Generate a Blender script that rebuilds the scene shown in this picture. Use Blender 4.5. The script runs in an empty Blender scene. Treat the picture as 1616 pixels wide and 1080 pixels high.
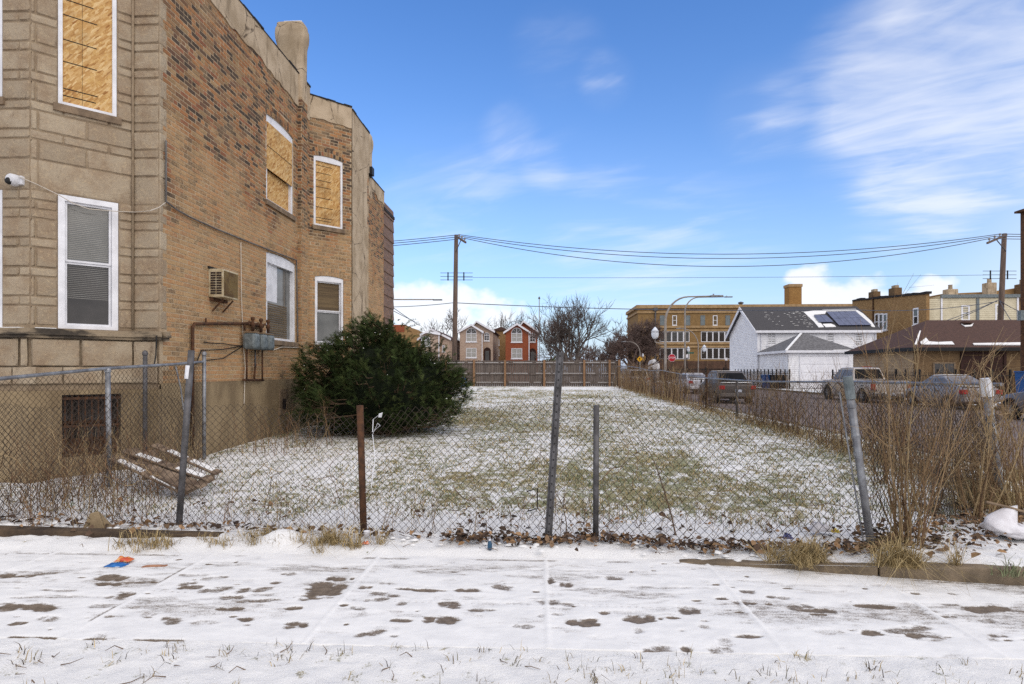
import bpy, bmesh, math, random
import numpy as np
from mathutils import Vector, Matrix

R = math.radians
random.seed(7)
rng = np.random.default_rng(11)
scene = bpy.context.scene
col = scene.collection

# ------------------------------------------------------------------ camera, sky, sun, exposure
FPX, U0, VH = 960.0, 808.0, 585.0          # focal length in photo pixels, optical axis, horizon row
YAW = math.atan(45.0 / FPX)
CZ = 1.6
cam_d = bpy.data.cameras.new('camera')
cam = bpy.data.objects.new('camera', cam_d)
col.objects.link(cam)
cam.location = (0, 0, CZ)
cam.rotation_euler = (R(90), 0, YAW)
cam_d.sensor_width = 36
cam_d.lens = 36 * FPX / 1616
cam_d.shift_y = (VH - 540) / 1616
cam_d.clip_start = 0.05
cam_d.clip_end = 5000
scene.camera = cam

SUN_EL, SUN_AZ = R(38), R(140)             # azimuth from +Y towards +X
w = bpy.data.worlds.new('World')
scene.world = w
w.use_nodes = True
nt = w.node_tree
nt.nodes.clear()
def wn(t, **k):
    n = nt.nodes.new(t)
    for a, b in k.items(): setattr(n, a, b)
    return n
wl = nt.links.new
sky = wn('ShaderNodeTexSky', sky_type='NISHITA', sun_disc=False)
sky.sun_elevation = SUN_EL
sky.sun_rotation = SUN_AZ
sky.air_density = 1.0
sky.dust_density = 0.25
sky.ozone_density = 2.2
hs = wn('ShaderNodeHueSaturation')
hs.inputs['Hue'].default_value = 0.510
hs.inputs['Saturation'].default_value = 1.27
hs.inputs['Value'].default_value = 1.47
wl(sky.outputs[0], hs.inputs['Color'])
tc = wn('ShaderNodeTexCoord')
sep = wn('ShaderNodeSeparateXYZ'); wl(tc.outputs['Generated'], sep.inputs[0])
def wm(op, a, b=None, c=None, clamp=False):
    n = wn('ShaderNodeMath', operation=op, use_clamp=clamp)
    for i, v in enumerate((a, b, c)):
        if v is None: continue
        if isinstance(v, (int, float)): n.inputs[i].default_value = v
        else: wl(v, n.inputs[i])
    return n.outputs[0]
def wramp(v, lo, hi):
    n = wn('ShaderNodeMapRange', interpolation_type='SMOOTHSTEP')
    wl(v, n.inputs[0]); n.inputs[1].default_value = lo; n.inputs[2].default_value = hi
    return n.outputs[0]
zz = wm('MAXIMUM', sep.outputs[2], 0.0)
den = wm('ADD', zz, 0.12)
cx = wm('DIVIDE', sep.outputs[0], den); cy = wm('DIVIDE', sep.outputs[1], den)
comb = wn('ShaderNodeCombineXYZ'); wl(cx, comb.inputs[0]); wl(cy, comb.inputs[1])
# thin streaky cirrus: noise drawn out along one heading, gathered in a few loose fields
def dirpix(u, v):
    xc, yc = (u - 808) / 960, (585 - v) / 960; c, s_ = math.cos(YAW), math.sin(YAW)
    return Vector((xc * c - s_, xc * s_ + c, yc)).normalized()
nv = wn('ShaderNodeVectorMath', operation='NORMALIZE'); wl(tc.outputs['Generated'], nv.inputs[0])
def field(u, v, r0, r1):
    d = wn('ShaderNodeVectorMath', operation='DOT_PRODUCT'); wl(nv.outputs[0], d.inputs[0]); d.inputs[1].default_value = dirpix(u, v)
    return wramp(d.outputs['Value'], math.cos(math.atan(r1 / 960)), math.cos(math.atan(r0 / 960)))
def wadd(*a):
    x = a[0]
    for b in a[1:]: x = wm('ADD', x, b)
    return x
def streak(rot, sx_, sy_, sc, loc, det=6, rough=.52, dist=.9):
    mr = wn('ShaderNodeMapping'); wl(comb.outputs[0], mr.inputs[0]); mr.inputs['Rotation'].default_value = (0, 0, R(rot))
    mp = wn('ShaderNodeMapping'); wl(mr.outputs[0], mp.inputs[0]); mp.inputs['Scale'].default_value = (sx_, sy_, 1); mp.inputs['Location'].default_value = loc
    n = wn('ShaderNodeTexNoise'); wl(mp.outputs[0], n.inputs['Vector']); n.inputs['Scale'].default_value = sc; n.inputs['Detail'].default_value = det
    n.inputs['Roughness'].default_value = rough; n.inputs['Distortion'].default_value = dist
    return n.outputs[0]
n1 = streak(18, 0.7, 1.5, 1.5, (3.1, 1.7, 0)); n2 = streak(0, 1, 1, 0.5, (-0.6, 4.2, 0), 2); nb = streak(34, .8, 2.0, 3.0, (7, 2, 0), 6, .55, 1.2)
fields = wadd(wm('MULTIPLY', field(1190, 178, 5, 75), 0.55), wm('MULTIPLY', field(1290, 160, 6, 95), 0.5), wm('MULTIPLY', field(1390, 115, 8, 120), 0.5), wm('MULTIPLY', field(1500, 75, 10, 140), 0.55), wm('MULTIPLY', field(1600, 40, 10, 150), 0.45), wm('MULTIPLY', field(1570, 165, 9, 130), 0.65), wm('MULTIPLY', field(1480, 235, 9, 130), 0.55), wm('MULTIPLY', field(1590, 260, 10, 140), 0.55), wm('MULTIPLY', field(1370, 250, 6, 90), 0.4), wm('MULTIPLY', field(1420, 345, 6, 90), 0.4), wm('MULTIPLY', field(955, 127, 3, 48), 0.6), wm('MULTIPLY', field(805, 208, 3, 55), 0.4), wm('MULTIPLY', field(860, 262, 3, 45), 0.3), wm('MULTIPLY', field(880, 85, 5, 80), 0.22), wm('MULTIPLY', field(700, 320, 10, 150), 0.32), wm('MULTIPLY', field(850, 350, 12, 190), 0.28), wm('MULTIPLY', field(1000, 390, 11, 190), 0.34), wm('MULTIPLY', field(1130, 430, 12, 190), 0.3))
fields = wm('MINIMUM', fields, 1.0)
fields = wm('MAXIMUM', fields, wm('MULTIPLY', wramp(n2, .45, .66), wm('SUBTRACT', 1.0, field(850, 200, 500, 1000))))
mixn = wm('ADD', wm('MULTIPLY', n1, .72), wm('MULTIPLY', nb, .28))
cir = wm('MULTIPLY', wramp(wm('ADD', mixn, wm('MULTIPLY', fields, .16)), 0.48, 0.80), wm('MINIMUM', fields, 1.0))
veil = wm('MULTIPLY', wm('SUBTRACT', 1.0, field(850, 230, 520, 1150)), .86)     # thin overcast over the rest of the sky, which is why nothing casts a shadow
cir = wadd(wm('MULTIPLY', cir, 0.60), wm('MULTIPLY', fields, .05))
cir = wm('MAXIMUM', cir, veil, clamp=True)
# low banks of cumulus near the horizon all round
mp3 = wn('ShaderNodeMapping'); wl(nv.outputs[0], mp3.inputs[0])
mp3.inputs['Scale'].default_value = (1, 1, 1.5); mp3.inputs['Location'].default_value = (0.37, 0.1, 0.2)
n3 = wn('ShaderNodeTexNoise'); wl(mp3.outputs[0], n3.inputs['Vector'])
n3.inputs['Scale'].default_value = 11; n3.inputs['Detail'].default_value = 7; n3.inputs['Roughness'].default_value = 0.5
lift = wm('MULTIPLY', wramp(zz, .10, .21), .5)
bank = wadd(wm('MULTIPLY', field(655, 470, 20, 100), .26), wm('MULTIPLY', field(745, 495, 20, 110), .23), wm('MULTIPLY', field(1305, 455, 20, 95), .25), wm('MULTIPLY', field(1430, 470, 10, 80), .16), wm('MULTIPLY', wm('SUBTRACT', 1.0, field(850, 200, 800, 1000)), .1))
cum = wramp(wm('SUBTRACT', wm('ADD', n3.outputs[0], bank), lift), 0.60, 0.76)
haze = wm('MULTIPLY', wm('POWER', wm('SUBTRACT', 1.0, zz, clamp=True), 5.5), 0.95)
cl = wm('MAXIMUM', cir, wm('MULTIPLY', cum, 0.85))
mixh = wn('ShaderNodeMix', data_type='RGBA'); wl(haze, mixh.inputs[0])
wl(hs.outputs[0], mixh.inputs[6]); mixh.inputs[7].default_value = (2.9, 3.75, 5.6, 1)
mixc = wn('ShaderNodeMix', data_type='RGBA'); wl(cl, mixc.inputs[0])
wl(mixh.outputs[2], mixc.inputs[6]); mixc.inputs[7].default_value = (7.0, 7.05, 7.3, 1)
bg = wn('ShaderNodeBackground'); bg.inputs[1].default_value = 0.085
wl(mixc.outputs[2], bg.inputs[0])
out = wn('ShaderNodeOutputWorld'); wl(bg.outputs[0], out.inputs[0])

sd = bpy.data.lights.new('sun', 'SUN'); sd.energy = 0.75; sd.angle = R(58); sd.color = (1.0, 0.88, 0.74)
sun = bpy.data.objects.new('sun', sd); col.objects.link(sun)
sdir = Vector((math.sin(SUN_AZ) * math.cos(SUN_EL), math.cos(SUN_AZ) * math.cos(SUN_EL), math.sin(SUN_EL)))
sun.rotation_euler = (-sdir).to_track_quat('-Z', 'Y').to_euler()
sun.location = sdir * 60

vs = scene.view_settings
vs.view_transform = 'Standard'; vs.look = 'None'; vs.gamma = 1; vs.use_curve_mapping = False
vs.exposure = 0.84
scene.render.engine = 'CYCLES'
scene.cycles.use_denoising = False
scene.cycles.max_bounces = 6
scene.cycles.transparent_max_bounces = 8

# ------------------------------------------------------------------ helpers: places
CT, ST = math.cos(YAW), math.sin(YAW)
CAM = Vector((0, 0, CZ))
def ray(u, v):
    xc, yc = (u - U0) / FPX, -(v - VH) / FPX
    return Vector((xc * CT - ST, xc * ST + CT, yc))
def on_z(u, v, z=0.0):
    d = ray(u, v); return CAM + d * ((z - CZ) / d.z)
def on_y(u, v, y):
    d = ray(u, v); return CAM + d * (y / d.y)
def on_x(u, v, x):
    d = ray(u, v); return CAM + d * (x / d.x)
def on_plane(u, v, p, n):
    d = ray(u, v); return CAM + d * ((Vector(p) - CAM).dot(n) / d.dot(n))
def deep(u, v, zc):
    return CAM + ray(u, v) * zc

def vnoise(x, y, seed=0):
    x = np.asarray(x, float); y = np.asarray(y, float)
    xi = np.floor(x).astype(np.int64); yi = np.floor(y).astype(np.int64)
    fx = x - xi; fy = y - yi
    fx = fx * fx * (3 - 2 * fx); fy = fy * fy * (3 - 2 * fy)
    def h(a, b):
        n = (a * 374761393 + b * 668265263 + seed * 982451653) & 0x7fffffff
        n = ((n ^ (n >> 13)) * 1274126177) & 0x7fffffff
        return ((n ^ (n >> 16)) & 0xffff) / 65535.0
    return (h(xi, yi) * (1 - fx) + h(xi + 1, yi) * fx) * (1 - fy) + (h(xi, yi + 1) * (1 - fx) + h(xi + 1, yi + 1) * fx) * fy
def fbm(x, y, seed=0, octv=4, gain=0.5):
    s = 0; a = 1; t = 0
    for i in range(octv):
        s = s + a * vnoise(np.asarray(x) * 2 ** i, np.asarray(y) * 2 ** i, seed + i * 17); t += a; a *= gain
    return s / t
def sstep(a, b, x):
    t = np.clip((np.asarray(x, float) - a) / (b - a), 0, 1); return t * t * (3 - 2 * t)

# ground of the lot: rises gently to the back, drops to the street on the right
EDGE_X = [-12, 1.2, 1.39, 2.62, 3.58, 6.0, 9]
EDGE_Y = [5.12, 5.12, 5.07, 4.81, 4.67, 4.35, 4.0]
def edge_y(x): return np.interp(x, EDGE_X, EDGE_Y)
def lot_z(x, y):
    x = np.asarray(x, float); y = np.asarray(y, float)
    b = np.interp(y, [5.0, 5.7, 6.5, 8, 10, 14, 42, 60], [0.015, 0.035, 0.07, 0.15, 0.22, 0.28, 0.5, 0.5])
    rise = np.interp(x, [1.15, 1.9, 2.6, 3.6], [0, .045, .09, .11]) * (1 - sstep(5.6, 7.5, y))
    b = np.maximum(b, rise + 0.0 * b)
    t = sstep(5.6, 7.8, x)
    return b * (1 - t) + (-0.08) * t
def gz(x, y): return float(lot_z(x, y))

# ------------------------------------------------------------------ helpers: meshes
class Fr:
    """a wall's own frame: a along it, b up, n out of it"""
    def __init__(s, o, u): s.o = Vector(o); s.u = Vector(u).normalized(); s.n = Vector((s.u.y, -s.u.x, 0))
    def pt(s, a, b, n=0.0): return s.o + s.u * a + Vector((0, 0, b)) + s.n * n
    def px(s, u, v, n=0.0):
        p = on_plane(u, v, s.o + s.n * n, s.n) - s.o
        return p.dot(s.u), p.z
    def a(s, u, v=585, n=0.0): return s.px(u, v, n)[0]

class MB:
    def __init__(s): s.v = []; s.f = []; s.c = []; s.cur = None
    def add(s, vs, fs):
        k = len(s.v); s.v.extend([tuple(p) for p in vs]); s.f.extend([tuple(i + k for i in f) for f in fs])
        if s.cur is not None: s.c.extend([s.cur] * len(vs))
        return s
    BOXF = ((0, 3, 2, 1), (4, 5, 6, 7), (0, 1, 5, 4), (1, 2, 6, 5), (2, 3, 7, 6), (3, 0, 4, 7))
    def box(s, x0, x1, y0, y1, z0, z1):
        return s.add([(x0, y0, z0), (x1, y0, z0), (x1, y1, z0), (x0, y1, z0), (x0, y0, z1), (x1, y0, z1), (x1, y1, z1), (x0, y1, z1)], s.BOXF)
    def fbox(s, F, a0, a1, b0, b1, n0, n1):
        return s.add([F.pt(a0, b0, n0), F.pt(a1, b0, n0), F.pt(a1, b1, n0), F.pt(a0, b1, n0), F.pt(a0, b0, n1), F.pt(a1, b0, n1), F.pt(a1, b1, n1), F.pt(a0, b1, n1)], s.BOXF)
    def bar(s, p, q, w, h=None, up=(0, 0, 1)):
        p, q = Vector(p), Vector(q); h = h or w; d = (q - p).normalized(); up = Vector(up)
        if abs(d.dot(up)) > .98: up = Vector((0, 1, 0))
        x = d.cross(up).normalized() * w / 2; y = x.cross(d).normalized() * h / 2
        return s.add([p - x - y, p + x - y, q + x - y, q - x - y, p - x + y, p + x + y, q + x + y, q - x + y], s.BOXF)
    def poly(s, pts): return s.add(pts, [tuple(range(len(pts)))])
    def prism(s, pts, d):
        """closed polygon swept by vector d"""
        n = len(pts); d = Vector(d); a = [Vector(p) for p in pts]
        return s.add(a + [p + d for p in a], [tuple(range(n))[::-1], tuple(range(n, 2 * n))] + [(i, (i + 1) % n, n + (i + 1) % n, n + i) for i in range(n)])
    def tube(s, pts, r, n=6, cap=True):
        pts = [Vector(p) for p in pts]; m = len(pts)
        rs = r if isinstance(r, (list, tuple)) else [r] * m
        vs = []; x = None
        for i, p in enumerate(pts):
            d = (pts[min(i + 1, m - 1)] - pts[max(i - 1, 0)])
            if d.length < 1e-9: d = Vector((0, 0, 1))
            d.normalize()
            if x is None:
                x = d.orthogonal().normalized()
            else:
                x = x - d * x.dot(d)
                x = x.normalized() if x.length > 1e-6 else d.orthogonal().normalized()
            y = d.cross(x)
            for k in range(n):
                a = 2 * math.pi * k / n
                vs.append(p + (x * math.cos(a) + y * math.sin(a)) * rs[i])
        fs = [(i * n + k, i * n + (k + 1) % n, (i + 1) * n + (k + 1) % n, (i + 1) * n + k) for i in range(m - 1) for k in range(n)]
        if cap: fs += [tuple(range(n))[::-1], tuple(range((m - 1) * n, m * n))]
        return s.add(vs, fs)
    def lathe(s, c, prof, n=16, axis='Z'):
        c = Vector(c); vs = []
        for r_, h in prof:
            for k in range(n):
                a = 2 * math.pi * k / n; q = (r_ * math.cos(a), r_ * math.sin(a), h)
                if axis == 'X': q = (q[2], q[0], q[1])
                elif axis == 'Y': q = (q[0], q[2], q[1])
                vs.append(c + Vector(q))
        m = len(prof)
        fs = [(i * n + k, i * n + (k + 1) % n, (i + 1) * n + (k + 1) % n, (i + 1) * n + k) for i in range(m - 1) for k in range(n)]
        fs += [tuple(range(n))[::-1], tuple(range((m - 1) * n, m * n))]
        return s.add(vs, fs)
    def mesh(s, name, org=(0, 0, 0), smooth=False, fixn=True):
        me = bpy.data.meshes.new(name); o = Vector(org)
        me.from_pydata([Vector(p) - o for p in s.v], [], s.f)
        if s.c and len(s.c) == len(s.v):
            at = me.color_attributes.new('tint', 'FLOAT_COLOR', 'POINT')
            at.data.foreach_set('color', np.array([(*c[:3], 1.0) for c in s.c], np.float32).ravel())
        if fixn:
            bm = bmesh.new(); bm.from_mesh(me); bmesh.ops.recalc_face_normals(bm, faces=bm.faces); bm.to_mesh(me); bm.free()
        if smooth: me.polygons.foreach_set('use_smooth', [True] * len(me.polygons))
        return me

def np_mesh(name, verts, faces, tint=None, smooth=False, attr=None):
    verts = np.asarray(verts, np.float32).reshape(-1, 3); faces = np.asarray(faces, np.int32)
    me = bpy.data.meshes.new(name); k = faces.shape[1]; m = len(faces)
    me.vertices.add(len(verts)); me.vertices.foreach_set('co', verts.ravel())
    me.loops.add(m * k); me.loops.foreach_set('vertex_index', faces.ravel())
    me.polygons.add(m); me.polygons.foreach_set('loop_start', np.arange(0, m * k, k, dtype=np.int32))
    me.update(calc_edges=True)
    if smooth: me.polygons.foreach_set('use_smooth', np.ones(m, bool))
    if tint is not None:
        at = me.color_attributes.new('tint', 'FLOAT_COLOR', 'POINT')
        c = np.ones((len(verts), 4), np.float32); c[:, :3] = np.asarray(tint).reshape(-1, 3)
        at.data.foreach_set('color', c.ravel())
    for nm, arr in (attr or {}).items():
        at = me.attributes.new(nm, 'FLOAT', 'POINT'); at.data.foreach_set('value', np.asarray(arr, np.float32).ravel())
    me.validate()
    return me

def link(name, me, mat=None, parent=None):
    o = bpy.data.objects.new(name, me); col.objects.link(o)
    if mat is not None: me.materials.clear(); me.materials.append(mat)
    if parent is not None: o.parent = parent
    return o
def tag(o, label=None, cat=None, group=None, kind=None):
    if label: o['label'] = label
    if cat: o['category'] = cat
    if group: o['group'] = group
    if kind: o['kind'] = kind
    return o
def thing(name, label, cat, loc=(0, 0, 0), rz=0.0, group=None):
    o = bpy.data.objects.new(name, None); col.objects.link(o)
    o.empty_display_size = 0.2; o.location = loc; o.rotation_euler = (0, 0, rz)
    return tag(o, label, cat, group)
def part(t, name, mb, mat, sub=None, smooth=False, label=None, kind=None, local=False, bevel=0, seg=2):
    """mesh part under thing t (or under its part sub); world coordinates unless local"""
    root = t
    me = mb.mesh(name, (0, 0, 0) if local else root.location, smooth)
    o = link(name, me, mat, sub or root)
    if bevel:
        m = o.modifiers.new('bevel', 'BEVEL'); m.width = bevel; m.segments = seg; m.limit_method = 'ANGLE'; m.angle_limit = R(35)
    if label: o['label'] = label
    if kind: o['kind'] = kind
    return o
def solo(name, mb, mat, label, cat, group=None, smooth=False, origin=None, bevel=0):
    """a thing that is one mesh"""
    vs_ = np.array(mb.v); org = origin or Vector(((vs_[:, 0].min() + vs_[:, 0].max()) / 2, (vs_[:, 1].min() + vs_[:, 1].max()) / 2, vs_[:, 2].min()))
    o = link(name, mb.mesh(name, org, smooth), mat); o.location = org
    if bevel:
        m = o.modifiers.new('bevel', 'BEVEL'); m.width = bevel; m.segments = 2; m.limit_method = 'ANGLE'; m.angle_limit = R(35)
    return tag(o, label, cat, group)
def setting(name, mb_or_me, mat, smooth=False):
    me = mb_or_me if isinstance(mb_or_me, bpy.types.Mesh) else mb_or_me.mesh(name, (0, 0, 0), smooth)
    o = link(name, me, mat); o['kind'] = 'structure'; return o
def copy_tree(o, parent=None):
    c = o.copy(); col.objects.link(c)
    if parent: c.parent = parent
    for ch in [x for x in bpy.data.objects if x.parent is o]: copy_tree(ch, c)
    return c

# ------------------------------------------------------------------ materials
def srgb(r, g, b):
    f = lambda c: (c / 255 / 12.92) if c / 255 <= 0.04045 else ((c / 255 + 0.055) / 1.055) ** 2.4
    return (f(r), f(g), f(b))
class NT:
    def __init__(s, name):
        s.m = bpy.data.materials.new(name); s.m.use_nodes = True; s.t = s.m.node_tree; s.t.nodes.clear()
        s.o = s.n('ShaderNodeOutputMaterial'); s.b = s.n('ShaderNodeBsdfPrincipled'); s.l(s.b.outputs[0], s.o.inputs[0])
        s.tc = s.n('ShaderNodeTexCoord')
    def n(s, t, **k):
        x = s.t.nodes.new(t)
        for a, b in k.items(): setattr(x, a, b)
        return x
    def l(s, a, b): s.t.links.new(a, b)
    def put(s, sock, v):
        if isinstance(v, bpy.types.NodeSocket): s.l(v, sock)
        elif isinstance(v, tuple) and len(v) == 3: sock.default_value = (*v, 1)
        else: sock.default_value = v
    def noise(s, scale, detail=4, rough=.55, vec=None, stretch=None, dist=0):
        v = vec or s.tc.outputs['Object']
        if stretch:
            mp = s.n('ShaderNodeMapping'); s.l(v, mp.inputs[0]); mp.inputs['Scale'].default_value = stretch; v = mp.outputs[0]
        x = s.n('ShaderNodeTexNoise'); s.l(v, x.inputs['Vector'])
        x.inputs['Scale'].default_value = scale; x.inputs['Detail'].default_value = detail; x.inputs['Roughness'].default_value = rough
        x.inputs['Distortion'].default_value = dist
        return x.outputs[0]
    def rmp(s, v, lo, hi, a=0.0, b=1.0):
        x = s.n('ShaderNodeMapRange', interpolation_type='SMOOTHSTEP'); s.l(v, x.inputs[0])
        for i, q in enumerate((lo, hi, a, b)): x.inputs[i + 1].default_value = q
        return x.outputs[0]
    def mix(s, f, a, b, blend='MIX'):
        x = s.n('ShaderNodeMix', data_type='RGBA', blend_type=blend); s.put(x.inputs[0], f); s.put(x.inputs[6], a); s.put(x.inputs[7], b); return x.outputs[2]
    def math(s, op, a, b=0.0, clamp=False):
        x = s.n('ShaderNodeMath', operation=op, use_clamp=clamp); s.put(x.inputs[0], a); s.put(x.inputs[1], b); return x.outputs[0]
    def attr(s, nm, fac=False):
        x = s.n('ShaderNodeAttribute', attribute_name=nm); return x.outputs['Fac'] if fac else x.outputs['Color']
    def bump(s, h, strength=.3, dist=.01):
        x = s.n('ShaderNodeBump'); s.l(h, x.inputs['Height']); x.inputs['Strength'].default_value = strength; x.inputs['Distance'].default_value = dist
        s.l(x.outputs[0], s.b.inputs['Normal'])
    def done(s, color, rough=.8, metal=0.0, spec=.3):
        s.put(s.b.inputs['Base Color'], color); s.put(s.b.inputs['Roughness'], rough); s.b.inputs['Metallic'].default_value = metal
        s.b.inputs['Specular IOR Level'].default_value = spec
        return s.m
def plain(name, c1, c2=None, scale=6, rough=.8, metal=0.0, bump=0, bscale=40, spec=.3, stretch=None, lo=.35, hi=.65, dist=.01, speck=.18):
    k = NT(name); c2 = c2 or tuple(x * .8 for x in c1)
    f = k.rmp(k.noise(scale, 5, .6, stretch=stretch), lo, hi)
    g = k.noise(scale * 7, 3)
    c = k.mix(f, c1, c2); c = k.mix(k.rmp(g, .3, .7, 0, speck), c, tuple(x * .6 for x in c1))
    if bump: k.bump(k.noise(bscale, 4, .6), bump, dist)
    return k.done(c, rough, metal, spec)
def glassy(name, c, rough=.06, spec=.6):
    k = NT(name); return k.done(k.mix(k.rmp(k.noise(2.5, 2), .3, .7), c, tuple(x * 1.5 + .004 for x in c)), rough, 0, spec)

M = {}
# masonry
def brick_mat():
    k = NT('common_brick')
    pos = k.n('ShaderNodeNewGeometry').outputs['Position']
    z = k.n('ShaderNodeSeparateXYZ'); k.l(pos, z.inputs[0])
    c = k.attr('tint')
    f = k.noise(55, 4, .7, vec=pos); c = k.mix(k.rmp(f, .3, .75, 0, .45), c, srgb(60, 47, 38))
    # mortar smeared over the lower wall, thinning out towards the top
    sm = k.noise(1.1, 6, .62, vec=pos)
    hgt = k.rmp(z.outputs[2], 3.4, 6.8, .20, -.10)
    m = k.rmp(k.math('ADD', sm, hgt), .46, .66)
    fine = k.rmp(k.noise(38, 4, .7, vec=pos), .36, .6, .25, 1)
    c = k.mix(k.math('MULTIPLY', k.math('MULTIPLY', m, fine), .72), c, srgb(186, 154, 114))
    drip = k.rmp(k.noise(1.6, 5, .6, vec=pos, stretch=(2.5, 2.5, .25)),   .56, .76, 0, .42)
    c = k.mix(drip, c, srgb(104, 84, 66))
    pt = k.rmp(k.noise(.7, 5, .6, vec=pos), .54, .66, 0, .34); c = k.mix(pt, c, srgb(176, 150, 116))      # repointed patches
    k.bump(k.noise(90, 4, .65, vec=pos), .5, .006)
    return k.done(c, .9, 0, .15)
M['brick'] = brick_mat()
M['mortar'] = plain('mortar', srgb(186, 166, 138), srgb(160, 138, 110), 2.5, .95, bump=.4, bscale=60)
M['stone'] = None
def stone_mat():
    k = NT('limestone')
    pos = k.n('ShaderNodeNewGeometry').outputs['Position']
    oi = k.n('ShaderNodeObjectInfo').outputs['Random']
    base = k.mix(oi, srgb(176, 161, 139), srgb(154, 139, 119))
    c = k.mix(k.rmp(k.noise(3, 6, .62, vec=pos), .38, .7), base, srgb(148, 128, 106))
    c = k.mix(k.rmp(k.noise(7, 5, .7, vec=pos, stretch=(1, 1, .4)), .58, .75, 0, .7), c, srgb(104, 88, 74))
    c = k.mix(k.rmp(k.noise(26, 4, .7, vec=pos), .5, .72, 0, .4), c, srgb(205, 182, 145))
    k.bump(k.noise(24, 6, .7, vec=pos), .75, .02)
    return k.done(c, .92, 0, .15)
M['stone'] = stone_mat()
M['stone_joint'] = plain('stone_joint', srgb(156, 138, 114), srgb(132, 114, 94), 5, .95, bump=.3)
M['ledge'] = plain('weathered_ledge', srgb(150, 134, 112), srgb(62, 56, 50), 2.2, .9, bump=.4, stretch=(1, 1, 3), lo=.42, hi=.6)
M['found'] = plain('foundation_render', srgb(152, 133, 104), srgb(118, 101, 78), 1.8, .95, bump=.5, bscale=30, stretch=(1, 1, .5))
def plaster_mat():
    k = NT('cracked_plaster')
    pos = k.n('ShaderNodeNewGeometry').outputs['Position']
    c = k.mix(k.rmp(k.noise(1.7, 6, .6, vec=pos), .36, .68), srgb(188, 170, 146), srgb(158, 140, 116))
    c = k.mix(k.rmp(k.noise(2.4, 6, .65, vec=pos, stretch=(2, 2, .35)), .52, .72, 0, .8), c, srgb(98, 84, 68))
    wv = k.n('ShaderNodeTexVoronoi', feature='DISTANCE_TO_EDGE'); k.l(pos, wv.inputs['Vector']); wv.inputs['Scale'].default_value = 1.3
    cr = k.rmp(k.math('ADD', wv.outputs['Distance'], k.math('MULTIPLY', k.noise(9, 3, .6, vec=pos), .06)), .028, .045, .8, 0)
    c = k.mix(cr, c, srgb(70, 58, 48))
    k.bump(k.noise(22, 6, .65, vec=pos), .45, .012)
    return k.done(c, .95, 0, .12)
M['plaster'] = plaster_mat()
M['tar'] = plain('roof_edge_tar', srgb(48, 44, 42), srgb(30, 28, 28), 8, .8)
M['siding_brown'] = plain('brown_siding', srgb(128, 100, 82), srgb(104, 82, 68), 2, .7, stretch=(1, 1, 6))
M['white_frame'] = plain('white_window_paint', srgb(232, 232, 236), srgb(212, 212, 216), 4, .45, speck=.03)
M['sill'] = plain('stone_sill', srgb(140, 120, 98), srgb(108, 92, 76), 6, .9, bump=.3)
M['pane_dark'] = glassy('dark_window_glass', srgb(52, 48, 46), .05, .5)
M['pane_grey'] = glassy('grey_window_glass', srgb(92, 92, 90), .06, .5)
M['blind'] = plain('window_blind', srgb(150, 148, 142), srgb(128, 126, 120), 5, .6)
M['blind_slat'] = plain('blind_slat', srgb(176, 174, 168), srgb(150, 148, 142), 5, .55)
M['curtain'] = plain('brown_blind', srgb(116, 98, 72), srgb(86, 72, 54), 3, .8, stretch=(.3, .3, 8))
def osb_mat():
    k = NT('strand_board')
    g = k.n('ShaderNodeNewGeometry').outputs['Position']; se = k.n('ShaderNodeSeparateXYZ'); k.l(g, se.inputs[0])
    cb = k.n('ShaderNodeCombineXYZ'); k.l(k.math('MULTIPLY', k.math('ADD', se.outputs[1], se.outputs[0]), .8), cb.inputs[0]); k.l(se.outputs[2], cb.inputs[1]); k.l(se.outputs[0], cb.inputs[2])
    wp = k.n('ShaderNodeTexNoise'); k.l(cb.outputs[0], wp.inputs['Vector']); wp.inputs['Scale'].default_value = 6
    def strands(rot, sc, st=4.5):
        mr = k.n('ShaderNodeMapping'); k.l(cb.outputs[0], mr.inputs[0]); mr.inputs['Rotation'].default_value = (0, 0, R(rot)); mp = k.n('ShaderNodeMapping'); k.l(mr.outputs[0], mp.inputs[0]); mp.inputs['Scale'].default_value = (sc, sc * st, 1)
        x = k.n('ShaderNodeTexVoronoi', voronoi_dimensions='2D'); k.l(mp.outputs[0], x.inputs['Vector']); x.inputs['Scale'].default_value = 1.0
        q = k.n('ShaderNodeSeparateColor'); k.l(x.outputs['Color'], q.inputs[0]); return q
    A = [strands(r_, s_) for r_, s_ in ((20, 9), (75, 10), (-40, 9), (130, 12))]
    c = k.mix(k.rmp(A[0].outputs[0], .1, .9), srgb(204, 166, 106), srgb(182, 140, 84))
    pal = (srgb(214, 180, 126), srgb(168, 122, 70), srgb(222, 192, 142))
    for i in (1, 2, 3): c = k.mix(k.rmp(A[i].outputs[1], .55, .62, 0, .85), c, k.mix(A[i].outputs[2], pal[i - 1], srgb(188, 146, 90)))
    c = k.mix(k.rmp(A[3].outputs[0], .93, .97, 0, .8), c, srgb(142, 92, 46))
    c = k.mix(k.rmp(k.noise(1.7, 5, .6, vec=g), .46, .72, 0, .5), c, srgb(120, 92, 62))
    k.bump(A[2].outputs[0], .25, .003)
    return k.done(c, .75, 0, .2)
M['osb'] = osb_mat()
M['black_line'] = plain('black_print', srgb(40, 34, 28), None, 6, .8)
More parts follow.
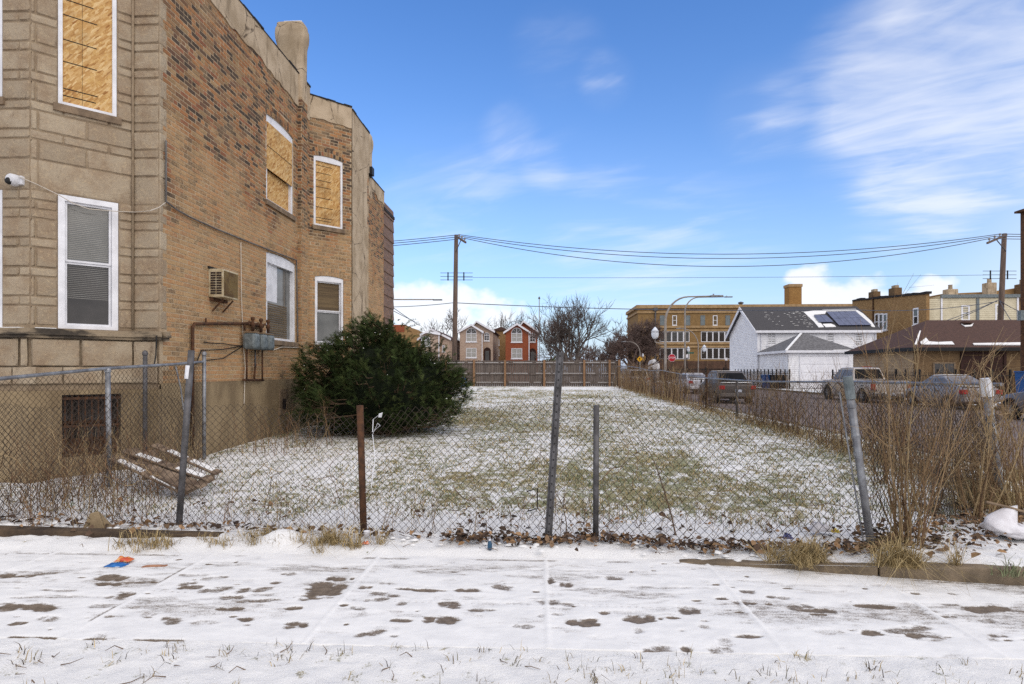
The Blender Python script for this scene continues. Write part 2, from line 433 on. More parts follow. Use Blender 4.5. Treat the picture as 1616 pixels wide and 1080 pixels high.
# metal, wood, paint
M['galv'] = plain('galvanised_steel', srgb(150, 152, 156), srgb(112, 112, 116), 9, .5, .55, spec=.4, bump=.15)
M['galv_dull'] = plain('dull_galvanised_steel', srgb(102, 100, 102), srgb(72, 70, 70), 9, .6, .4, spec=.4, bump=.2)
M['rust'] = plain('rusted_steel', srgb(96, 66, 46), srgb(66, 48, 38), 14, .85, .2, bump=.3)
M['chain'] = plain('weathered_chain_wire', srgb(78, 70, 64), srgb(60, 50, 42), 3, .65, .35)
M['chain_dark'] = plain('rusted_chain_wire', srgb(74, 60, 48), srgb(56, 46, 38), 3, .75, .2)
M['wood_grey'] = plain('greyed_fence_boards', srgb(108, 98, 91), srgb(80, 71, 66), 3.5, .88, bump=.3, stretch=(6, 6, .5))
M['wood_post'] = plain('tan_fence_post', srgb(146, 112, 82), srgb(116, 88, 64), 4, .85, stretch=(5, 5, .5))
M['plank'] = plain('weathered_pallet_wood', srgb(146, 126, 106), srgb(92, 76, 64), 5, .88, bump=.4)
M['pole_wood'] = plain('utility_pole_wood', srgb(116, 98, 86), srgb(86, 72, 64), 3, .88, stretch=(4, 4, .3), bump=.3)
M['cable_black'] = plain('black_cable', srgb(34, 32, 32), None, 3, .6)
M['cable_grey'] = plain('grey_cable', srgb(112, 108, 104), srgb(84, 80, 78), 6, .6)
M['cable_white'] = plain('white_cable', srgb(206, 196, 182), None, 3, .6)
M['wire_sky'] = plain('overhead_wire_metal', srgb(86, 92, 106), None, 3, .5)
M['lamp_metal'] = plain('lamp_post_metal', srgb(160, 152, 144), srgb(132, 124, 118), 3, .5, .3)
M['lamp_globe'] = plain('frosted_lamp_globe', srgb(226, 230, 238), None, 3, .3)
M['iron'] = plain('black_iron', srgb(28, 27, 28), None, 4, .5, .2)
M['asphalt_shingle'] = plain('grey_shingles', srgb(84, 82, 84), srgb(66, 64, 66), 14, .95, bump=.4)
M['shingle_brown'] = plain('brown_shingles', srgb(92, 68, 60), srgb(72, 54, 48), 10, .95, bump=.4)
M['white_siding'] = plain('white_siding', srgb(240, 240, 242), srgb(226, 226, 230), 1.5, .6, speck=.03)
M['grey_shingle_dusted'] = plain('dusted_grey_shingles', srgb(122, 120, 121), srgb(92, 90, 91), 5, .95, bump=.4)
M['white_trim'] = plain('white_trim', srgb(236, 236, 240), srgb(220, 220, 226), 2, .5, speck=.03)
M['tan_siding'] = plain('tan_siding', srgb(164, 142, 114), srgb(144, 122, 98), 1.5, .7)
M['cream_siding'] = plain('cream_siding', srgb(214, 204, 176), srgb(198, 188, 160), 1.5, .7)
M['house_brick_grey'] = None
def wall_brick(name, c1, c2, c3, cm, bw=.22, bh=.075):
    k = NT(name)
    pos = k.n('ShaderNodeNewGeometry').outputs['Position']
    se = k.n('ShaderNodeSeparateXYZ'); k.l(pos, se.inputs[0])
    cb = k.n('ShaderNodeCombineXYZ'); k.l(k.math('ADD', se.outputs[0], se.outputs[1]), cb.inputs[0]); k.l(se.outputs[2], cb.inputs[1])
    b = k.n('ShaderNodeTexBrick'); k.l(cb.outputs[0], b.inputs['Vector'])
    k.put(b.inputs['Color1'], c1); k.put(b.inputs['Color2'], c2); k.put(b.inputs['Mortar'], cm)
    b.inputs['Scale'].default_value = 1; b.inputs['Mortar Size'].default_value = .007; b.inputs['Brick Width'].default_value = bw; b.inputs['Row Height'].default_value = bh
    c = k.mix(k.rmp(k.noise(1.3, 6, .65, vec=pos), .4, .7, 0, .65), b.outputs['Color'], c3)
    k.bump(b.outputs['Fac'], -.4, .01)
    return k.done(c, .92, 0, .12)
M['brick_school'] = wall_brick('yellow_school_brick', srgb(152, 122, 80), srgb(126, 98, 62), srgb(122, 98, 66), srgb(136, 114, 84))
M['brick_red'] = wall_brick('red_house_brick', srgb(150, 82, 56), srgb(130, 68, 46), srgb(138, 76, 54), srgb(150, 96, 70))
M['brick_beige'] = wall_brick('beige_house_brick', srgb(186, 164, 146), srgb(158, 134, 118), srgb(172, 150, 132), srgb(176, 160, 146))
M['brick_tan'] = wall_brick('tan_flat_brick', srgb(164, 132, 90), srgb(128, 98, 64), srgb(138, 108, 74), srgb(150, 126, 94))
M['brick_garage'] = wall_brick('garage_brick', srgb(124, 100, 72), srgb(96, 76, 56), srgb(106, 86, 64), srgb(112, 94, 74))  # darkened all over, the shade under the garage eaves put into the colour
M['brick_chimney'] = wall_brick('chimney_brick', srgb(168, 128, 76), srgb(140, 104, 60), srgb(134, 100, 62), srgb(140, 114, 80))
M['dark_base'] = plain('dark_school_base', srgb(96, 72, 58), srgb(74, 56, 46), 1, .9)
M['stone_band'] = plain('school_stone_band', srgb(172, 144, 106), srgb(150, 122, 86), 2, .9)
M['door_white'] = plain('white_garage_door', srgb(238, 238, 242), srgb(228, 228, 234), 2, .5, speck=.02)
M['dark_red_wood'] = plain('dark_red_door', srgb(58, 34, 28), srgb(44, 26, 22), 3, .8)
M['solar'] = glassy('solar_cell', srgb(78, 82, 104), .22, .5)
M['bin_blue'] = plain('blue_plastic', srgb(26, 74, 130), None, 4, .5)
M['bin_black'] = plain('black_plastic', srgb(30, 30, 32), None, 4, .55)
M['red_sign'] = plain('stop_sign_red', srgb(190, 28, 44), None, 3, .5)
M['white_sign'] = plain('white_sign_paint', srgb(236, 232, 236), None, 3, .5)
M['yellow_sign'] = plain('yellow_sign_paint', srgb(232, 172, 24), None, 3, .5)
M['ac_case'] = plain('cream_ac_casing', srgb(196, 184, 156), srgb(160, 142, 110), 7, .6)
M['ac_grille'] = plain('rusty_ac_grille', srgb(112, 92, 54), srgb(84, 62, 34), 6, .7)
M['ac_dark'] = plain('dark_vent', srgb(58, 46, 42), srgb(40, 32, 30), 8, .8)
M['meter'] = plain('grey_meter_casing', srgb(126, 134, 136), srgb(96, 104, 106), 12, .6, .2)
M['plastic_white'] = plain('white_plastic', srgb(230, 230, 234), None, 4, .4)
# snow and plants
def snow_mat():
    k = NT('snow'); pos = k.n('ShaderNodeNewGeometry').outputs['Position']
    c = k.mix(k.rmp(k.noise(3, 4, .6, vec=pos), .35, .7), (.84, .825, .81), (.78, .77, .765))
    k.bump(k.noise(70, 5, .65, vec=pos), .35, .01)
    return k.done(c, .75, 0, .2)
M['snow'] = snow_mat()
def walk_snow():
    """trodden snow thinning to wet concrete where 'bare' is high"""
    k = NT('trodden_snow'); pos = k.n('ShaderNodeNewGeometry').outputs['Position']
    a = k.attr('bare', True)
    n = k.noise(120, 4, .7, vec=pos); n2 = k.noise(9, 5, .6, vec=pos, stretch=(1, 2.6, 1))
    v = k.math('ADD', a, k.math('ADD', k.math('MULTIPLY', k.math('SUBTRACT', n, .5), 1.1), k.math('MULTIPLY', k.math('SUBTRACT', n2, .5), .9)))
    f = k.rmp(v, .20, .72)
    conc = k.mix(k.rmp(k.noise(20, 5, .6, vec=pos), .35, .65), srgb(124, 110, 96), srgb(100, 88, 76))
    sn = k.mix(k.rmp(k.noise(4, 5, .6, vec=pos, stretch=(1, 2, 1)), .35, .7), (.84, .825, .81), (.74, .73, .725))
    k.bump(k.noise(85, 5, .7, vec=pos), .3, .006)
    return k.done(k.mix(f, sn, conc), k.mix(f, (.8, .8, .8), (.6, .6, .6)), 0, .25)
M['walk_snow'] = walk_snow()
M['concrete'] = plain('wet_concrete', srgb(112, 97, 82), srgb(92, 80, 68), 4, .6, bump=.25, bscale=60)
M['kerb'] = plain('kerb_concrete', srgb(134, 118, 98), srgb(100, 88, 74), 5, .85, bump=.4, bscale=50)
M['kerb_old'] = plain('mossy_kerb', srgb(92, 76, 60), srgb(58, 48, 40), 5, .9, bump=.5)
def lot_mat():
    k = NT('snowy_turf'); pos = k.n('ShaderNodeNewGeometry').outputs['Position']
    a = k.attr('grass', True)
    n = k.noise(7, 7, .74, vec=pos, stretch=(1, .8, 1)); n2 = k.noise(75, 3, .7, vec=pos)
    v = k.math('ADD', a, k.math('ADD', k.math('MULTIPLY', k.math('SUBTRACT', n, .5), 3.4), k.math('MULTIPLY', k.math('SUBTRACT', n2, .5), 1.0)))
    f = k.rmp(v, .40, .80)
    g = k.mix(k.rmp(k.noise(1.2, 4, .6, vec=pos), .4, .62), srgb(150, 150, 118), srgb(168, 156, 120))
    g = k.mix(k.rmp(k.noise(34, 4, .7, vec=pos), .42, .64, 0, .8), g, srgb(84, 80, 58))
    sn = k.mix(k.rmp(k.noise(5, 4, .6, vec=pos), .35, .7), (.83, .815, .80), (.76, .75, .745))
    k.bump(k.noise(45, 6, .7, vec=pos), .6, .02)
    return k.done(k.mix(f, sn, g), .85, 0, .15)
M['lot'] = lot_mat()
M['street'] = plain('salted_asphalt', srgb(132, 118, 112), srgb(104, 92, 88), 1.2, .85, bump=.3, stretch=(1, .2, 1))
M['far_ground'] = plain('far_snowy_ground', srgb(196, 192, 196), srgb(140, 128, 118), .12, .9)
def tinted(name, rough=.8, spec=.15, trans=0):
    k = NT(name); c = k.attr('tint'); c = k.mix(k.rmp(k.noise(30, 2), .3, .7, 0, .3), c, (.03, .025, .02))
    return k.done(c, rough, 0, spec)
M['tinted'] = tinted('tinted_plant')
M['needle'] = tinted('yew_needles', .85, .08)
M['bark'] = plain('tree_bark', srgb(104, 94, 88), srgb(78, 70, 64), 4, .9)
M['bark_red'] = plain('reddish_twigs', srgb(116, 98, 90), srgb(92, 76, 70), 4, .9)
M['stem'] = plain('dry_stem', srgb(160, 136, 106), srgb(118, 98, 74), 8, .8)
M['stem_dark'] = plain('dark_dry_stem', srgb(122, 100, 80), srgb(90, 72, 58), 8, .8)

# ================================================================== the setting: ground, pavement, street
mb = MB(); mb.poly([(-1500, -1500, -.22), (1500, -1500, -.22), (1500, 2500, -.22), (-1500, 2500, -.22)])
setting('ground', mb, M['far_ground'])
mb = MB(); mb.poly([(8.1, -40, -.15), (20.2, -40, -.15), (20.2, 60, -.15), (17.0, 64, -.15), (17.0, 260, -.15), (8.1, 260, -.15)])
setting('street', mb, M['street'])
mb = MB(); mb.box(7.9, 8.1, 7.5, 43.5, -.2, -.05); mb.box(7.9, 8.1, 49, 200, -.2, -.05); mb.box(20.2, 20.4, -10, 59, -.2, -.02)
setting('street_kerb', mb, M['kerb'])
mb = MB(); mb.box(20.4, 24.4, -10, 100, -.2, -.04); mb.box(17.05, 20.4, 64, 100, -.2, -.05)
setting('far_pavement', mb, M['snow'])

# lot terrain with snow over turf
NX, NY = 330, 300
gx = np.linspace(-8.6, 8.0, NX); tv = np.linspace(0, 1, NY) ** 2.1
X = np.repeat(gx[None, :], NY, 0); Y = edge_y(X) + 0.0 + (47.0 - edge_y(X)) * tv[:, None]
def grass_amt(x, y):
    a = fbm(x * .55 + 3, y * .28, 3, 4); b = fbm(x * 1.9, y * 1.1, 9, 3)
    g = .62 * a + .38 * b
    zone = sstep(5.75, 7.0, y) * (1 - .25 * sstep(16, 40, y)) * (1 - .35 * sstep(-2.2, -3.6, x) * (1 - sstep(9, 13, y)))
    g = (g - .5) * 1.35 + .47 * zone + .09
    return np.clip(g, 0, 1) * (.34 + .66 * zone)
G = grass_amt(X, Y)
# leaf-strewn strip along the fence stays bare in patches
bumps = .05 * (fbm(X * 2.2, Y * 2.2, 21, 3) - .5) + .03 * (fbm(X * 8, Y * 8, 22, 3) - .5) + .016 * (fbm(X * 26, Y * 26, 23, 2) - .5)
strip = sstep(0, .2, Y - edge_y(X)) * (1 - sstep(.9, 1.4, Y - edge_y(X)))
Z = lot_z(X, Y) - .014 * (1 - sstep(.02, .16, Y - edge_y(X))) * (X < 1.3) + bumps * sstep(0.0, .3, Y - edge_y(X)) + strip * .05 * fbm(X * 1.6, Y * 2.5, 31, 3)
q = on_z(440, 860, .03); Z += .10 * np.exp(-(((X - q.x) / .2) ** 2 + ((Y - q.y - .05) / .11) ** 2))
verts = np.stack([X, Y, Z], -1).reshape(-1, 3)
idx = np.arange(NX * NY).reshape(NY, NX)
quads = np.stack([idx[:-1, :-1], idx[:-1, 1:], idx[1:, 1:], idx[1:, :-1]], -1).reshape(-1, 4)
setting('lot_ground', np_mesh('lot_ground', verts, quads, smooth=True, attr={'grass': G}), M['lot'])

# pavement: a bed, its slabs, and the trodden snow lying on them
NEAR, FAR = 3.47, 5.30
walk = MB(); walk.box(-8, 8, NEAR - .0, FAR, -.2, -.06)
walk_o = setting('sidewalk', walk, M['concrete'])
jx = [on_z(u, v).x for u, v in ((90, 1015), (477, 1020), (865, 1022), (1240, 1036), (1592, 1044))]
jx = [jx[0] - 2.8, jx[0] - 1.4] + jx + [jx[-1] + 1.35, jx[-1] + 2.7, jx[-1] + 4.0]
for a, b in zip(jx[:-1], jx[1:]):
    m_ = MB(); m_.box(a + .008, b - .008, NEAR, FAR, -.06, 0)
    o = link('slab', m_.mesh('slab'), M['concrete'], walk_o)
    mo = o.modifiers.new('bevel', 'BEVEL'); mo.width = .006; mo.segments = 2
marks = [(18,911,50,7,.8),(38,911,35,7,.9),(33,920,28,5,.6),(51,960,95,10,1),(10,962,40,9,1),(178,914,45,9,1),(171,924,38,8,.9),(198,940,28,6,1),(160,959,38,9,1),(78,978,40,9,.8),(28,986,26,6,1),(79,995,10,3,1),(171,975,24,5,.9),(236,971,28,9,1),(207,960,36,6,.6),(300,928,34,9,1),(363,946,36,8,1),(340,948,40,7,.6),(363,963,40,5,.9),(388,980,24,7,1),(321,985,46,9,.4),(293,910,26,5,.6),(337,914,40,6,.7),(389,931,16,4,.9),
(531,916,32,7,1),(556,915,10,4,1),(513,933,55,24,1),(576,929,22,6,.8),(613,923,32,6,1),(662,933,64,5,.9),(738,934,40,5,1),(635,955,16,5,1),(712,956,38,11,1),(565,962,28,6,1),(463,962,24,5,.9),(760,965,44,5,1),(635,981,36,5,.9),(694,981,52,12,1),(466,989,36,9,1),(391,980,22,6,1),(487,1014,22,12,.55),(455,908,24,5,.8),(563,946,36,10,.42),(434,922,18,5,.9),(385,931,14,4,1),
(867,919,16,10,1),(894,925,22,6,1),(1014,940,12,3,1),(874,941,28,8,.4),(876,956,24,5,1),(854,974,12,5,.9),(879,972,22,4,1),(955,970,20,5,1),(1010,979,46,11,1),(920,985,48,11,1),(825,991,34,8,1),(1087,967,34,11,1),(1061,977,24,4,.9),(1042,979,6,3,1),(1111,991,18,7,1),(1076,998,14,4,.8),(1009,998,20,8,.6),(998,1016,28,16,.4),(949,1010,40,6,.55),(1083,1028,18,8,1),(1144,1016,22,13,.48),(1135,1029,42,11,.5),(1181,936,22,8,1),(1175,954,38,6,1),(1140,947,20,4,.9),(1168,1037,14,3,1),(1118,932,32,7,.32),(1180,1007,44,5,.75),
(1378,959,54,6,1),(1292,966,56,6,1),(1291,972,26,3,1),(1351,970,32,9,.5),(1455,967,44,9,1),(1496,975,30,4,1),(1555,963,70,10,1),(1501,957,30,5,.6),(1606,966,28,8,.8),(1345,997,18,4,1),(1376,1002,32,8,1),(1446,1005,30,6,1),(1416,1006,40,9,.55),(1558,982,28,9,.65),(1577,1006,28,6,.8),(1568,1012,26,7,1),(1344,980,28,8,.48),(1245,977,26,20,.42),(1310,1001,50,9,.36),(1455,990,28,7,.45),(1541,1005,36,7,.4),(1326,1024,20,6,.65),(1242,930,16,3,1),(1365,931,10,3,1),(1444,939,14,3,.9),(1502,939,14,3,.9),
(92,934,60,4,.45),(250,948,70,4,.4),(60,945,90,3,.42),(420,941,50,4,.42),(800,955,80,3,.36),(700,947,40,8,.38),(610,993,40,8,.35),(545,976,44,7,.4),(930,942,30,4,.35),(1030,962,40,5,.36)]
SX, SY = 1180, 180
sx = np.linspace(-6.4, 6.2, SX); sy = np.linspace(NEAR - .012, FAR, SY)
XX, YY = np.meshgrid(sx, sy)
wob = 1.5 * (fbm(XX * 9, YY * 22, 5, 4, .65) - .5)
B = np.zeros_like(XX)
def mark(cx_, cy_, rx, ry, s, rot=0.0):
    dx = XX - cx_; dy = YY - cy_
    if rot: dx, dy = dx * math.cos(rot) + dy * math.sin(rot), -dx * math.sin(rot) + dy * math.cos(rot)
    d = np.sqrt((dx / rx) ** 2 + (dy / ry) ** 2) + wob
    if rx > .05:                                   # sole and heel
        k_ = random.choice((-1, 1)); d1 = np.sqrt(((dx - k_ * .3 * rx) / (.72 * rx)) ** 2 + (dy / ry) ** 2); d2 = np.sqrt(((dx + k_ * .62 * rx) / (.45 * rx)) ** 2 + ((dy - .15 * ry) / (.8 * ry)) ** 2)
        d = np.minimum(d1, d2) + wob
    np.maximum(B, s * 1.05 * (1 - sstep(.5, 1.65, d)), out=B)
for u, v, w_, h_, s in marks:
    p = on_z(u, v); e = on_z(u + w_ / 2, v); t_ = on_z(u, v - h_ / 2)
    mark(p.x, p.y, max(.02, e.x - p.x), max(.018, t_.y - p.y), s * (random.uniform(.42, 1) if w_ < 45 else 1), random.uniform(-.12, .12))
for i in range(190):                                # fainter footprints, mostly along the way people walk
    mark(random.uniform(-6, 6), random.gauss(4.25, .42), random.uniform(.07, .16), random.uniform(.03, .055), random.choice((.16, .2, .26, .3, .22, .6)), random.uniform(-.5, .5))
for i in range(90):
    mark(random.uniform(-6, 6), random.uniform(3.6, 5.1), random.uniform(.012, .035), random.uniform(.008, .018), random.choice((.5, .9)))
B = np.maximum(B, .42 * sstep(.38, .66, fbm(XX * 1.3, YY * 5.2, 41, 5, .6)) * (1 - sstep(.45, .8, np.abs(YY - 4.4))))
for dy_, s_ in ((0, .42), (.035, .3)):              # a bicycle track
    yt = 4.12 - .045 * (XX - .3) + .03 * np.sin(XX * 1.3) + dy_
    B = np.maximum(B, s_ * np.exp(-((YY - yt) / .014) ** 2) * (.55 + .45 * np.sin(XX * 130)))
for u0_, u1_, v_ in ((0, 88, 1014), (120, 165, 1017), (196, 288, 1020)):    # bare near edge of the slabs
    a_, b_ = on_z(u0_, v_).x, on_z(u1_, v_).x
    B = np.maximum(B, 1.1 * sstep(a_ - .02, a_ + .03, XX) * (1 - sstep(b_ - .05, b_, XX)) * (1 - sstep(.02, .045, YY - NEAR)))
B = np.maximum(B, .5 * np.exp(-((YY - edge_y(XX) + .02) / .035) ** 2) * sstep(.45, .6, fbm(XX * 3.1, YY * 3, 66, 3)))
depth = .011 + .006 * (fbm(XX * 3, YY * 3, 51, 3) - .5) + .004 * (fbm(XX * 22, YY * 22, 52, 2) - .5)
for k_, j in enumerate(jx):
    near_j = np.exp(-((XX - j) / .016) ** 2)
    depth = depth + near_j * (.006 if k_ != 2 else .005)
    B = B * (1 - .85 * near_j)
    if j < jx[3]: B = np.maximum(B, .62 * np.exp(-((XX - j + .03) / .014) ** 2) * sstep(.45, .6, fbm(XX * 2, YY * 2.6, 61, 2)))
ZZ = np.maximum(depth * (1 - 1.0 * np.clip(B, 0, 1)), .0016)
ZZ = np.where(YY < NEAR + .001, -.01, ZZ)
vv = np.stack([XX, YY, ZZ], -1).reshape(-1, 3); ii = np.arange(SX * SY).reshape(SY, SX)
qq = np.stack([ii[:-1, :-1], ii[:-1, 1:], ii[1:, 1:], ii[1:, :-1]], -1).reshape(-1, 4)
o = link('trodden_snow', np_mesh('trodden_snow', vv, qq, smooth=True, attr={'bare': B}), M['walk_snow'], walk_o)
o['kind'] = 'stuff'

# verge in front of the pavement
NX2, NY2 = 420, 110
vx = np.linspace(-6.5, 6.5, NX2); vy = np.concatenate([np.linspace(-6, 2.2, 16)[:-1], np.linspace(2.2, NEAR - .004, NY2)])
XV, YV = np.meshgrid(vx, vy)
ZV = .006 + (.4 + .6 * sstep(0, .3, NEAR - YV)) * .035 * (fbm(XV * 3, YV * 3, 71, 3) - .5) + .02 * (fbm(XV * 14, YV * 14, 72, 3) - .5) + .006 - .02 * sstep(.10, 0, NEAR - YV) * 0
vv = np.stack([XV, YV, ZV], -1).reshape(-1, 3); n_ = len(vy); ii = np.arange(NX2 * n_).reshape(n_, NX2)
qq = np.stack([ii[:-1, :-1], ii[:-1, 1:], ii[1:, 1:], ii[1:, :-1]], -1).reshape(-1, 4)
GV = .10 + .25 * (fbm(XV * 3, YV * 3, 73, 3) - .45)
setting('verge', np_mesh('verge', vv, qq, smooth=True, attr={'grass': GV}), M['lot'])

# concrete kerb that holds the bank on the right, in two lengths; old edging under the fence on the left
def kerb_run(pts, h0, h1, wd, name, m_, label):
    k = MB()
    for (x0, y0), (x1, y1), a, b in zip(pts[:-1], pts[1:], h0, h1):
        d = Vector((x1 - x0, y1 - y0, 0)).normalized(); n = Vector((-d.y, d.x, 0)) * wd
        p, q_ = Vector((x0, y0, 0)), Vector((x1, y1, 0))
        k.add([p, q_, q_ + n, p + n, p + Vector((0, 0, a)), q_ + Vector((0, 0, b)), q_ + n + Vector((0, 0, b)), p + n + Vector((0, 0, a))], MB.BOXF)
    o = solo(name, k, m_, label, 'kerb', bevel=.012); return o
kerb_run([(1.15, 5.10), (1.9, 4.975), (2.60, 4.82)], [.012, .055, .098], [.055, .098, .11], .12, 'kerb_stone', M['kerb'], 'shallow concrete kerb fading into the snow beside the footpath').__setitem__('group', 'kerbs along the right of the path')
kerb_run([(2.615, 4.815), (3.6, 4.665), (4.8, 4.5), (6.3, 4.3)], [.112, .125, .13], [.125, .13, .13], .12, 'kerb_stone', M['kerb'], 'tall concrete kerb at the right edge under the white bag')['group'] = 'kerbs along the right of the path'
a_, b_ = on_z(-40, 845, .04), on_z(345, 852, .04)
kerb_run([(a_.x, a_.y - .05), (b_.x, b_.y - .02)], [.12], [.085], .14, 'old_edging', M['kerb_old'], 'dark mossy edging under the wire fence at lower left')

# ================================================================== the brick two-flat on the left
B_ = thing('brick_building', 'two storey brick building with stone front and boarded windows', 'building', (-5.5, 8.54, 0))
FA = Fr((-5.5, 8.54, 0), (0, 1, 0))                 # long side wall
FS = Fr((-6.72, 7.71, 0), (1, 1, 0))                # angled face of the stone bay
FF = Fr((-9.5, 7.71, 0), (1, 0, 0))                 # front face of the stone bay
FP = Fr((-5.89, 8.54, 0), (1, 0, 0))                # stone pilaster at the corner
FB = Fr((-5.5, 14.26, 0), (1, 1, 0))                # angled face of the brick bay
FC = Fr((-4.73, 15.03, 0), (0, 1, 0))               # plastered face of the brick bay
FD = Fr((-4.73, 16.55, 0), (-1, 1, 0))
FE = Fr((-5.5, 17.32, 0), (0, 1, 0))                # wall beyond the bay
LS = 0.83 * math.sqrt(2); LB = 0.77 * math.sqrt(2)
class Op:
    def __init__(s, a0, a1, b0, b1, rise=0.0, ring=0.0): s.a0, s.a1, s.b0, s.b1, s.r, s.ring = a0, a1, b0, b1, rise, ring
    def top(s, a):
        t = (2 * (a - (s.a0 + s.a1) / 2) / (s.a1 - s.a0)); return s.b1 - s.r * min(1, t * t)
    def span(s, z, extra=0.0):
        """interval cut out at height z"""
        if z < s.b0 or z > s.b1 + extra: return None
        h = (s.a1 - s.a0) / 2; c = (s.a0 + s.a1) / 2
        if s.r and z > s.b1 - s.r + extra: h *= math.sqrt(max(0, (s.b1 + extra - z) / s.r))
        return (c - h, c + h)
def wall_back(m, F, a0, a1, b0, b1, ops, n=0.0, depth=.14):
    cuts = sorted({a0, a1, *[x for o in ops for x in (o.a0, o.a1)], *[o.a0 + (o.a1 - o.a0) * i / 10 for o in ops if o.r for i in range(11)]})
    cuts = [c for c in cuts if a0 <= c <= a1]
    for p, q in zip(cuts[:-1], cuts[1:]):
        mid = (p + q) / 2; z = [b0, b0]
        for o in sorted([o for o in ops if o.a0 < mid < o.a1], key=lambda o: o.b0):
            m.poly([F.pt(p, z[0], n), F.pt(q, z[1], n), F.pt(q, o.b0, n), F.pt(p, o.b0, n)])
            z = [o.top(p), o.top(q)]
            m.poly([F.pt(p, z[0], n), F.pt(q, z[1], n), F.pt(q, z[1], n - depth), F.pt(p, z[0], n - depth)])
            m.poly([F.pt(p, o.b0, n - depth), F.pt(q, o.b0, n - depth), F.pt(q, o.b0, n), F.pt(p, o.b0, n)])
        m.poly([F.pt(p, z[0], n), F.pt(q, z[1], n), F.pt(q, b1, n), F.pt(p, b1, n)])
    for o in ops:
        for a in (o.a0, o.a1): m.poly([F.pt(a, o.b0, n), F.pt(a, o.top(a), n), F.pt(a, o.top(a), n - depth), F.pt(a, o.b0, n - depth)])

# openings, read off the walls themselves
ac0 = 1.16
sU = Op(FA.a(420), FA.a(463), 5.0, 6.82, .055, .2); sL = Op(FA.a(420), FA.a(466.5), 2.2, 4.03, .05, .2)
sAC = Op(1.30, 1.82, 2.80, 3.30)
bU = Op(FB.a(495), FB.a(541), 5.06, 6.80, .04, .2); bL = Op(FB.a(497), FB.a(542), 2.2, 3.90, .04, .2)
fU = Op(FS.a(91), FS.a(184.5), 5.17, 7.35); fL = Op(FS.a(91), FS.a(187), 2.14, 3.99); fB = Op(FS.a(97), FS.a(190), .42, 1.27)
gU = Op(1.2, FF.a(4), 5.17, 7.35); gL = Op(1.2, FF.a(4), 2.14, 3.99)
L1 = 14.26 - 8.54
back = MB()
wall_back(back, FA, 0, L1, 1.38, 8.0, [sU, sL, sAC]); wall_back(back, FB, 0, LB, 1.38, 8.0, [bU, bL])
FE1 = 21.12 - 17.32
wall_back(back, FC, 0, 1.52, .1, 8.0, []); wall_back(back, FD, 0, LB, .1, 8.0, []); wall_back(back, FE, 0, FE1, .1, 7.75, [])
part(B_, 'mortar_wall', back, M['mortar'])

PAL = [srgb(80, 70, 62), srgb(90, 77, 67), srgb(108, 88, 72), srgb(134, 102, 78), srgb(168, 118, 80), srgb(172, 124, 84), srgb(154, 122, 90), srgb(152, 102, 76), srgb(116, 88, 72), srgb(166, 136, 100)]
def pick(z, y, s):
    """light and dark bricks drift in loose bands, as laid from mixed loads"""
    t = vnoise(y * .9 + 3, z * 1.6, 8) * .6 + vnoise(y * 4, z * 7, 18) * .4
    dark = .23 + .7 * (t - .5) + (.12 if z > 4.8 else -.06) + (.1 if s == 'bay' and 3.6 < z < 6.8 else 0)
    if random.random() < dark: c = random.choice(PAL[:4] + PAL[8:9] + PAL[:2])
    else: c = random.choice(PAL[3:8] + PAL[4:7] + PAL[9:])
    f = random.uniform(.85, 1.15)
    return tuple(x * f for x in c)
CRS = .0715
def brick_shape(m, F, a0, a1, z0, z1, n):
    g = lambda: random.uniform(-.003, .003)
    c = .002
    P = [F.pt(a0 + g(), z0 + g(), 0), F.pt(a1 + g(), z0 + g(), 0), F.pt(a1 + g(), z1 + g(), 0), F.pt(a0 + g(), z1 + g(), 0),
         F.pt(a0 + c, z0 + c, n), F.pt(a1 - c, z0 + c, n + g() * .25), F.pt(a1 - c, z1 - c, n + g() * .25), F.pt(a0 + c, z1 - c, n)]
    m.add(P, ((4, 5, 6, 7), (0, 1, 5, 4), (1, 2, 6, 5), (2, 3, 7, 6), (3, 0, 4, 7)))
singles = []
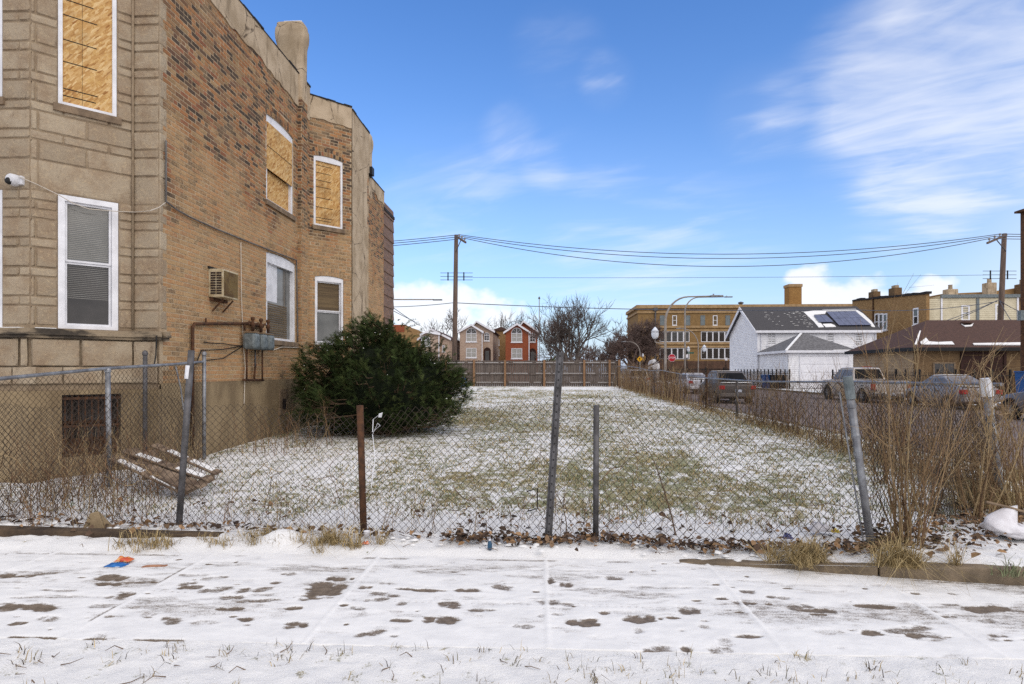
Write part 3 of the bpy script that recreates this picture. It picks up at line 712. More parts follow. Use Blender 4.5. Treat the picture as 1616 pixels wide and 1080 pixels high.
def lay(m, F, a0, a1, z0, z1, ops, s='side', keep=0, skip=None):
    """courses with a header course every seventh; returns pieces for the nearest bricks"""
    r = 0; z = z0
    while z + CRS * .6 < z1:
        head = r % 7 == 3; L = .107 if head else .214
        a = a0 - (L / 2 if r % 2 else 0) - random.uniform(0, .02); zm = z + CRS / 2
        while a < a1:
            p, q = max(a, a0), min(a + L - .016, a1)
            segs = [(p, q)] if q - p > .025 else []
            for o in ops:
                for ex in ([0, o.ring] if o.ring else [0]):
                    sp = o.span(zm, ex)
                    if not sp: continue
                    nsg = []
                    for u, v in segs:
                        if v <= sp[0] or u >= sp[1]: nsg.append((u, v)); continue
                        if sp[0] - u > .03: nsg.append((u, sp[0]))
                        if v - sp[1] > .03: nsg.append((sp[1], v))
                    segs = nsg
            for u, v in segs:
                if skip and skip((u + v) / 2, zm): continue
                c = pick(zm, F.pt((u + v) / 2, 0).y, s); n = random.uniform(.0025, .006)
                if random.random() < .015: n = .0008
                if keep and u < keep and len(singles) < 299:
                    singles.append((F, u, v, z + .006, z + CRS - .009, n, c))
                else:
                    m.cur = c; brick_shape(m, F, u, v, z + .006, z + CRS - .009, n)
            a += L
        z += CRS; r += 1
    for o in ops:                                    # brick arches, two rings of headers on edge
        if not o.ring: continue
        k = int((o.a1 - o.a0 + .06) / .072); slope = 0
        for row in range(2):
            for i in range(k):
                a = o.a0 - .03 + (i + .5) * (o.a1 - o.a0 + .06) / k
                t = max(-1, min(1, 2 * (a - (o.a0 + o.a1) / 2) / (o.a1 - o.a0))); sl = -4 * o.r * t / (o.a1 - o.a0)
                zb = o.b1 - o.r * t * t + .005 + row * .1
                m.cur = pick(zb, F.pt(a, 0).y, 'bay'); w_ = .03; h = .088; dx = -sl * h
                P = [F.pt(a - w_, zb - sl * w_, 0), F.pt(a + w_, zb + sl * w_, 0), F.pt(a + w_ + dx, zb + h + sl * w_, 0), F.pt(a - w_ + dx, zb + h - sl * w_, 0)]
                P += [p + F.n * .005 for p in P]
                m.add(P, ((4, 5, 6, 7), (0, 1, 5, 4), (1, 2, 6, 5), (2, 3, 7, 6), (3, 0, 4, 7)))
bricks = MB()
def plast_low_A(a): return 7.80 - .22 * a / L1 + .12 * (vnoise(a * 1.3, 0, 4) - .5) + .08 * (vnoise(a * 5, 2, 5) - .5)
def plast_low_B(a): return 7.66 + .05 * (vnoise(a * 6, 0, 6) - .5)
lay(bricks, FA, .085, L1, 1.39, 7.9, [sU, sL, sAC], 'side', keep=.62, skip=lambda a, z: z > plast_low_A(a) + .05 or (a < .17 and int((z - 2.2) / .1925) % 2 == 0))
lay(bricks, FB, 0.0, LB - .004, 1.39, 7.75, [bU, bL], 'bay', skip=lambda a, z: z > plast_low_B(a) + .04)
lay(bricks, FE, 1.9, FE1 - .002, .3, 7.6, [], 'side')
lay(bricks, FC, 1.30, 1.515, 5.6, 7.0, [], 'side', skip=lambda a, z: vnoise(a * 9, z * 3, 3) < .55)
# chimney breast standing just proud of the side wall
FCH = Fr((-5.40, FA.pt(FA.a(476.5, n=.1), 0).y, 0), (0, 1, 0)); LCH = .32
FCL = Fr((-5.5, FCH.o.y, 0), (1, 0, 0))
lay(bricks, FCH, 0, LCH, 1.39, 7.75, [], 'bay'); lay(bricks, FCL, 0, .098, 1.39, 7.75, [], 'bay')
FC2 = Fr((-5.36, 18.75, 0), (0, 1, 0)); FC2L = Fr((-5.5, 18.75, 0), (1, 0, 0))
lay(bricks, FC2, 0, .42, .3, 7.1, [], 'bay'); lay(bricks, FC2L, 0, .138, .3, 7.1, [], 'bay')
o = part(B_, 'brick_courses', bricks, M['brick'], kind='stuff')
for F, u, v, z0, z1, n, c in singles:
    m = MB(); m.cur = c; brick_shape(m, F, u, v, z0, z1, n)
    part(B_, 'brick', m, M['brick'])
m = MB(); m.fbox(FCH, 0.001, LCH - .001, 1.38, 7.80, -.3, 0); m.fbox(FC2, .001, .419, .1, 7.2, -.3, 0)
part(B_, 'chimney_core', m, M['mortar'])

# parapet plaster with ragged lower edge
def ragged(m, F, a0, a1, low, top, n0, n1, k):
    for i in range(k):
        p, q = a0 + (a1 - a0) * i / k, a0 + (a1 - a0) * (i + 1) / k
        lp, lq = low(p), low(q)
        m.add([F.pt(p, lp, n0), F.pt(q, lq, n0), F.pt(q, top, n0), F.pt(p, top, n0), F.pt(p, lp, n1), F.pt(q, lq, n1), F.pt(q, top, n1), F.pt(p, top, n1)], ((4, 5, 6, 7), (0, 1, 5, 4), (3, 7, 6, 2)))
m = MB(); ragged(m, FA, 0, L1 - .02, plast_low_A, 8.33, -.05, .022, 90); part(B_, 'parapet_plaster', m, M['plaster'])
m = MB(); ragged(m, FB, 0, LB, plast_low_B, 8.17, -.05, .022, 26); part(B_, 'parapet_plaster', m, M['plaster'])
m = MB(); ragged(m, FC, 0, 1.52, lambda a: (.25 if a < 1.3 else 6.9 + .5 * vnoise(a * 20, 1, 2)), 8.12, -.05, .022, 24); part(B_, 'plaster_panel', m, M['plaster'])
m = MB(); ragged(m, FE, 1.4, FE1, lambda a: 7.42 + .15 * (vnoise(a * 4, 1, 2) - .5), 7.85, -.05, .022, 20); part(B_, 'parapet_plaster', m, M['plaster'])
def stack(F, w, dp, zb, zt, name):
    c0 = F.pt(w / 2, 0, -dp / 2); prof = []
    m = MB()
    rr = [(1.0, zb), (1.0, zt - .62), (1.02, zt - .5), (1.13, zt - .36), (1.16, zt - .24), (1.13, zt - .12), (1.05, zt - .07), (1.02, zt)]
    nn = 20
    vs_ = []
    for r_, z in rr:
        for k in range(nn):
            t = 2 * math.pi * k / nn; ca, sa = math.cos(t), math.sin(t); e = .3
            x = math.copysign(abs(ca) ** e, ca) * w / 2 * r_; y = math.copysign(abs(sa) ** e, sa) * dp / 2 * r_
            j = .012 * (vnoise(k * .7, z * 2, 5) - .5)
            vs_.append(c0 + F.u * (x + j) + F.n * (y + j) + Vector((0, 0, z)))
    fs = [(i * nn + k, i * nn + (k + 1) % nn, (i + 1) * nn + (k + 1) % nn, (i + 1) * nn + k) for i in range(len(rr) - 1) for k in range(nn)]
    fs.append(tuple(range((len(rr) - 1) * nn, len(rr) * nn))); m.add(vs_, fs)
    return part(B_, name, m, M['plaster'], smooth=True)
c1 = stack(FCH, LCH + .04, .6, 7.7, 9.52, 'chimney')
m = MB(); m.fbox(FCH, .02, LCH - .02, 9.52, 9.545, -.42, -.02); part(B_, 'snow_cap', m, M['snow'], sub=c1)
stack(FC2, .46, .5, 7.0, 9.05, 'chimney')
# tarred roof edge and roof
m = MB()
for F, a1, z in ((FA, L1 - .02, 8.33), (FB, LB, 8.17), (FC, 1.52, 8.12), (FE, FE1, 7.85)):
    k = 14 if F is FA else 5
    for i in range(k):
        p, q = a1 * i / k + .004, a1 * (i + 1) / k
        if F is FE and p < 1.4: continue
        h = .02 + .025 * random.random(); m.fbox(F, p, q, z + .001, z + h, -.25, .03 + .015 * random.random())
part(B_, 'roof_edge', m, M['tar'], kind='stuff')
m = MB(); m.poly([(-12, 8.6, 7.9), (-5.52, 8.6, 7.9), (-5.52, 14.26, 7.9), (-4.76, 15.03, 7.9), (-4.76, 16.55, 7.9), (-5.52, 17.3, 7.9), (-5.52, 21, 7.75), (-12, 21, 7.75)])
m.poly([(-12, 8.6, 0), (-12, 21.0, 0), (-12, 21, 7.75), (-12, 8.6, 7.9)]); m.poly([(-12, 21.1, 0), (-5.52, 21.1, 0), (-5.52, 21.1, 7.7), (-12, 21.1, 7.7)])
part(B_, 'roof', m, M['tar'])
# foundation
m = MB()
for F, a0, a1, ops in ((FA, 0, L1, []), (FB, 0, LB, [])):
    wall_back(m, F, a0, a1, -.2, 1.40, ops, n=.022)
wall_back(m, FS, -.0207, LS - .0207, -.2, 1.33, [fB], n=.05, depth=.25); wall_back(m, FF, 0, 2.8007, -.2, 1.33, [], n=.05); wall_back(m, FP, .0207, .412, -.2, 1.33, [], n=.05)
m.poly([FP.pt(.412, -.2, .05), FP.pt(.412, 1.33, .05), FP.pt(.412, 1.33, -.02), FP.pt(.412, -.2, -.02)])
for F_, a_, b_ in ((FF, 0, 2.78), (FS, 0, LS), (FP, 0, .41)): m.poly([F_.pt(a_, 1.331, .05), F_.pt(b_, 1.331, .05), F_.pt(b_, 1.331, -.05), F_.pt(a_, 1.331, -.05)])
m.fbox(FA, 0, L1, 1.401, 1.415, -.02, .022)
part(B_, 'foundation', m, M['found'])
# lighter tar-stained damp course at the basement: window with rusty bars
bw = part(B_, 'basement_window', MB().fbox(FS, fB.a0, fB.a1, fB.b0, fB.b1, -.19, -.17), M['pane_dark'])
m = MB()
for i in range(9):
    a = fB.a0 + (fB.a1 - fB.a0) * (i + .5) / 9; m.fbox(FS, a - .008, a + .008, fB.b0, fB.b1, .0, .016)
for b in (.5, .82, 1.2): m.fbox(FS, fB.a0, fB.a1, b, b + .035, .017, .026)
part(B_, 'window_bars', m, M['rust'], sub=bw)
m = MB(); m.fbox(FS, fB.a0, fB.a1, .42, .66, -.165, -.12); m.fbox(FS, fB.a0, fB.a1, .86, .9, -.16, -.1); part(B_, 'rusty_panel', m, M['rust'], sub=bw)
# small vent near the evergreen
va0, va1 = FA.a(441, n=.03), FA.a(453, n=.03)
vt = part(B_, 'glass_block_frame', MB().fbox(FA, va0, va1, .66, 1.20, .023, .05), M['sill'])
m = MB(); m.fbox(FA, va0 + .1, va1 - .1, .78, 1.0, .051, .056); part(B_, 'vent', m, M['ac_dark'], sub=vt)

# ---------------- stone front
jback = MB()
wall_back(jback, FS, 0, LS, 1.33, 9.0, [fU, fL], depth=.16); wall_back(jback, FF, 0, 2.78, 1.33, 9.0, [gU, gL], depth=.16); wall_back(jback, FP, 0, .39, 1.33, 9.0, [])
part(B_, 'stone_backing', jback, M['stone_joint'])
def stone(F, a0, a1, b0, b1, rough=.028, nx=None, name='stone_block', n_base=0.0, wrapL=0, wrapR=0):
    w_, h_ = a1 - a0, b1 - b0
    if w_ < .03 or h_ < .03: return
    nx = nx or max(3, min(9, int(w_ / .07) + 2)); ny = max(3, min(6, int(h_ / .06) + 2)); s = random.randint(0, 999)
    m = MB(); vs_ = []
    for j in range(ny + 1):
        for i in range(nx + 1):
            e = min(i, nx - i, j, ny - j)
            a = a0 + w_ * i / nx; b = b0 + h_ * j / ny
            if e == 0: n = n_base; a += random.uniform(-.004, .004); b += random.uniform(-.004, .004)
            else:
                f = 1.0 if e > 1 else .8
                n = n_base + f * (.008 + .75 * rough * (.25 + 1.3 * float(vnoise(a * 9 + s, b * 11 + s, s)) * float(vnoise(a * 3.5 + s, b * 4, s + 1)) + .2 * float(vnoise(a * 26, b * 26, s + 2))))
                if e == 1:
                    a += (.5 - i / nx) * 0; 
                    if i == 1: a = a0 + .014
                    if i == nx - 1: a = a1 - .014
                    if j == 1: b = b0 + .012
                    if j == ny - 1: b = b1 - .012
            vs_.append(F.pt(a, b, n))
    W = nx + 1
    m.add(vs_, [(j * W + i, j * W + i + 1, (j + 1) * W + i + 1, (j + 1) * W + i) for j in range(ny) for i in range(nx)])
    me = m.mesh(name, B_.location, smooth=False)
    me.polygons.foreach_set('use_smooth', [True] * len(me.polygons)); me.set_sharp_from_angle(angle=R(28))
    link(name, me, M['stone'], B_)
J = .008
def course(b0, b1, tall, ops_f, ops_g, band=False):
    r_ = .003 if band else .028
    g = lambda F, a, b: stone(F, a + J, b - J, b0 + J, b1 - J, r_)
    # front face
    if any(o.b0 < (b0 + b1) / 2 < o.b1 for o in ops_g):
        o = ops_g[0]; j = o.a1 + (2.78 - o.a1) * (.99 if tall else .62)
        if tall: g(FF, o.a1, 2.78)
        else: g(FF, o.a1, j); g(FF, j, 2.78)
        g(FF, .3, o.a0)
    else:
        for a, b in ((.6, 1.3), (1.3, 2.1 if tall else 1.9), (2.1 if tall else 1.9, 2.78)): g(FF, a, b)
    # angled face
    hit = [o for o in ops_f if o.b0 < (b0 + b1) / 2 < o.b1]
    if hit:
        o = hit[0]
        if tall: j = FS.a(56); g(FS, 0, j); g(FS, j, o.a0)
        else: g(FS, 0, o.a0)
        g(FS, o.a1, LS)
    elif band: g(FS, 0, FS.a(34 if False else 60)); g(FS, FS.a(60), LS)
    else:
        js = [0, FS.a(60), FS.a(137), LS] if tall else [0, FS.a(100), FS.a(172), LS]
        for a, b in zip(js[:-1], js[1:]): g(FS, a, b)
    g(FP, .0, .385)
    # quoins return along the side wall, long and short by turns
    stone(FA, 0 + .001, .165 if tall else .08, b0 + J / 2, b1 - J / 2, .006)
z = 2.20; t = 1
while z < 3.8:
    h = .262 if t else .123; h = min(h, 3.86 - z)
    course(z, z + h, t, [fL], [gL]); z += h; t = 1 - t
course(3.99, 4.40, 1, [], [], band=True)
course(3.86, 3.99, 0, [fL], [gL])
z = 4.40; t = 1
while z < 9.0:
    h = .262 if t else .123
    course(z, z + h, t, [fU], [gU]); z += h; t = 1 - t
# base courses under the ledge
for F, js in ((FS, [0, FS.a(127), LS]), (FF, [.5, 1.7, FF.a(33)]), (FF, [FF.a(35), 2.78]), (FP, [0.02, .385])):
    for a, b in zip(js[:-1], js[1:]): stone(F, a + .012, b - .012, 1.66, 2.02, .045, n_base=.03)
for F, js in ((FS, [0, .35, .8, LS]), (FF, [.5, 1.5, FF.a(22), FF.a(60)]), (FP, [0.0, .385])):
    for a, b in zip(js[:-1], js[1:]): stone(F, a + .006, b - .006, 1.42, 1.645, .012, n_base=.03)
# ledge that runs round the front
m = MB()
for b0, b1, n in ((2.035, 2.075, .075), (2.076, 2.125, .105), (2.126, 2.16, .085)):
    q = [FF.pt(.3, b0, n), FF.pt(2.78, b0, 0), FS.pt(LS, b0, 0)]
    c_ = math.tan(R(22.5)) * n
    inner = [FF.pt(.3, 0, -.05), FF.pt(2.78, 0, -.05), FS.pt(LS, 0, -.05), FP.pt(.39, 0, -.05)]
    outer = [FF.pt(.3, 0, n), FF.pt(2.78 + c_, 0, n), FS.pt(LS - c_, 0, n), FP.pt(.39 + n, 0, n)]
    loop = inner + outer[::-1]
    lo = [p + Vector((0, 0, b0)) for p in loop]; k = len(lo)
    for i in range(3):
        A = [inner[i], inner[i + 1], outer[i + 1], outer[i]]
        m.prism([p + Vector((0, 0, b0)) for p in A], (0, 0, b1 - b0))
    m.box(-5.5, -5.5 + n, 8.54, 8.66, b0, b1)
lg = part(B_, 'stone_ledge', m, M['ledge'])
m = MB(); m.fbox(FF, .6, 2.70, 2.161, 2.17, .0, .07); m.fbox(FS, .05, FS.a(88), 2.161, 2.17, .02, .07); part(B_, 'ledge_snow', m, M['snow'], sub=lg)

# ---------------- windows
def bars(F, a0, a1, b0, b1, w_, n0, n1, m=None, bottom=None):
    m = m or MB(); bt = bottom if bottom is not None else w_
    m.fbox(F, a0, a0 + w_, b0, b1, n0, n1); m.fbox(F, a1 - w_, a1, b0, b1, n0, n1)
    m.fbox(F, a0 + w_, a1 - w_, b1 - w_, b1, n0, n1); m.fbox(F, a0 + w_, a1 - w_, b0, b0 + bt, n0, n1)
    return m
def arch_fill(m, F, o, w_, n0, n1, k=14):
    """arched head of the frame, filled down to its springing"""
    pts = [(o.a0 + (o.a1 - o.a0) * i / k) for i in range(k + 1)]
    zb = o.b1 - o.r - w_
    m.prism([F.pt(o.a0, zb, n0), F.pt(o.a1, zb, n0)] + [F.pt(a, o.top(a) - .004, n0) for a in pts[::-1]], F.n * (n1 - n0))
def window(F, o, kind, n=-.10, fw=.055):
    e = .004
    a0, a1, b0 = o.a0 + e, o.a1 - e, o.b0 + .03
    b1 = o.b1 - o.r - (fw if o.r else e)
    m = MB(); bars(F, a0, a1, b0, b1, fw, n - .05, n + .05, m, .05)
    if o.r: arch_fill(m, F, o, fw, n - .05, n + .045)
    wf = part(B_, 'window', m, M['white_frame'])
    ia0, ia1, ib0, ib1 = a0 + fw, a1 - fw, b0 + .05, b1 - fw
    m = MB().fbox(F, o.a0 - .05, o.a1 + .05, o.b0 - .07, o.b0 + .028, -.12, .05)
    part(B_, 'sill', m, M['sill'], sub=wf)
    if kind == 'osb':
        part(B_, 'boarding', MB().fbox(F, ia0, ia1, ib0, ib1, n - .03, n + .015), M['osb'], sub=wf)
        m = MB(); hh = ib1 - ib0
        for f in (.04, .10, .26, .42, .58, .70, .82, .93):
            f += random.uniform(-.015, .015); m.fbox(F, ia0 + .01, ia0 + (ia1 - ia0) * random.uniform(.58, .72), ib0 + hh * f, ib0 + hh * f + .012, n + .0155, n + .018)
        m.fbox(F, ia0 + (ia1 - ia0) * .39, ia0 + (ia1 - ia0) * .395, ib0, ib0 + hh * .8, n + .0155, n + .017)
        part(B_, 'printed_lines', m, M['black_line'], sub=wf)
    elif kind == 'osb2':
        part(B_, 'boarding', MB().fbox(F, ia0, ia1, ib0, ib0 + .62, n - .03, n - .01), M['osb'], sub=wf)
        part(B_, 'boarding', MB().fbox(F, ia0 - .03, ia1 + .015, ib0 + .60, ib1 + .02, n + .052, n + .07), M['osb'], sub=wf)
        m = MB(); m.fbox(F, ia0 - .03, ia1 + .01, ib0 + 1.05, ib0 + 1.062, n + .0702, n + .073)
        part(B_, 'printed_lines', m, M['black_line'], sub=wf)
    elif kind == 'sash':
        mid = ib0 + (ib1 - ib0) * .52; sw = .028
        s_ = MB(); bars(F, ia0 + .002, ia1 - .002, mid - .01, ib1, sw, n - .035, n + .012, s_); bars(F, ia0 + .002, ia1 - .002, ib0, mid - .011, sw, n - .045, n - .005, s_)
        part(B_, 'sash', s_, M['white_frame'], sub=wf)
        part(B_, 'pane', MB().fbox(F, ia0 + sw, ia1 - sw, mid + .012, ib1 - sw, n - .03, n - .026), M['pane_grey'] if F is FS or F is FF else M['curtain'], sub=wf)
        part(B_, 'pane', MB().fbox(F, ia0 + sw, ia1 - sw, ib0 + sw, mid - .035, n - .04, n - .036), M['pane_dark'] if F is FS or F is FF else M['pane_grey'], sub=wf)
        if F is FS or F is FF:
            m = MB(); z_ = ib0 + .38
            while z_ < ib1 - sw - .02:
                if abs(z_ - mid) > .04: m.fbox(F, ia0 + sw + .01, ia1 - sw - .01, z_, z_ + (.012 if z_ > mid else .006), n - .0275 if z_ > mid else n - .0375, n - .0245 if z_ > mid else n - .0345)
                z_ += .026
            part(B_, 'blind', m, M['blind'], sub=wf, kind='stuff')
    elif kind == 'pane':
        part(B_, 'pane', MB().fbox(F, ia0, ia1, ib0, ib1, n - .03, n - .026), M['pane_grey'], sub=wf)
        part(B_, 'curtain', MB().fbox(F, ia0, ia0 + .62, ib0 + .75, ib1, n - .0255, n - .022), M['plastic_white'], sub=wf)
        m = MB()
        for i in range(16): m.fbox(F, ia0, ia1 - .16, ib0 + .01 + i * .045, ib0 + .035 + i * .045, n - .0255, n - .021)
        part(B_, 'blind', m, M['curtain'], sub=wf, kind='stuff')
    return wf
window(FS, fU, 'osb', n=-.05, fw=.05); window(FS, fL, 'sash', n=-.05, fw=.075)
window(FF, gU, 'pane', n=-.05); window(FF, gL, 'sash', n=-.05)
window(FA, sU, 'osb2', n=-.07, fw=.08); window(FA, sL, 'pane', n=-.07, fw=.09)
window(FB, bU, 'osb', n=-.06, fw=.05); window(FB, bL, 'sash', n=-.06, fw=.05)
# brown sided addition at the back
FG = Fr((-5.5, 21.12, 0), (0, 1, 0)); LG = FG.a(622)
m = MB(); m.box(-11, -5.53, 21.14, 21.12 + LG, 0, 7.25); part(B_, 'addition', m, M['siding_brown'])
z = .2
while z < 7.2:
    m = MB(); m.add([FG.pt(0, z, .0), FG.pt(LG, z, .0), FG.pt(LG, z + .40, -.028), FG.pt(0, z + .40, -.028), FG.pt(0, z, -.029), FG.pt(LG, z, -.029)], ((0, 1, 2, 3), (0, 4, 5, 1)))
    part(B_, 'siding_board', m, M['siding_brown']); z += .41
m = MB(); m.box(-11, -5.48, 21.1, 21.14 + LG, 7.26, 7.36); part(B_, 'addition_roof_edge', m, M['tar'])

# ---------------- things fixed to the building
ac = thing('air_conditioner', 'cream window air conditioner poking out of the brick wall', 'air conditioner', FA.pt(1.56, 2.8, 0))
m = MB(); m.fbox(FA, 1.305, 1.815, 2.82, 3.29, -.1, .245); part(ac, 'casing', m, M['ac_case'], bevel=.01)
m = MB(); m.fbox(FA, 1.335, 1.79, 2.85, 3.26, .246, .252); part(ac, 'rear_grille', m, M['ac_grille'])
for n0 in (.035, .135):
    m = MB()
    for i in range(9): m.fbox(FA, 1.299, 1.3045, 2.87 + i * .042, 2.898 + i * .042, n0, n0 + .085)
    part(ac, 'side_vent', m, M['ac_dark'])
m = MB(); m.fbox(FA, 1.31, 1.81, 2.765, 2.818, .02, .06); m.bar(FA.pt(1.4, 2.6, .015), FA.pt(1.4, 2.8, .2), .02); m.bar(FA.pt(1.72, 2.6, .015), FA.pt(1.72, 2.8, .2), .02); part(ac, 'bracket', m, M['rust'])
m = MB(); m.fbox(FA, 1.27, 1.85, 3.295, 3.33, .0, .03); part(ac, 'lintel_gap', m, M['tar'])

# gas meters in a row
def onA(u, v, n=.02): return on_plane(u, v, FA.o + FA.n * n, FA.n)
ys = [onA(u, 540, .2).y for u in (399, 412, 423)]
for i, y in enumerate(ys):
    g = thing('gas_meter', ['grey gas meter nearest the street in the row under the rusty pipe', 'middle grey gas meter on the brick wall', 'grey gas meter closest to the white side window'][i], 'gas meter', (-5.36, y, 1.98), group='gas meters on the brick wall')
    m = MB(); m.box(-5.45, -5.20, y - .11, y + .11, 1.99, 2.29); part(g, 'meter_case', m, M['meter'], bevel=.05)
    m = MB(); m.box(-5.43, -5.22, y - .09, y + .09, 2.292, 2.315); part(g, 'meter_top', m, M['sill'])
    m = MB(); m.lathe((-5.3, y, 2.33), [(.028, 0), (.028, .08), (.042, .10), (.042, .14), (.026, .16), (.026, .20), (.038, .21), (.038, .25), (.015, .26)], 10)
    m.tube([(-5.42, y - .07, 2.33), (-5.42, y - .07, 2.46), (-5.33, y - .02, 2.50)], .022, 8); part(g, 'valve', m, M['rust'], smooth=True)
    m = MB(); zb = 1.42 if i != 1 else 1.68
    m.tube([(-5.40, y - .03, 1.99), (-5.40, y - .03, zb)], .017, 8); part(g, 'pipe', m, M['galv_dull' if i == 1 else 'rust'], smooth=True)
m = MB(); m.tube([(-5.42, ys[0] - .12, 1.43), (-5.42, ys[2] + .06, 1.41)], .022, 8); m.tube([(-5.42, ys[1] - .03, 1.43), (-5.42, ys[1] + .02, 1.7)], .02, 8)
solo('pipe', m, M['rust'], 'rusty joining pipe low on the wall under the three gas meters', 'pipe', smooth=True)
p0, p1, p2 = onA(304, 575, .05), onA(304, 511, .05), onA(392, 517, .05)
m = MB(); m.tube([(p0.x, p0.y, .35), (p0.x, p0.y, p1.z - .05), (p0.x, p0.y + .05, p1.z), (p2.x, p2.y - .1, 2.47), (p2.x, ys[2] + .1, 2.46)], .026, 8)
m.tube([onA(325, 512, .05), onA(325, 502, .05)], .014, 6)
solo('pipe', m, M['rust'], 'brown rusty gas pipe bent at the corner beside the fence', 'pipe', smooth=True)
def cable(name, pts, r, m_, label, cat='cable', sag=0.0, group=None):
    q = []
    for a, b in zip(pts[:-1], pts[1:]):
        for i in range(8):
            t = i / 8; p = a.lerp(b, t); p = p - Vector((0, 0, sag * 4 * t * (1 - t))); q.append(p)
    q.append(pts[-1]); m = MB().tube(q, r, 6)
    return solo(name, m, M[m_], label, cat, group, True)
cable('conduit', [onA(262, 222, .035), onA(262, 318, .035), onA(280, 332, .035), onA(300, 343, .035), onA(340, 361, .035), onA(392, 382, .035), onA(468, 411, .035), onA(470, 540, .035)], .014, 'cable_grey', 'grey conduit dropping and then slanting across the brick wall')
cable('cable', [onA(380, 383, .03), onA(381, 470, .03), onA(384, 545, .03), onA(387, 580, .04), onA(385, 640, .04)], .008, 'cable_white', 'thin white cable hanging straight down past the gas meters')
cable('cable', [onA(322, 540, .03), onA(350, 542, .06), onA(384, 546, .03)], .009, 'cable_black', 'short black cable draped to the gas meters', sag=.01)
cable('cable', [onA(309, 575, .03), onA(318, 553, .03), onA(350, 552, .05), onA(384, 546, .03), onA(352, 566, .05), onA(325, 569, .03)], .009, 'cable_black', 'looped black cable sagging below the gas pipe')
cable('cable', [onA(384, 546, .05), onA(397, 549, .22), onA(430, 553, .04), onA(445, 548, .04), onA(475, 549, .04)], .009, 'cable_white', 'pale cable stapled under the side window sill')
cable('cable', [onA(247, 530, .03), onA(246, 560, .03), onA(243, 580, .03)], .009, 'cable_black', 'black cable at the stone corner above the fence')
m = MB(); a_ = FS.a(210)
m.tube([FS.pt(LS - .01, 9.0, .035), FS.pt(LS - .01, 2.2, .035)], .018, 8)
solo('downpipe', m, M['stone_joint'], 'thin grey downpipe in the inner corner of the stone front', 'downpipe', smooth=True)
sc = FF.px(18, 283, .1); cpos = FF.pt(sc[0], sc[1], .0)
scam = thing('security_camera', 'white dome security camera on the stone front', 'camera', cpos)
m = MB(); m.lathe(cpos + Vector((0, -.02, 0)), [(.075, 0), (.078, -.03), (.07, -.1), (.045, -.125)], 18, 'Y'); part(scam, 'housing', m, M['plastic_white'], smooth=True)
m = MB(); m.lathe(cpos + Vector((-.01, -.10, -.02)), [(.05, -.04), (.05, 0), (.042, .0), (.03, -.05)], 14, 'Y'); m.lathe(cpos + Vector((-.01, -.13, -.035)), [(.042, .01), (.036, -.014), (.02, -.028)], 14, 'Y'); part(scam, 'lens', m, M['cable_black'], smooth=True)
m = MB(); m.box(cpos.x + .02, cpos.x + .1, cpos.y - .06, cpos.y, cpos.z - .055, cpos.z + .06); part(scam, 'mount', m, M['plastic_white'], bevel=.01)
def onS(u, v, n=.05): return on_plane(u, v, FS.o + FS.n * n, FS.n)
cable('cable', [cpos + Vector((.08, -.08, .04)), onS(60, 292), onS(93, 308, .08), onS(115, 321, .1), onS(140, 330, .1), onS(185, 334, .08), onS(212, 335, .06), onA(236, 333, .05), onA(250, 328, .04), onA(261, 320, .04)], .006, 'cable_white', 'white cable strung from the security camera across the lower window')
bx = on_x(585, 271, -5.3)
m = MB(); m.box(-5.36, -5.22, bx.y - .12, bx.y + .12, bx.z - .12, bx.z + .12); m.box(-5.32, -5.26, bx.y - .05, bx.y + .05, bx.z - .2, bx.z - .12)
solo('floodlight', m, M['iron'], 'black wall light high on the second chimney', 'light')

# ================================================================== wire fences
def chain_mesh(path, length, bot, top, h=.036, rows=None, r=.0017, sway=.03, seed=1, tear=None):
    """woven zigzag wires between bot(s) and top(s) along path(s) -> (x, y)"""
    W = int(length / h); J = rows or int(1.22 / h)
    k = np.arange(W)[:, None]; j = np.arange(J + 1)[None, :]
    odd = (j % 2) ^ (k % 2)
    s = (k + odd) * h; t = j / J
    s2 = s + .05 * (fbm(s * 1.3, t * 2 + 5, seed, 2) - .5) + .012 * (vnoise(s * 9, t * 9, seed + 1) - .5)
    x, y = path(s2); z0 = bot(s2); z1 = top(s2)
    z = z0 + (z1 - z0) * t + .05 * (fbm(s * 1.1 + 9, t * 1.7, seed + 3, 2) - .5) * np.sin(np.pi * t) + .008 * (vnoise(s * 11, t * 13, seed + 4) - .5)
    off = sway * 2 * (fbm(s * .9, t * 1.6, seed + 7, 3) - .5) * (1 - .3 * t)
    x2, y2 = path(s2 + .02); dx, dy = x2 - x, y2 - y; L = np.sqrt(dx * dx + dy * dy) + 1e-9; nx, ny = -dy / L, dx / L
    wv = .004 * np.where((j % 2) == 0, 1, -1)
    P = np.stack([x + nx * (off + wv), y + ny * (off + wv), z], -1)          # W, J+1, 3
    ring = []
    for a in (0, 2.094, 4.189):
        ring.append(P + np.stack([nx * r * math.cos(a) + dx / L * r * math.sin(a), ny * r * math.cos(a) + dy / L * r * math.sin(a), np.zeros_like(z)], -1))
    V = np.stack(ring, 2).reshape(-1, 3)
    base = (np.arange(W)[:, None] * (J + 1) + np.arange(J)[None, :]) * 3
    keep = np.ones_like(base, bool)
    if tear is not None:
        sm = (s[:, :-1] + s[:, 1:]) / 2; keep = ~tear(sm, (j[:, :-1] + .5) / J + 0 * sm)
    base = base[keep]
    F_ = np.concatenate([np.stack([base + a, base + b, base + 3 + b, base + 3 + a], -1) for a, b in ((0, 1), (1, 2), (2, 0))])
    return V, F_
def polypath(pts):
    pts = np.array([(p[0], p[1]) for p in pts], float); d = np.sqrt(((pts[1:] - pts[:-1]) ** 2).sum(1)); c = np.concatenate([[0], np.cumsum(d)])
    return (lambda s: (np.interp(s, c, pts[:, 0]), np.interp(s, c, pts[:, 1]))), c
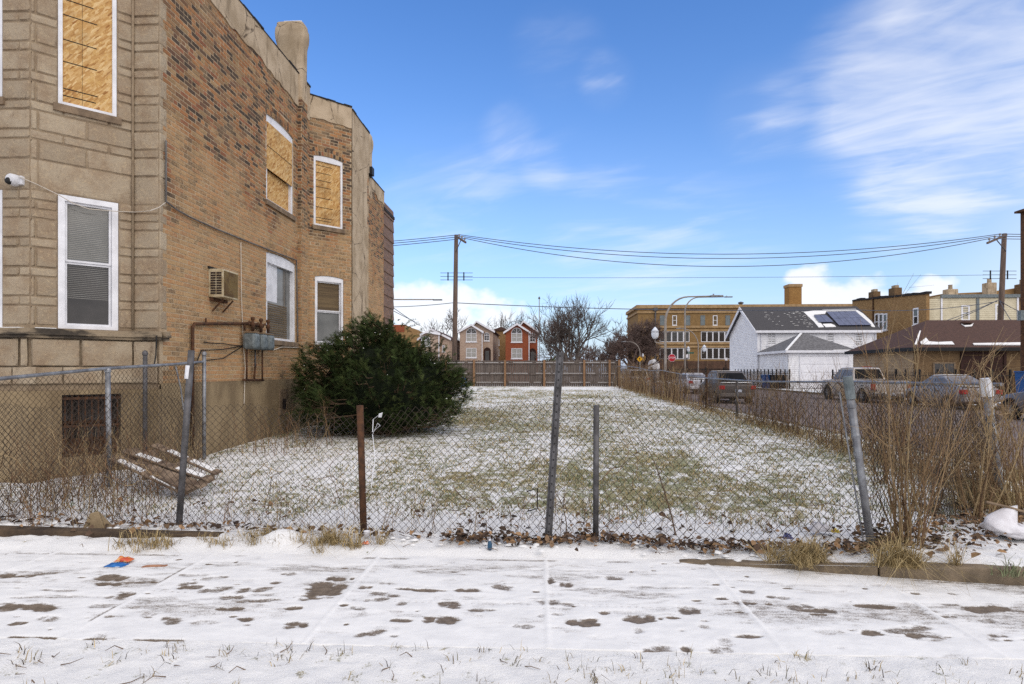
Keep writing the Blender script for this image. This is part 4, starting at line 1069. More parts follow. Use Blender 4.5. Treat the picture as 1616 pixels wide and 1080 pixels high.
def pipe_post(t, foot, head, r, m_, nm='post', cap=True, bands=(), label=None):
    m = MB(); m.tube([foot, head], r, 12)
    o = part(t, nm, m, m_, smooth=False, label=label)
    o.data.polygons.foreach_set('use_smooth', [len(p.vertices) == 4 for p in o.data.polygons])
    foot, head = Vector(foot), Vector(head); d = (head - foot)
    if cap:
        m = MB(); m.lathe(head, [(r * 1.25, -.03), (r * 1.25, .0), (r * 1.0, .02), (r * .4, .035)], 12); part(t, 'post_cap', m, m_, sub=o)
    for f in bands:
        m = MB(); p = foot + d * f; q = foot + d * (f + .018); m.tube([p, q], r * 1.16, 12); part(t, 'clamp_band', m, M['galv'], sub=o)
    return o
# the front fence: posts read off the ground where they stand
def foot(u, v): 
    p = on_z(u, v, .05)
    for _ in range(6): p = on_z(u, v, gz(p.x, p.y) + .02)
    return p
def top_of(f, u, v):                   # same distance as the foot
    zc = (f - CAM).dot(Vector((-ST, CT, 0))); return deep(u, v, zc)
f1 = foot(280, 832); f2 = foot(575, 842); f3 = foot(863, 856); f4 = foot(940, 852); f5 = foot(1378, 868)
f0 = Vector((-6.6, f1.y + .18, .06)); f6 = foot(1581, 786)
FRONT = thing('chain_link_fence', 'sagging chain link fence across the front of the lot with mismatched posts', 'fence', (f3.x, f3.y, .05))
front_pts = [f0, f1, f2, f3, f4, f5, f6]
pth, cum = polypath([(p.x, p.y + .04) for p in front_pts])
tops = []
for u, v, p in ((-60, 640, f0), (100, 634, f0.lerp(f1, .55)), (180, 620, f0.lerp(f1, .75)), (290, 636, f1), (400, 634, f1.lerp(f2, .4)), (480, 652, f1.lerp(f2, .68)), (555, 668, f2), (590, 662, f2.lerp(f3, .06)), (640, 646, f2.lerp(f3, .25)), (720, 636, f2.lerp(f3, .5)), (866, 632, f3), (945, 632, f4), (1100, 633, f4.lerp(f5, .35)), (1230, 622, f4.lerp(f5, .65)), (1345, 611, f5), (1460, 640, f5.lerp(f6, .5)), (1565, 652, f6)):
    zc = (p - CAM).dot(Vector((-ST, CT, 0))); q = deep(u, v, zc)
    s = np.interp(0, [0], [0]); d = [(abs((Vector((pth(a)[0], pth(a)[1], 0)) - Vector((q.x, q.y, 0))).length), a) for a in np.linspace(0, cum[-1], 400)]
    tops.append((min(d)[1], q.z))
tops.sort(); ts, tz = np.array([a for a, b in tops]), np.array([b for a, b in tops])
V, F_ = chain_mesh(pth, cum[-1] - .02, lambda s: lot_z(*pth(s)) + .03, lambda s: np.interp(s, ts, tz) + .035 * np.sin(s * 2.9) + .015 * np.sin(s * 7.1), seed=4, sway=.045, r=.0030)
o = link('wire_mesh', np_mesh('wire_mesh', V - np.array(FRONT.location), F_), M['chain'], FRONT)
pipe_post(FRONT, f1 - Vector((0, 0, .2)), top_of(f1, 302, 553), .031, M['galv_dull'], cap=False)
tp = top_of(f1, 297, 598); tq = top_of(f1, 299, 577); m = MB(); m.tube([tp, tq], .035, 10); part(FRONT, 'tape_wrap', m, M['plastic_white'])
pipe_post(FRONT, f2 - Vector((0, 0, .2)), top_of(f2, 568, 640), .032, M['rust'], cap=False, label='rusty brown pipe post')
def channel_post(t, f, h, w_, nm):
    m = MB(); f, h = Vector(f), Vector(h); x = Vector((1, 0, 0)) * w_; y = Vector((0, 1, 0))
    sec = [(-1, .0), (-.45, .0), (-.3, .55), (.3, .55), (.45, .0), (1, .0), (1, .12), (.5, .12), (.36, .7), (-.36, .7), (-.5, .12), (-1, .12)]
    m.prism([f + x * a - y * (b * w_) for a, b in sec], h - f); o = part(t, nm, m, M['galv_dull'], label='tall leaning grey channel post')
    m = MB(); d = h - f
    for i in range(26): p = f + d * (i + .5) / 26 - y * (w_ * .71); m.box(p.x - .006, p.x + .006, p.y - .003, p.y, p.z - .007, p.z + .007)
    part(t, 'bolt_holes', m, M['cable_black'], sub=o)
channel_post(FRONT, f3 - Vector((0, 0, .15)), top_of(f3, 884, 556), .034, 'post')
pipe_post(FRONT, f4 - Vector((0, 0, .2)), top_of(f4, 941, 640), .027, M['galv_dull'], cap=False)
h5 = top_of(f5, 1338, 597)
pipe_post(FRONT, f5 - Vector((0, 0, .1)), h5, .031, M['galv'], cap=False, bands=(.08, .58, .67, .84, .93), label='thick leaning corner pipe with clamp bands')
m = MB(); p = f5.lerp(h5, .88); q = f5.lerp(h5, 1.01); m.tube([p, q], .038, 12); part(FRONT, 'post_sleeve', m, M['meter'])
m = MB(); m.tube([f5 + Vector((-.06, .02, 0)), f5.lerp(h5, .92) + Vector((-.07, .03, 0))], .007, 6); part(FRONT, 'tension_bar', m, M['galv'])
# side yard fence that runs back to the building along the wall
q1 = Vector((-5.72, 6.05, .08)); 
def onX(u, v, x): return on_x(u, v, x)
g1 = on_x(173, 772, -5.43); g2 = Vector((-5.56, 8.36, .16)); g3 = on_x(322, 718, -5.30)
YF = thing('chain_link_fence', 'railed chain link fence running from the pavement to the brick wall', 'fence', (g1.x, g1.y, gz(g1.x, g1.y)))
t1_, t3_ = on_x(170, 584, -5.43), on_x(322, 571, -5.30); t0_ = t1_ + (t1_ - t3_) * .95; t2_ = on_plane(229, 557, (-5.56, 8.36, 0), Vector((0, 1, 0)))
pipe_post(YF, (g1.x, g1.y, .0), t1_, .03, M['galv']); pipe_post(YF, (t2_.x, t2_.y, .05), t2_, .03, M['galv_dull']); pipe_post(YF, (g3.x, g3.y, .1), on_x(322, 558, -5.30), .03, M['galv'])
m = MB(); m.tube([t0_, t1_ + Vector((0, 0, .02)), t1_.lerp(t3_, .6), t3_], .021, 8); part(YF, 'top_rail', m, M['galv'])
ypts = [t0_, t1_, t3_]; yp, yc = polypath([(p.x, p.y) for p in ypts])
V, F_ = chain_mesh(yp, yc[-1] - .02, lambda s: lot_z(*yp(s)) + .02, lambda s: np.interp(s, yc, [p.z for p in ypts]) - .015, seed=14, sway=.03, rows=38, r=.0026)
link('wire_mesh', np_mesh('wire_mesh', V - np.array(YF.location), F_), M['chain_dark'], YF)
m = MB(); m.tube([on_x(277, 578, -5.33), on_x(285, 612, -5.3), on_x(290, 650, -5.28)], .011, 6); part(YF, 'hanging_tie', m, M['galv'])
# side fence along the street
SX_ = f6.x
SF = thing('chain_link_fence', 'long weedy chain link fence along the side street', 'fence', (SX_, 20, gz(SX_, 20)))
def rail_z(y): return np.interp(y, [7.2, 10.7, 15, 20, 24, 27, 29, 33, 36, 42], [1.44, 1.40, 1.33, 1.36, 1.50, 1.62, 1.58, 1.75, 1.84, 1.9])
sp = lambda s: (SX_ - .003 * s, f6.y + s)
V, F_ = chain_mesh(sp, 12.5, lambda s: lot_z(*sp(s)) + .02, lambda s: rail_z(f6.y + s) - .02, seed=24, sway=.05, rows=34, r=.0026)
link('wire_mesh', np_mesh('wire_mesh', V - np.array(SF.location), F_), M['chain'], SF)
sp2 = lambda s: (SX_ - .003 * (s + 12.5), f6.y + 12.5 + s)
V, F_ = chain_mesh(sp2, 22, lambda s: lot_z(*sp2(s)) + .02, lambda s: rail_z(f6.y + 12.5 + s) - .02, h=.07, seed=25, sway=.06, rows=18, r=.003)
link('wire_mesh', np_mesh('wire_mesh', V - np.array(SF.location), F_), M['chain'], SF)
ys_ = [f6.y + i for i in np.linspace(.0, 34.5, 46)]
m = MB(); m.tube([Vector((SX_ - .003 * (y - f6.y), y, float(rail_z(y)))) for y in ys_], .022, 6); part(SF, 'top_rail', m, M['galv'])
h6 = top_of(f6, 1555, 600); pipe_post(SF, f6 - Vector((0, 0, .1)), h6, .045, M['galv'], cap=False, bands=(.3, .75))
m = MB(); a_ = f6.lerp(h6, .86); m.tube([a_, h6 + Vector((0, 0, .02))], .06, 12); part(SF, 'post_sleeve', m, M['plastic_white'])
for u in (1163, 1115, 1069, 1050, 1033, 1015):
    y = on_x(u, 600, SX_).y; z_ = float(rail_z(y)) + (.12 if u == 1115 else 0)
    pipe_post(SF, (SX_, y, gz(SX_, y) - .1), (SX_, y, z_), .035 if u != 1115 else .04, M['rust' if u in (1115, 1050) else 'galv_dull'], cap=False)

# ================================================================== plants
def blades(n, pos, length, width, lean, color, bend=.5, upz=1.0):
    """single-triangle-pair grass blades; arrays of base positions"""
    p = np.asarray(pos, float); L = np.asarray(length); ang = rng.uniform(0, 2 * np.pi, n); la = np.asarray(lean) * rng.uniform(.3, 1.2, n)
    d = np.stack([np.cos(ang), np.sin(ang), np.zeros(n)], -1); side = np.stack([-np.sin(ang), np.cos(ang), np.zeros(n)], -1)
    fa = rng.uniform(0, 2 * np.pi, n); side = np.stack([np.cos(fa), np.sin(fa), np.zeros(n)], -1)
    mid = p + d * (L * la * .35)[:, None] + np.array([0, 0, 1]) * (L * .6 * np.cos(la * .6))[:, None]
    tip = p + d * (L * la * (.8 + bend * .4))[:, None] + np.array([0, 0, 1]) * (L * np.cos(la * 1.1) * upz)[:, None]
    w_ = (np.asarray(width) * np.ones(n))[:, None] * .5
    V = np.stack([p - side * w_, p + side * w_, mid + side * w_ * .8, mid - side * w_ * .8, tip], 1)
    b = np.arange(n)[:, None] * 5
    T = np.concatenate([b + np.array([[0, 1, 2]]), b + np.array([[0, 2, 3]]), b + np.array([[3, 2, 4]])])
    C = np.repeat(np.asarray(color)[:, None, :], 5, 1)
    return V.reshape(-1, 3), T, C.reshape(-1, 3)
def colors(n, pal, jitter=.25):
    pal = np.array(pal); c = pal[rng.integers(0, len(pal), n)]; return c * rng.uniform(1 - jitter, 1 + jitter, (n, 1))
STRAW = [srgb(184, 162, 118), srgb(158, 138, 98), srgb(200, 178, 132), srgb(140, 122, 86)]
OLIVE = [srgb(116, 126, 92), srgb(134, 142, 106), srgb(98, 108, 78), srgb(150, 152, 118)]
# turf in the lot, thicker where the snow is thin
N = 230000
px_ = rng.uniform(-5.4, 5.6, N); py_ = 5.8 + (36 - 5.8) * rng.uniform(0, 1, N) ** 1.9
keep = rng.uniform(0, 1, N) < np.clip(grass_amt(px_, py_) * 1.1 - .02 + 1.3 * (fbm(px_ * 6, py_ * 5, 91, 3) - .5), .0, 1)
keep &= ~((px_ < -1.6) & (px_ > -5.2) & (py_ > 11.4) & (py_ < 14.6))
px_, py_ = px_[keep], py_[keep]; n = len(px_)
V, T, C = blades(n, np.stack([px_, py_, lot_z(px_, py_) - .005], -1), rng.uniform(.02, .055, n), rng.uniform(.004, .008, n) * (1 + py_ / 16), rng.uniform(.4, 1.2, n), np.where((fbm(px_ * .8, py_ * .6, 92, 3) > .5)[:, None], colors(n, OLIVE + STRAW), colors(n, STRAW + OLIVE)))
o = link('turf_grass', np_mesh('turf_grass', V, T, C), M['tinted']); tag(o, 'short frosted winter grass poking through the snow of the lot', 'grass', kind='stuff')
# sparse stalks on the verge in the foreground
N = 2000; cx_ = rng.uniform(-4.2, 3.6, 300); cy_ = rng.uniform(2.5, 3.44, 300); pk = rng.integers(0, 300, N)
px_ = cx_[pk] + rng.normal(0, .03, N); py_ = np.minimum(cy_[pk] + rng.normal(0, .022, N), 3.45)
V, T, C = blades(N, np.stack([px_, py_, 0 * px_], -1), rng.uniform(.02, .09, N), rng.uniform(.0025, .006, N), rng.uniform(.4, 1.5, N), colors(N, STRAW + [srgb(92, 78, 64), srgb(70, 60, 52), srgb(110, 104, 72)]))
o = link('verge_grass', np_mesh('verge_grass', V, T, C), M['tinted']); tag(o, 'sparse dead grass stalks in the snow nearest the camera', 'grass', kind='stuff')
m = MB()
for i in range(110):
    x, y = random.uniform(-4.2, 3.8), random.uniform(2.7, 3.4) if i < 70 else random.uniform(5.15, 5.6); a = random.uniform(0, 6.28); L = random.uniform(.03, .12); z0 = .012 if i < 70 else gz(x, y) + .03
    m.tube([(x, y, z0), (x + L * .5 * math.cos(a), y + L * .5 * math.sin(a), z0 + random.uniform(0, .03)), (x + L * math.cos(a + .4), y + L * math.sin(a + .4), z0 + random.uniform(0, .03))], [.003, .0025, .0012], 4)
o = link('fallen_twigs', m.mesh('fallen_twigs'), M['stem_dark']); tag(o, 'small dark twigs scattered on the snow', 'twigs', kind='stuff')
# tufts of long dry grass, each one its own plant
def tuft(u, v, n, rad, L, label, pal=STRAW, lean=1.2, group='dry grass tufts by the fence'):
    c = foot(u, v); kc = np.stack([rng.normal(0, rad * 1.25, 14), rng.normal(0, rad * .55, 14)], -1); kk = rng.integers(0, 14, n); p = np.stack([kc[kk, 0] + rng.normal(0, rad * .22, n), kc[kk, 1] + rng.normal(0, rad * .2, n), np.zeros(n)], -1); hk = rng.uniform(.45, 1.1, 14)[kk]
    V, T, C = blades(n, p, rng.uniform(.3, 1.15, n) * L * hk, rng.uniform(.003, .006, n), rng.uniform(.3, lean + .35, n), colors(n, pal, .35), bend=1.0, upz=.85)
    o = link('grass_tuft', np_mesh('grass_tuft', V, T, C), M['tinted']); o.location = (c.x, c.y, c.z - .02); tag(o, label, 'grass', group)
tuft(235, 862, 420, .16, .26, 'straw coloured grass tuft under the leaning left fence post'); tuft(345, 858, 300, .13, .2, 'brown grass tuft in front of the dark edging, right of the left post')
tuft(525, 856, 800, .13, .28, 'snow flecked grass tuft left of the rusty fence post'); tuft(420, 850, 500, .16, .2, 'low grass tuft behind the small snow mound')
tuft(1290, 884, 900, .13, .3, 'tall straw tuft drooping over the kerb left of the leaning corner pipe', lean=1.5); tuft(1432, 890, 900, .09, .34, 'grass tuft hanging over the kerb right of the leaning corner pipe', lean=1.6)
tuft(1535, 800, 900, .12, .45, 'spiky straw tuft around the foot of the far corner post', lean=1.5); tuft(1610, 760, 600, .16, .5, 'dry grass clump at the right edge above the white bag', lean=1.5)
tuft(1590, 905, 90, .06, .22, 'thin weed sprig on the snow right of the kerb', OLIVE + [srgb(90, 80, 64)])
# leaf litter along the fence foot
N = 2900; s_ = rng.uniform(0, 1, N)
lx = np.where(s_ < .72, rng.uniform(-.9, 3.1, N), rng.uniform(-6.2, -1.0, N)); fx_, fy_ = np.array([p.x for p in front_pts]), np.array([p.y for p in front_pts])
ly = np.interp(lx, fx_, fy_) + rng.normal(-.05, .07, N) - .04; far_ = rng.uniform(0, 1, N) < .2; ly = np.where(far_, ly + rng.uniform(0, 1.1, N), ly)
ly = np.where(rng.uniform(0, 1, N) < .05, ly - rng.uniform(.05, .3, N), ly); ly = np.maximum(ly, edge_y(lx) + .03)
k_ = rng.uniform(0, 1, N) < .3; cl_ = rng.integers(0, 4, N); cxs = np.array([3.05, 3.5, 4.6, 4.2]); cys = np.array([5.35, 5.5, 6.3, 5.9]); lx = np.where(k_, cxs[cl_] + rng.normal(0, .3, N), lx); ly = np.where(k_, np.maximum(cys[cl_] + rng.normal(0, .25, N), edge_y(lx) + .14), ly)
V, T, C = [], [], []
LP = [srgb(128, 104, 82), srgb(100, 80, 66), srgb(148, 116, 84), srgb(84, 68, 58), srgb(162, 130, 98), srgb(112, 90, 72), srgb(66, 54, 48)]
for i in range(N):
    a = random.uniform(0, 6.28); L = random.choice((random.uniform(.02, .05), random.uniform(.035, .09))); w_ = L * random.uniform(.4, .75); tl = Vector((random.gauss(0, .5), random.gauss(-.15, .5), 1)).normalized()
    ux = Vector((math.cos(a), math.sin(a), 0)); ux = (ux - tl * ux.dot(tl)).normalized(); uy = tl.cross(ux); c = Vector((lx[i], ly[i], gz(lx[i], ly[i]) + .015 + abs(random.gauss(0, .025)) + (.035 if not far_[i] else 0)))
    cu = random.uniform(.1, .5) * w_; k = len(V) 
    for f, g, h in ((-1, 0, .1), (-.35, 1, 1), (.45, .8, .8), (1, 0, .3), (.45, -.8, .8), (-.35, -1, 1)): V.append(c + ux * f * L / 2 + uy * g * w_ / 2 + tl * cu * h * abs(g))
    V += [c - ux * L * .1, c + ux * L * .2]; k = len(V) - 8
    T += [(k, k + 6, k + 1), (k + 1, k + 6, k + 7), (k + 1, k + 7, k + 2), (k + 2, k + 7, k + 3), (k, k + 5, k + 6), (k + 5, k + 4, k + 6), (k + 6, k + 4, k + 7), (k + 4, k + 3, k + 7)]
    cc = np.array(random.choice(LP)) * random.uniform(.6, 1.25); C += [cc] * 8
o = link('leaf_litter', np_mesh('leaf_litter', np.array(V), np.array(T), np.array(C)), M['tinted']); tag(o, 'brown dead leaves drifted along the foot of the front fence', 'leaves', kind='stuff')
m = MB()
for i in range(260):
    x = random.uniform(-5.5, 3.2); y = float(np.interp(x, fx_, fy_)) + random.gauss(-.12, .1); y = max(y, float(edge_y(x)) + .06); s = random.uniform(.012, .05); z = gz(x, y) + random.uniform(.0, .05)
    nn = 7; ph = random.uniform(0, 6); ring = [Vector((x + math.cos(6.283 * k / nn + ph) * s * random.uniform(.7, 1.3), y + math.sin(6.283 * k / nn + ph) * s * random.uniform(.6, 1.1), z)) for k in range(nn)]; ring2 = [p.lerp(Vector((x, y, z)), .4) + Vector((0, 0, s * random.uniform(.2, .35))) for p in ring]
    m.add(ring + ring2 + [Vector((x, y, z + s * .42))], [(k, (k + 1) % nn, nn + (k + 1) % nn, nn + k) for k in range(nn)] + [(nn + k, nn + (k + 1) % nn, 2 * nn) for k in range(nn)])
o = link('snow_clumps', m.mesh('snow_clumps', smooth=True), M['snow']); tag(o, 'small lumps of snow caught on the leaves along the fence', 'snow', kind='stuff')
# dry weeds through and beside the side fence
STEMC = [srgb(164, 138, 104), srgb(142, 114, 84), srgb(118, 92, 70), srgb(178, 154, 116), srgb(96, 76, 62), srgb(132, 100, 74)]
def stems(n, xy, h, r0, lean, sides=3, twigs=3, seg=4, tw=.3, pal=None):
    m = MB()
    for i in range(n):
        fc = random.uniform(.75, 1.15); m.cur = tuple(x * fc for x in random.choice(pal or STEMC))
        x, y = xy(i); z = gz(x, y) - .02; H = h(i); a = random.uniform(0, 6.28); l = random.gauss(0, lean); pts = [Vector((x, y, z))]; d = Vector((math.cos(a) * l, math.sin(a) * l, 1)).normalized()
        for k in range(seg):
            pts.append(pts[-1] + d * H / seg); d = (d + Vector((random.gauss(0, .1), random.gauss(0, .1), random.gauss(0, .03)))).normalized()
        m.tube(pts, [r0 * (1 - .75 * k / seg) for k in range(seg + 1)], sides, cap=False)
        for _ in range(twigs):
            t = random.uniform(.35, 1) * seg; k = min(int(t), seg - 1); p = pts[k].lerp(pts[k + 1], t - k); q = d + Vector((random.gauss(0, .7), random.gauss(0, .7), .2)); q.normalize(); L = H * tw * random.uniform(.3, 1)
            m.tube([p, p + q * L * .5, p + q * L + Vector((0, 0, L * .2))], [r0 * .45, r0 * .35, r0 * .2], 3, cap=False)
    return m
wy = [y for y in (7.4 + 34 * random.random() ** 1.3 for _ in range(2600)) if vnoise(y * .55, 3, 12) * .7 + .3 * vnoise(y * 2.2, 1, 13) >.43]
m = stems(min(1050, len(wy)), lambda i: (SX_ + random.gauss(.05, .2), wy[i]), lambda i: random.uniform(.4, 1.45), .006, .25, twigs=3)
o = link('dry_weeds', m.mesh('dry_weeds', fixn=False), M['tinted']); tag(o, 'tan dry weed stalks tangled through the side street fence', 'weeds', kind='stuff')
m = stems(430, lambda i: (SX_ + random.gauss(.0, .25), 22 + 19 * random.random()), lambda i: random.uniform(.6, 1.6), .011, .14, twigs=3)
o = link('tall_weeds', m.mesh('tall_weeds', fixn=False), M['tinted']); tag(o, 'tall brown weeds at the far end of the side fence by the wooden fence', 'weeds', kind='stuff')
N = 6500; py_ = 7.0 + 30 * rng.uniform(0, 1, N) ** 1.5; px_ = SX_ + rng.normal(-.05, .26, N)
V, T, C = blades(N, np.stack([px_, py_, lot_z(px_, py_)], -1), rng.uniform(.06, .28, N), rng.uniform(.005, .009, N), rng.uniform(.4, 1.3, N), colors(N, STRAW + [srgb(120, 94, 66), srgb(140, 112, 76)]))
o = link('fence_grass', np_mesh('fence_grass', V, T, C), M['tinted']); tag(o, 'matted straw grass along the foot of the side fence', 'grass', kind='stuff')
# weeds at the left corner and through the yard fence
m = stems(360, lambda i: (random.uniform(-6.3, -4.3), random.uniform(5.9, 8.0)), lambda i: random.uniform(.2, .95), .004, .35, twigs=4, pal=STEMC[2:])
o = link('yard_weeds', m.mesh('yard_weeds', fixn=False), M['tinted']); tag(o, 'dark thin weeds tangled in the fences below the stone front', 'weeds', kind='stuff')
m = stems(60, lambda i: (random.uniform(-5.2, -3.6), random.uniform(9.6, 11.4)), lambda i: random.uniform(.3, .9), .005, .35, twigs=3)
o = link('wall_weeds', m.mesh('wall_weeds', fixn=False), M['tinted']); tag(o, 'dry stalks between the basement vent and the evergreen bush', 'weeds', kind='stuff')
m = stems(300, lambda i: (random.uniform(-5.2, 2.9), random.uniform(5.65, 6.2)), lambda i: random.uniform(.12, .55), .0028, .6, twigs=4, pal=STEMC[1:])
o = link('fence_foot_weeds', m.mesh('fence_foot_weeds', fixn=False), M['tinted']); tag(o, 'wispy weeds standing along the front wire fence', 'weeds', kind='stuff')
m = MB()
for i in range(95):
    s0 = random.choice((random.uniform(0, 3.2), random.uniform(0, 3.2), random.uniform(3, cum[-2]))); fc = random.uniform(.6, 1.0); m.cur = tuple(x * fc for x in random.choice(STEMC[1:])); z = random.uniform(.1, .7); d = random.uniform(0, 6.28); pts = []
    for k in range(12):
        x, y = pth(np.array([max(0, s0)])); x, y = float(x[0]), float(y[0]); pts.append(Vector((x, y + random.gauss(0, .02), gz(x, y) + max(.03, z)))); s0 += .07 * math.cos(d); z = min(1.2, z + .07 * math.sin(d)); d += random.gauss(.05, .45)
    m.tube(pts, [.0035 * (1 - .06 * k) for k in range(12)], 3, cap=False)
o = link('dry_vines', m.mesh('dry_vines', fixn=False), M['tinted']); tag(o, 'dry brown vines tangled through the front wire fence', 'vines', kind='stuff')
# bare shrubs at the right, each grown from one stool
def shrub(base, n, H, spread, label, m_, lean=(0, 0), r0=.0065, twigs=7, tall=()):
    t = thing('bare_shrub', label, 'shrub', (base.x, base.y, base.z - .03), group='bare shrubs at the right corner'); st, tw = MB(), MB()
    for i in range(n):
        fc = random.uniform(.6, 1.05); st.cur = tw.cur = tuple(x * fc for x in random.choice(STEMC[:4] + STEMC[:2]))
        a = random.uniform(0, 6.28); l = abs(random.gauss(0, spread)); h = H * random.uniform(.45, 1.0)
        if i < len(tall): h = tall[i][0]; d = Vector((tall[i][1], tall[i][2], 1)).normalized()
        else: d = Vector((math.cos(a) * l + lean[0], math.sin(a) * l + lean[1], 1)).normalized()
        p = Vector((base.x + random.gauss(0, .07), base.y + random.gauss(0, .06), base.z - .03)); pts = [p]; S = 8
        for k in range(S):
            pts.append(pts[-1] + d * h / S); d = (d + Vector((random.gauss(0, .07), random.gauss(0, .07), .03))).normalized()
        rr = r0 * random.choice((.55, .7, .9, 1.15, 1.4)); st.tube(pts, [rr * (1 - .8 * k / S) for k in range(S + 1)], 5, cap=False)
        for _ in range(twigs):
            f = random.uniform(.2, 1) * S; k = min(int(f), S - 1); p = pts[k].lerp(pts[k + 1], f - k); q = (d + Vector((random.gauss(0, .6), random.gauss(0, .6), random.gauss(.1, .3)))).normalized(); L = h * random.uniform(.08, .3)
            e = p + q * L; tw.tube([p, p.lerp(e, .5) + Vector((0, 0, .02 * L)), e + Vector((0, 0, .12 * L))], [rr * .4, rr * .3, rr * .15], 3, cap=False)
            for _2 in range(2):
                g = p.lerp(e, random.uniform(.3, 1)); q2 = (q + Vector((random.gauss(0, .7), random.gauss(0, .7), random.gauss(0, .4)))).normalized(); tw.tube([g, g + q2 * L * .45], [rr * .22, rr * .1], 3, cap=False)
    part(t, 'stem', st, M['tinted']); part(t, 'twig', tw, M['tinted'], kind='stuff'); return t
b1 = foot(1432, 862); b2 = foot(1540, 820); b3 = foot(1610, 815); b4 = foot(1470, 800)
shrub(b1, 32, 1.85, .3, 'tallest bare shrub rising from the leaf pile right of the leaning pipe', M['stem'], tall=[(1.9, -.06, .05), (2.0, .1, .1), (1.75, .3, .1), (1.6, -.35, .1), (1.85, .22, .05)])
shrub(b2, 30, 1.6, .4, 'twiggy bare shrub at the foot of the far corner post', M['stem'])
shrub(b3, 24, 1.7, .4, 'bare shrub at the right edge behind the white bag', M['stem'], lean=(-.15, 0))
shrub(b4, 22, 1.1, .5, 'low tangled shrub between the two corner posts', M['stem'], twigs=7)
shrub(foot(1545, 700), 18, 1.5, .5, 'tangled shrub outside the side fence in front of the parked sedan', M['stem_dark'], twigs=7)
b5 = foot(1400, 760); shrub(b5, 20, .9, .5, 'short brown shrub left of the tallest bare shrub', M['stem'], twigs=8)
# thin sapling caught in the front wire, and two whips nearer the lot
def whip(pts, r, label, tw=6):
    t = thing('sapling', label, 'sapling', pts[0]); m = MB(); m.tube(pts, [r * (1 - .7 * i / (len(pts) - 1)) for i in range(len(pts))], 6); part(t, 'stem', m, M['stem_dark'])
    m = MB()
    for _ in range(tw):
        k = random.randint(1, len(pts) - 2); p = Vector(pts[k]); m.tube([p, p + Vector((random.gauss(0, .12), random.gauss(0, .06), random.uniform(.05, .25)))], [r * .4, r * .15], 4)
    part(t, 'twig', m, M['stem_dark'])
c = foot(1067, 848); whip([c, top_of(c, 1060, 815), top_of(c, 1048, 775), top_of(c, 1040, 750), top_of(c, 1028, 718), top_of(c, 1005, 690)], .008, 'thin leaning sapling behind the wire, right of the short grey post')
c = foot(893, 850); whip([c, top_of(c, 894, 826), top_of(c, 889, 800), top_of(c, 891, 765)], .006, 'short brown sapling between the two grey fence posts')
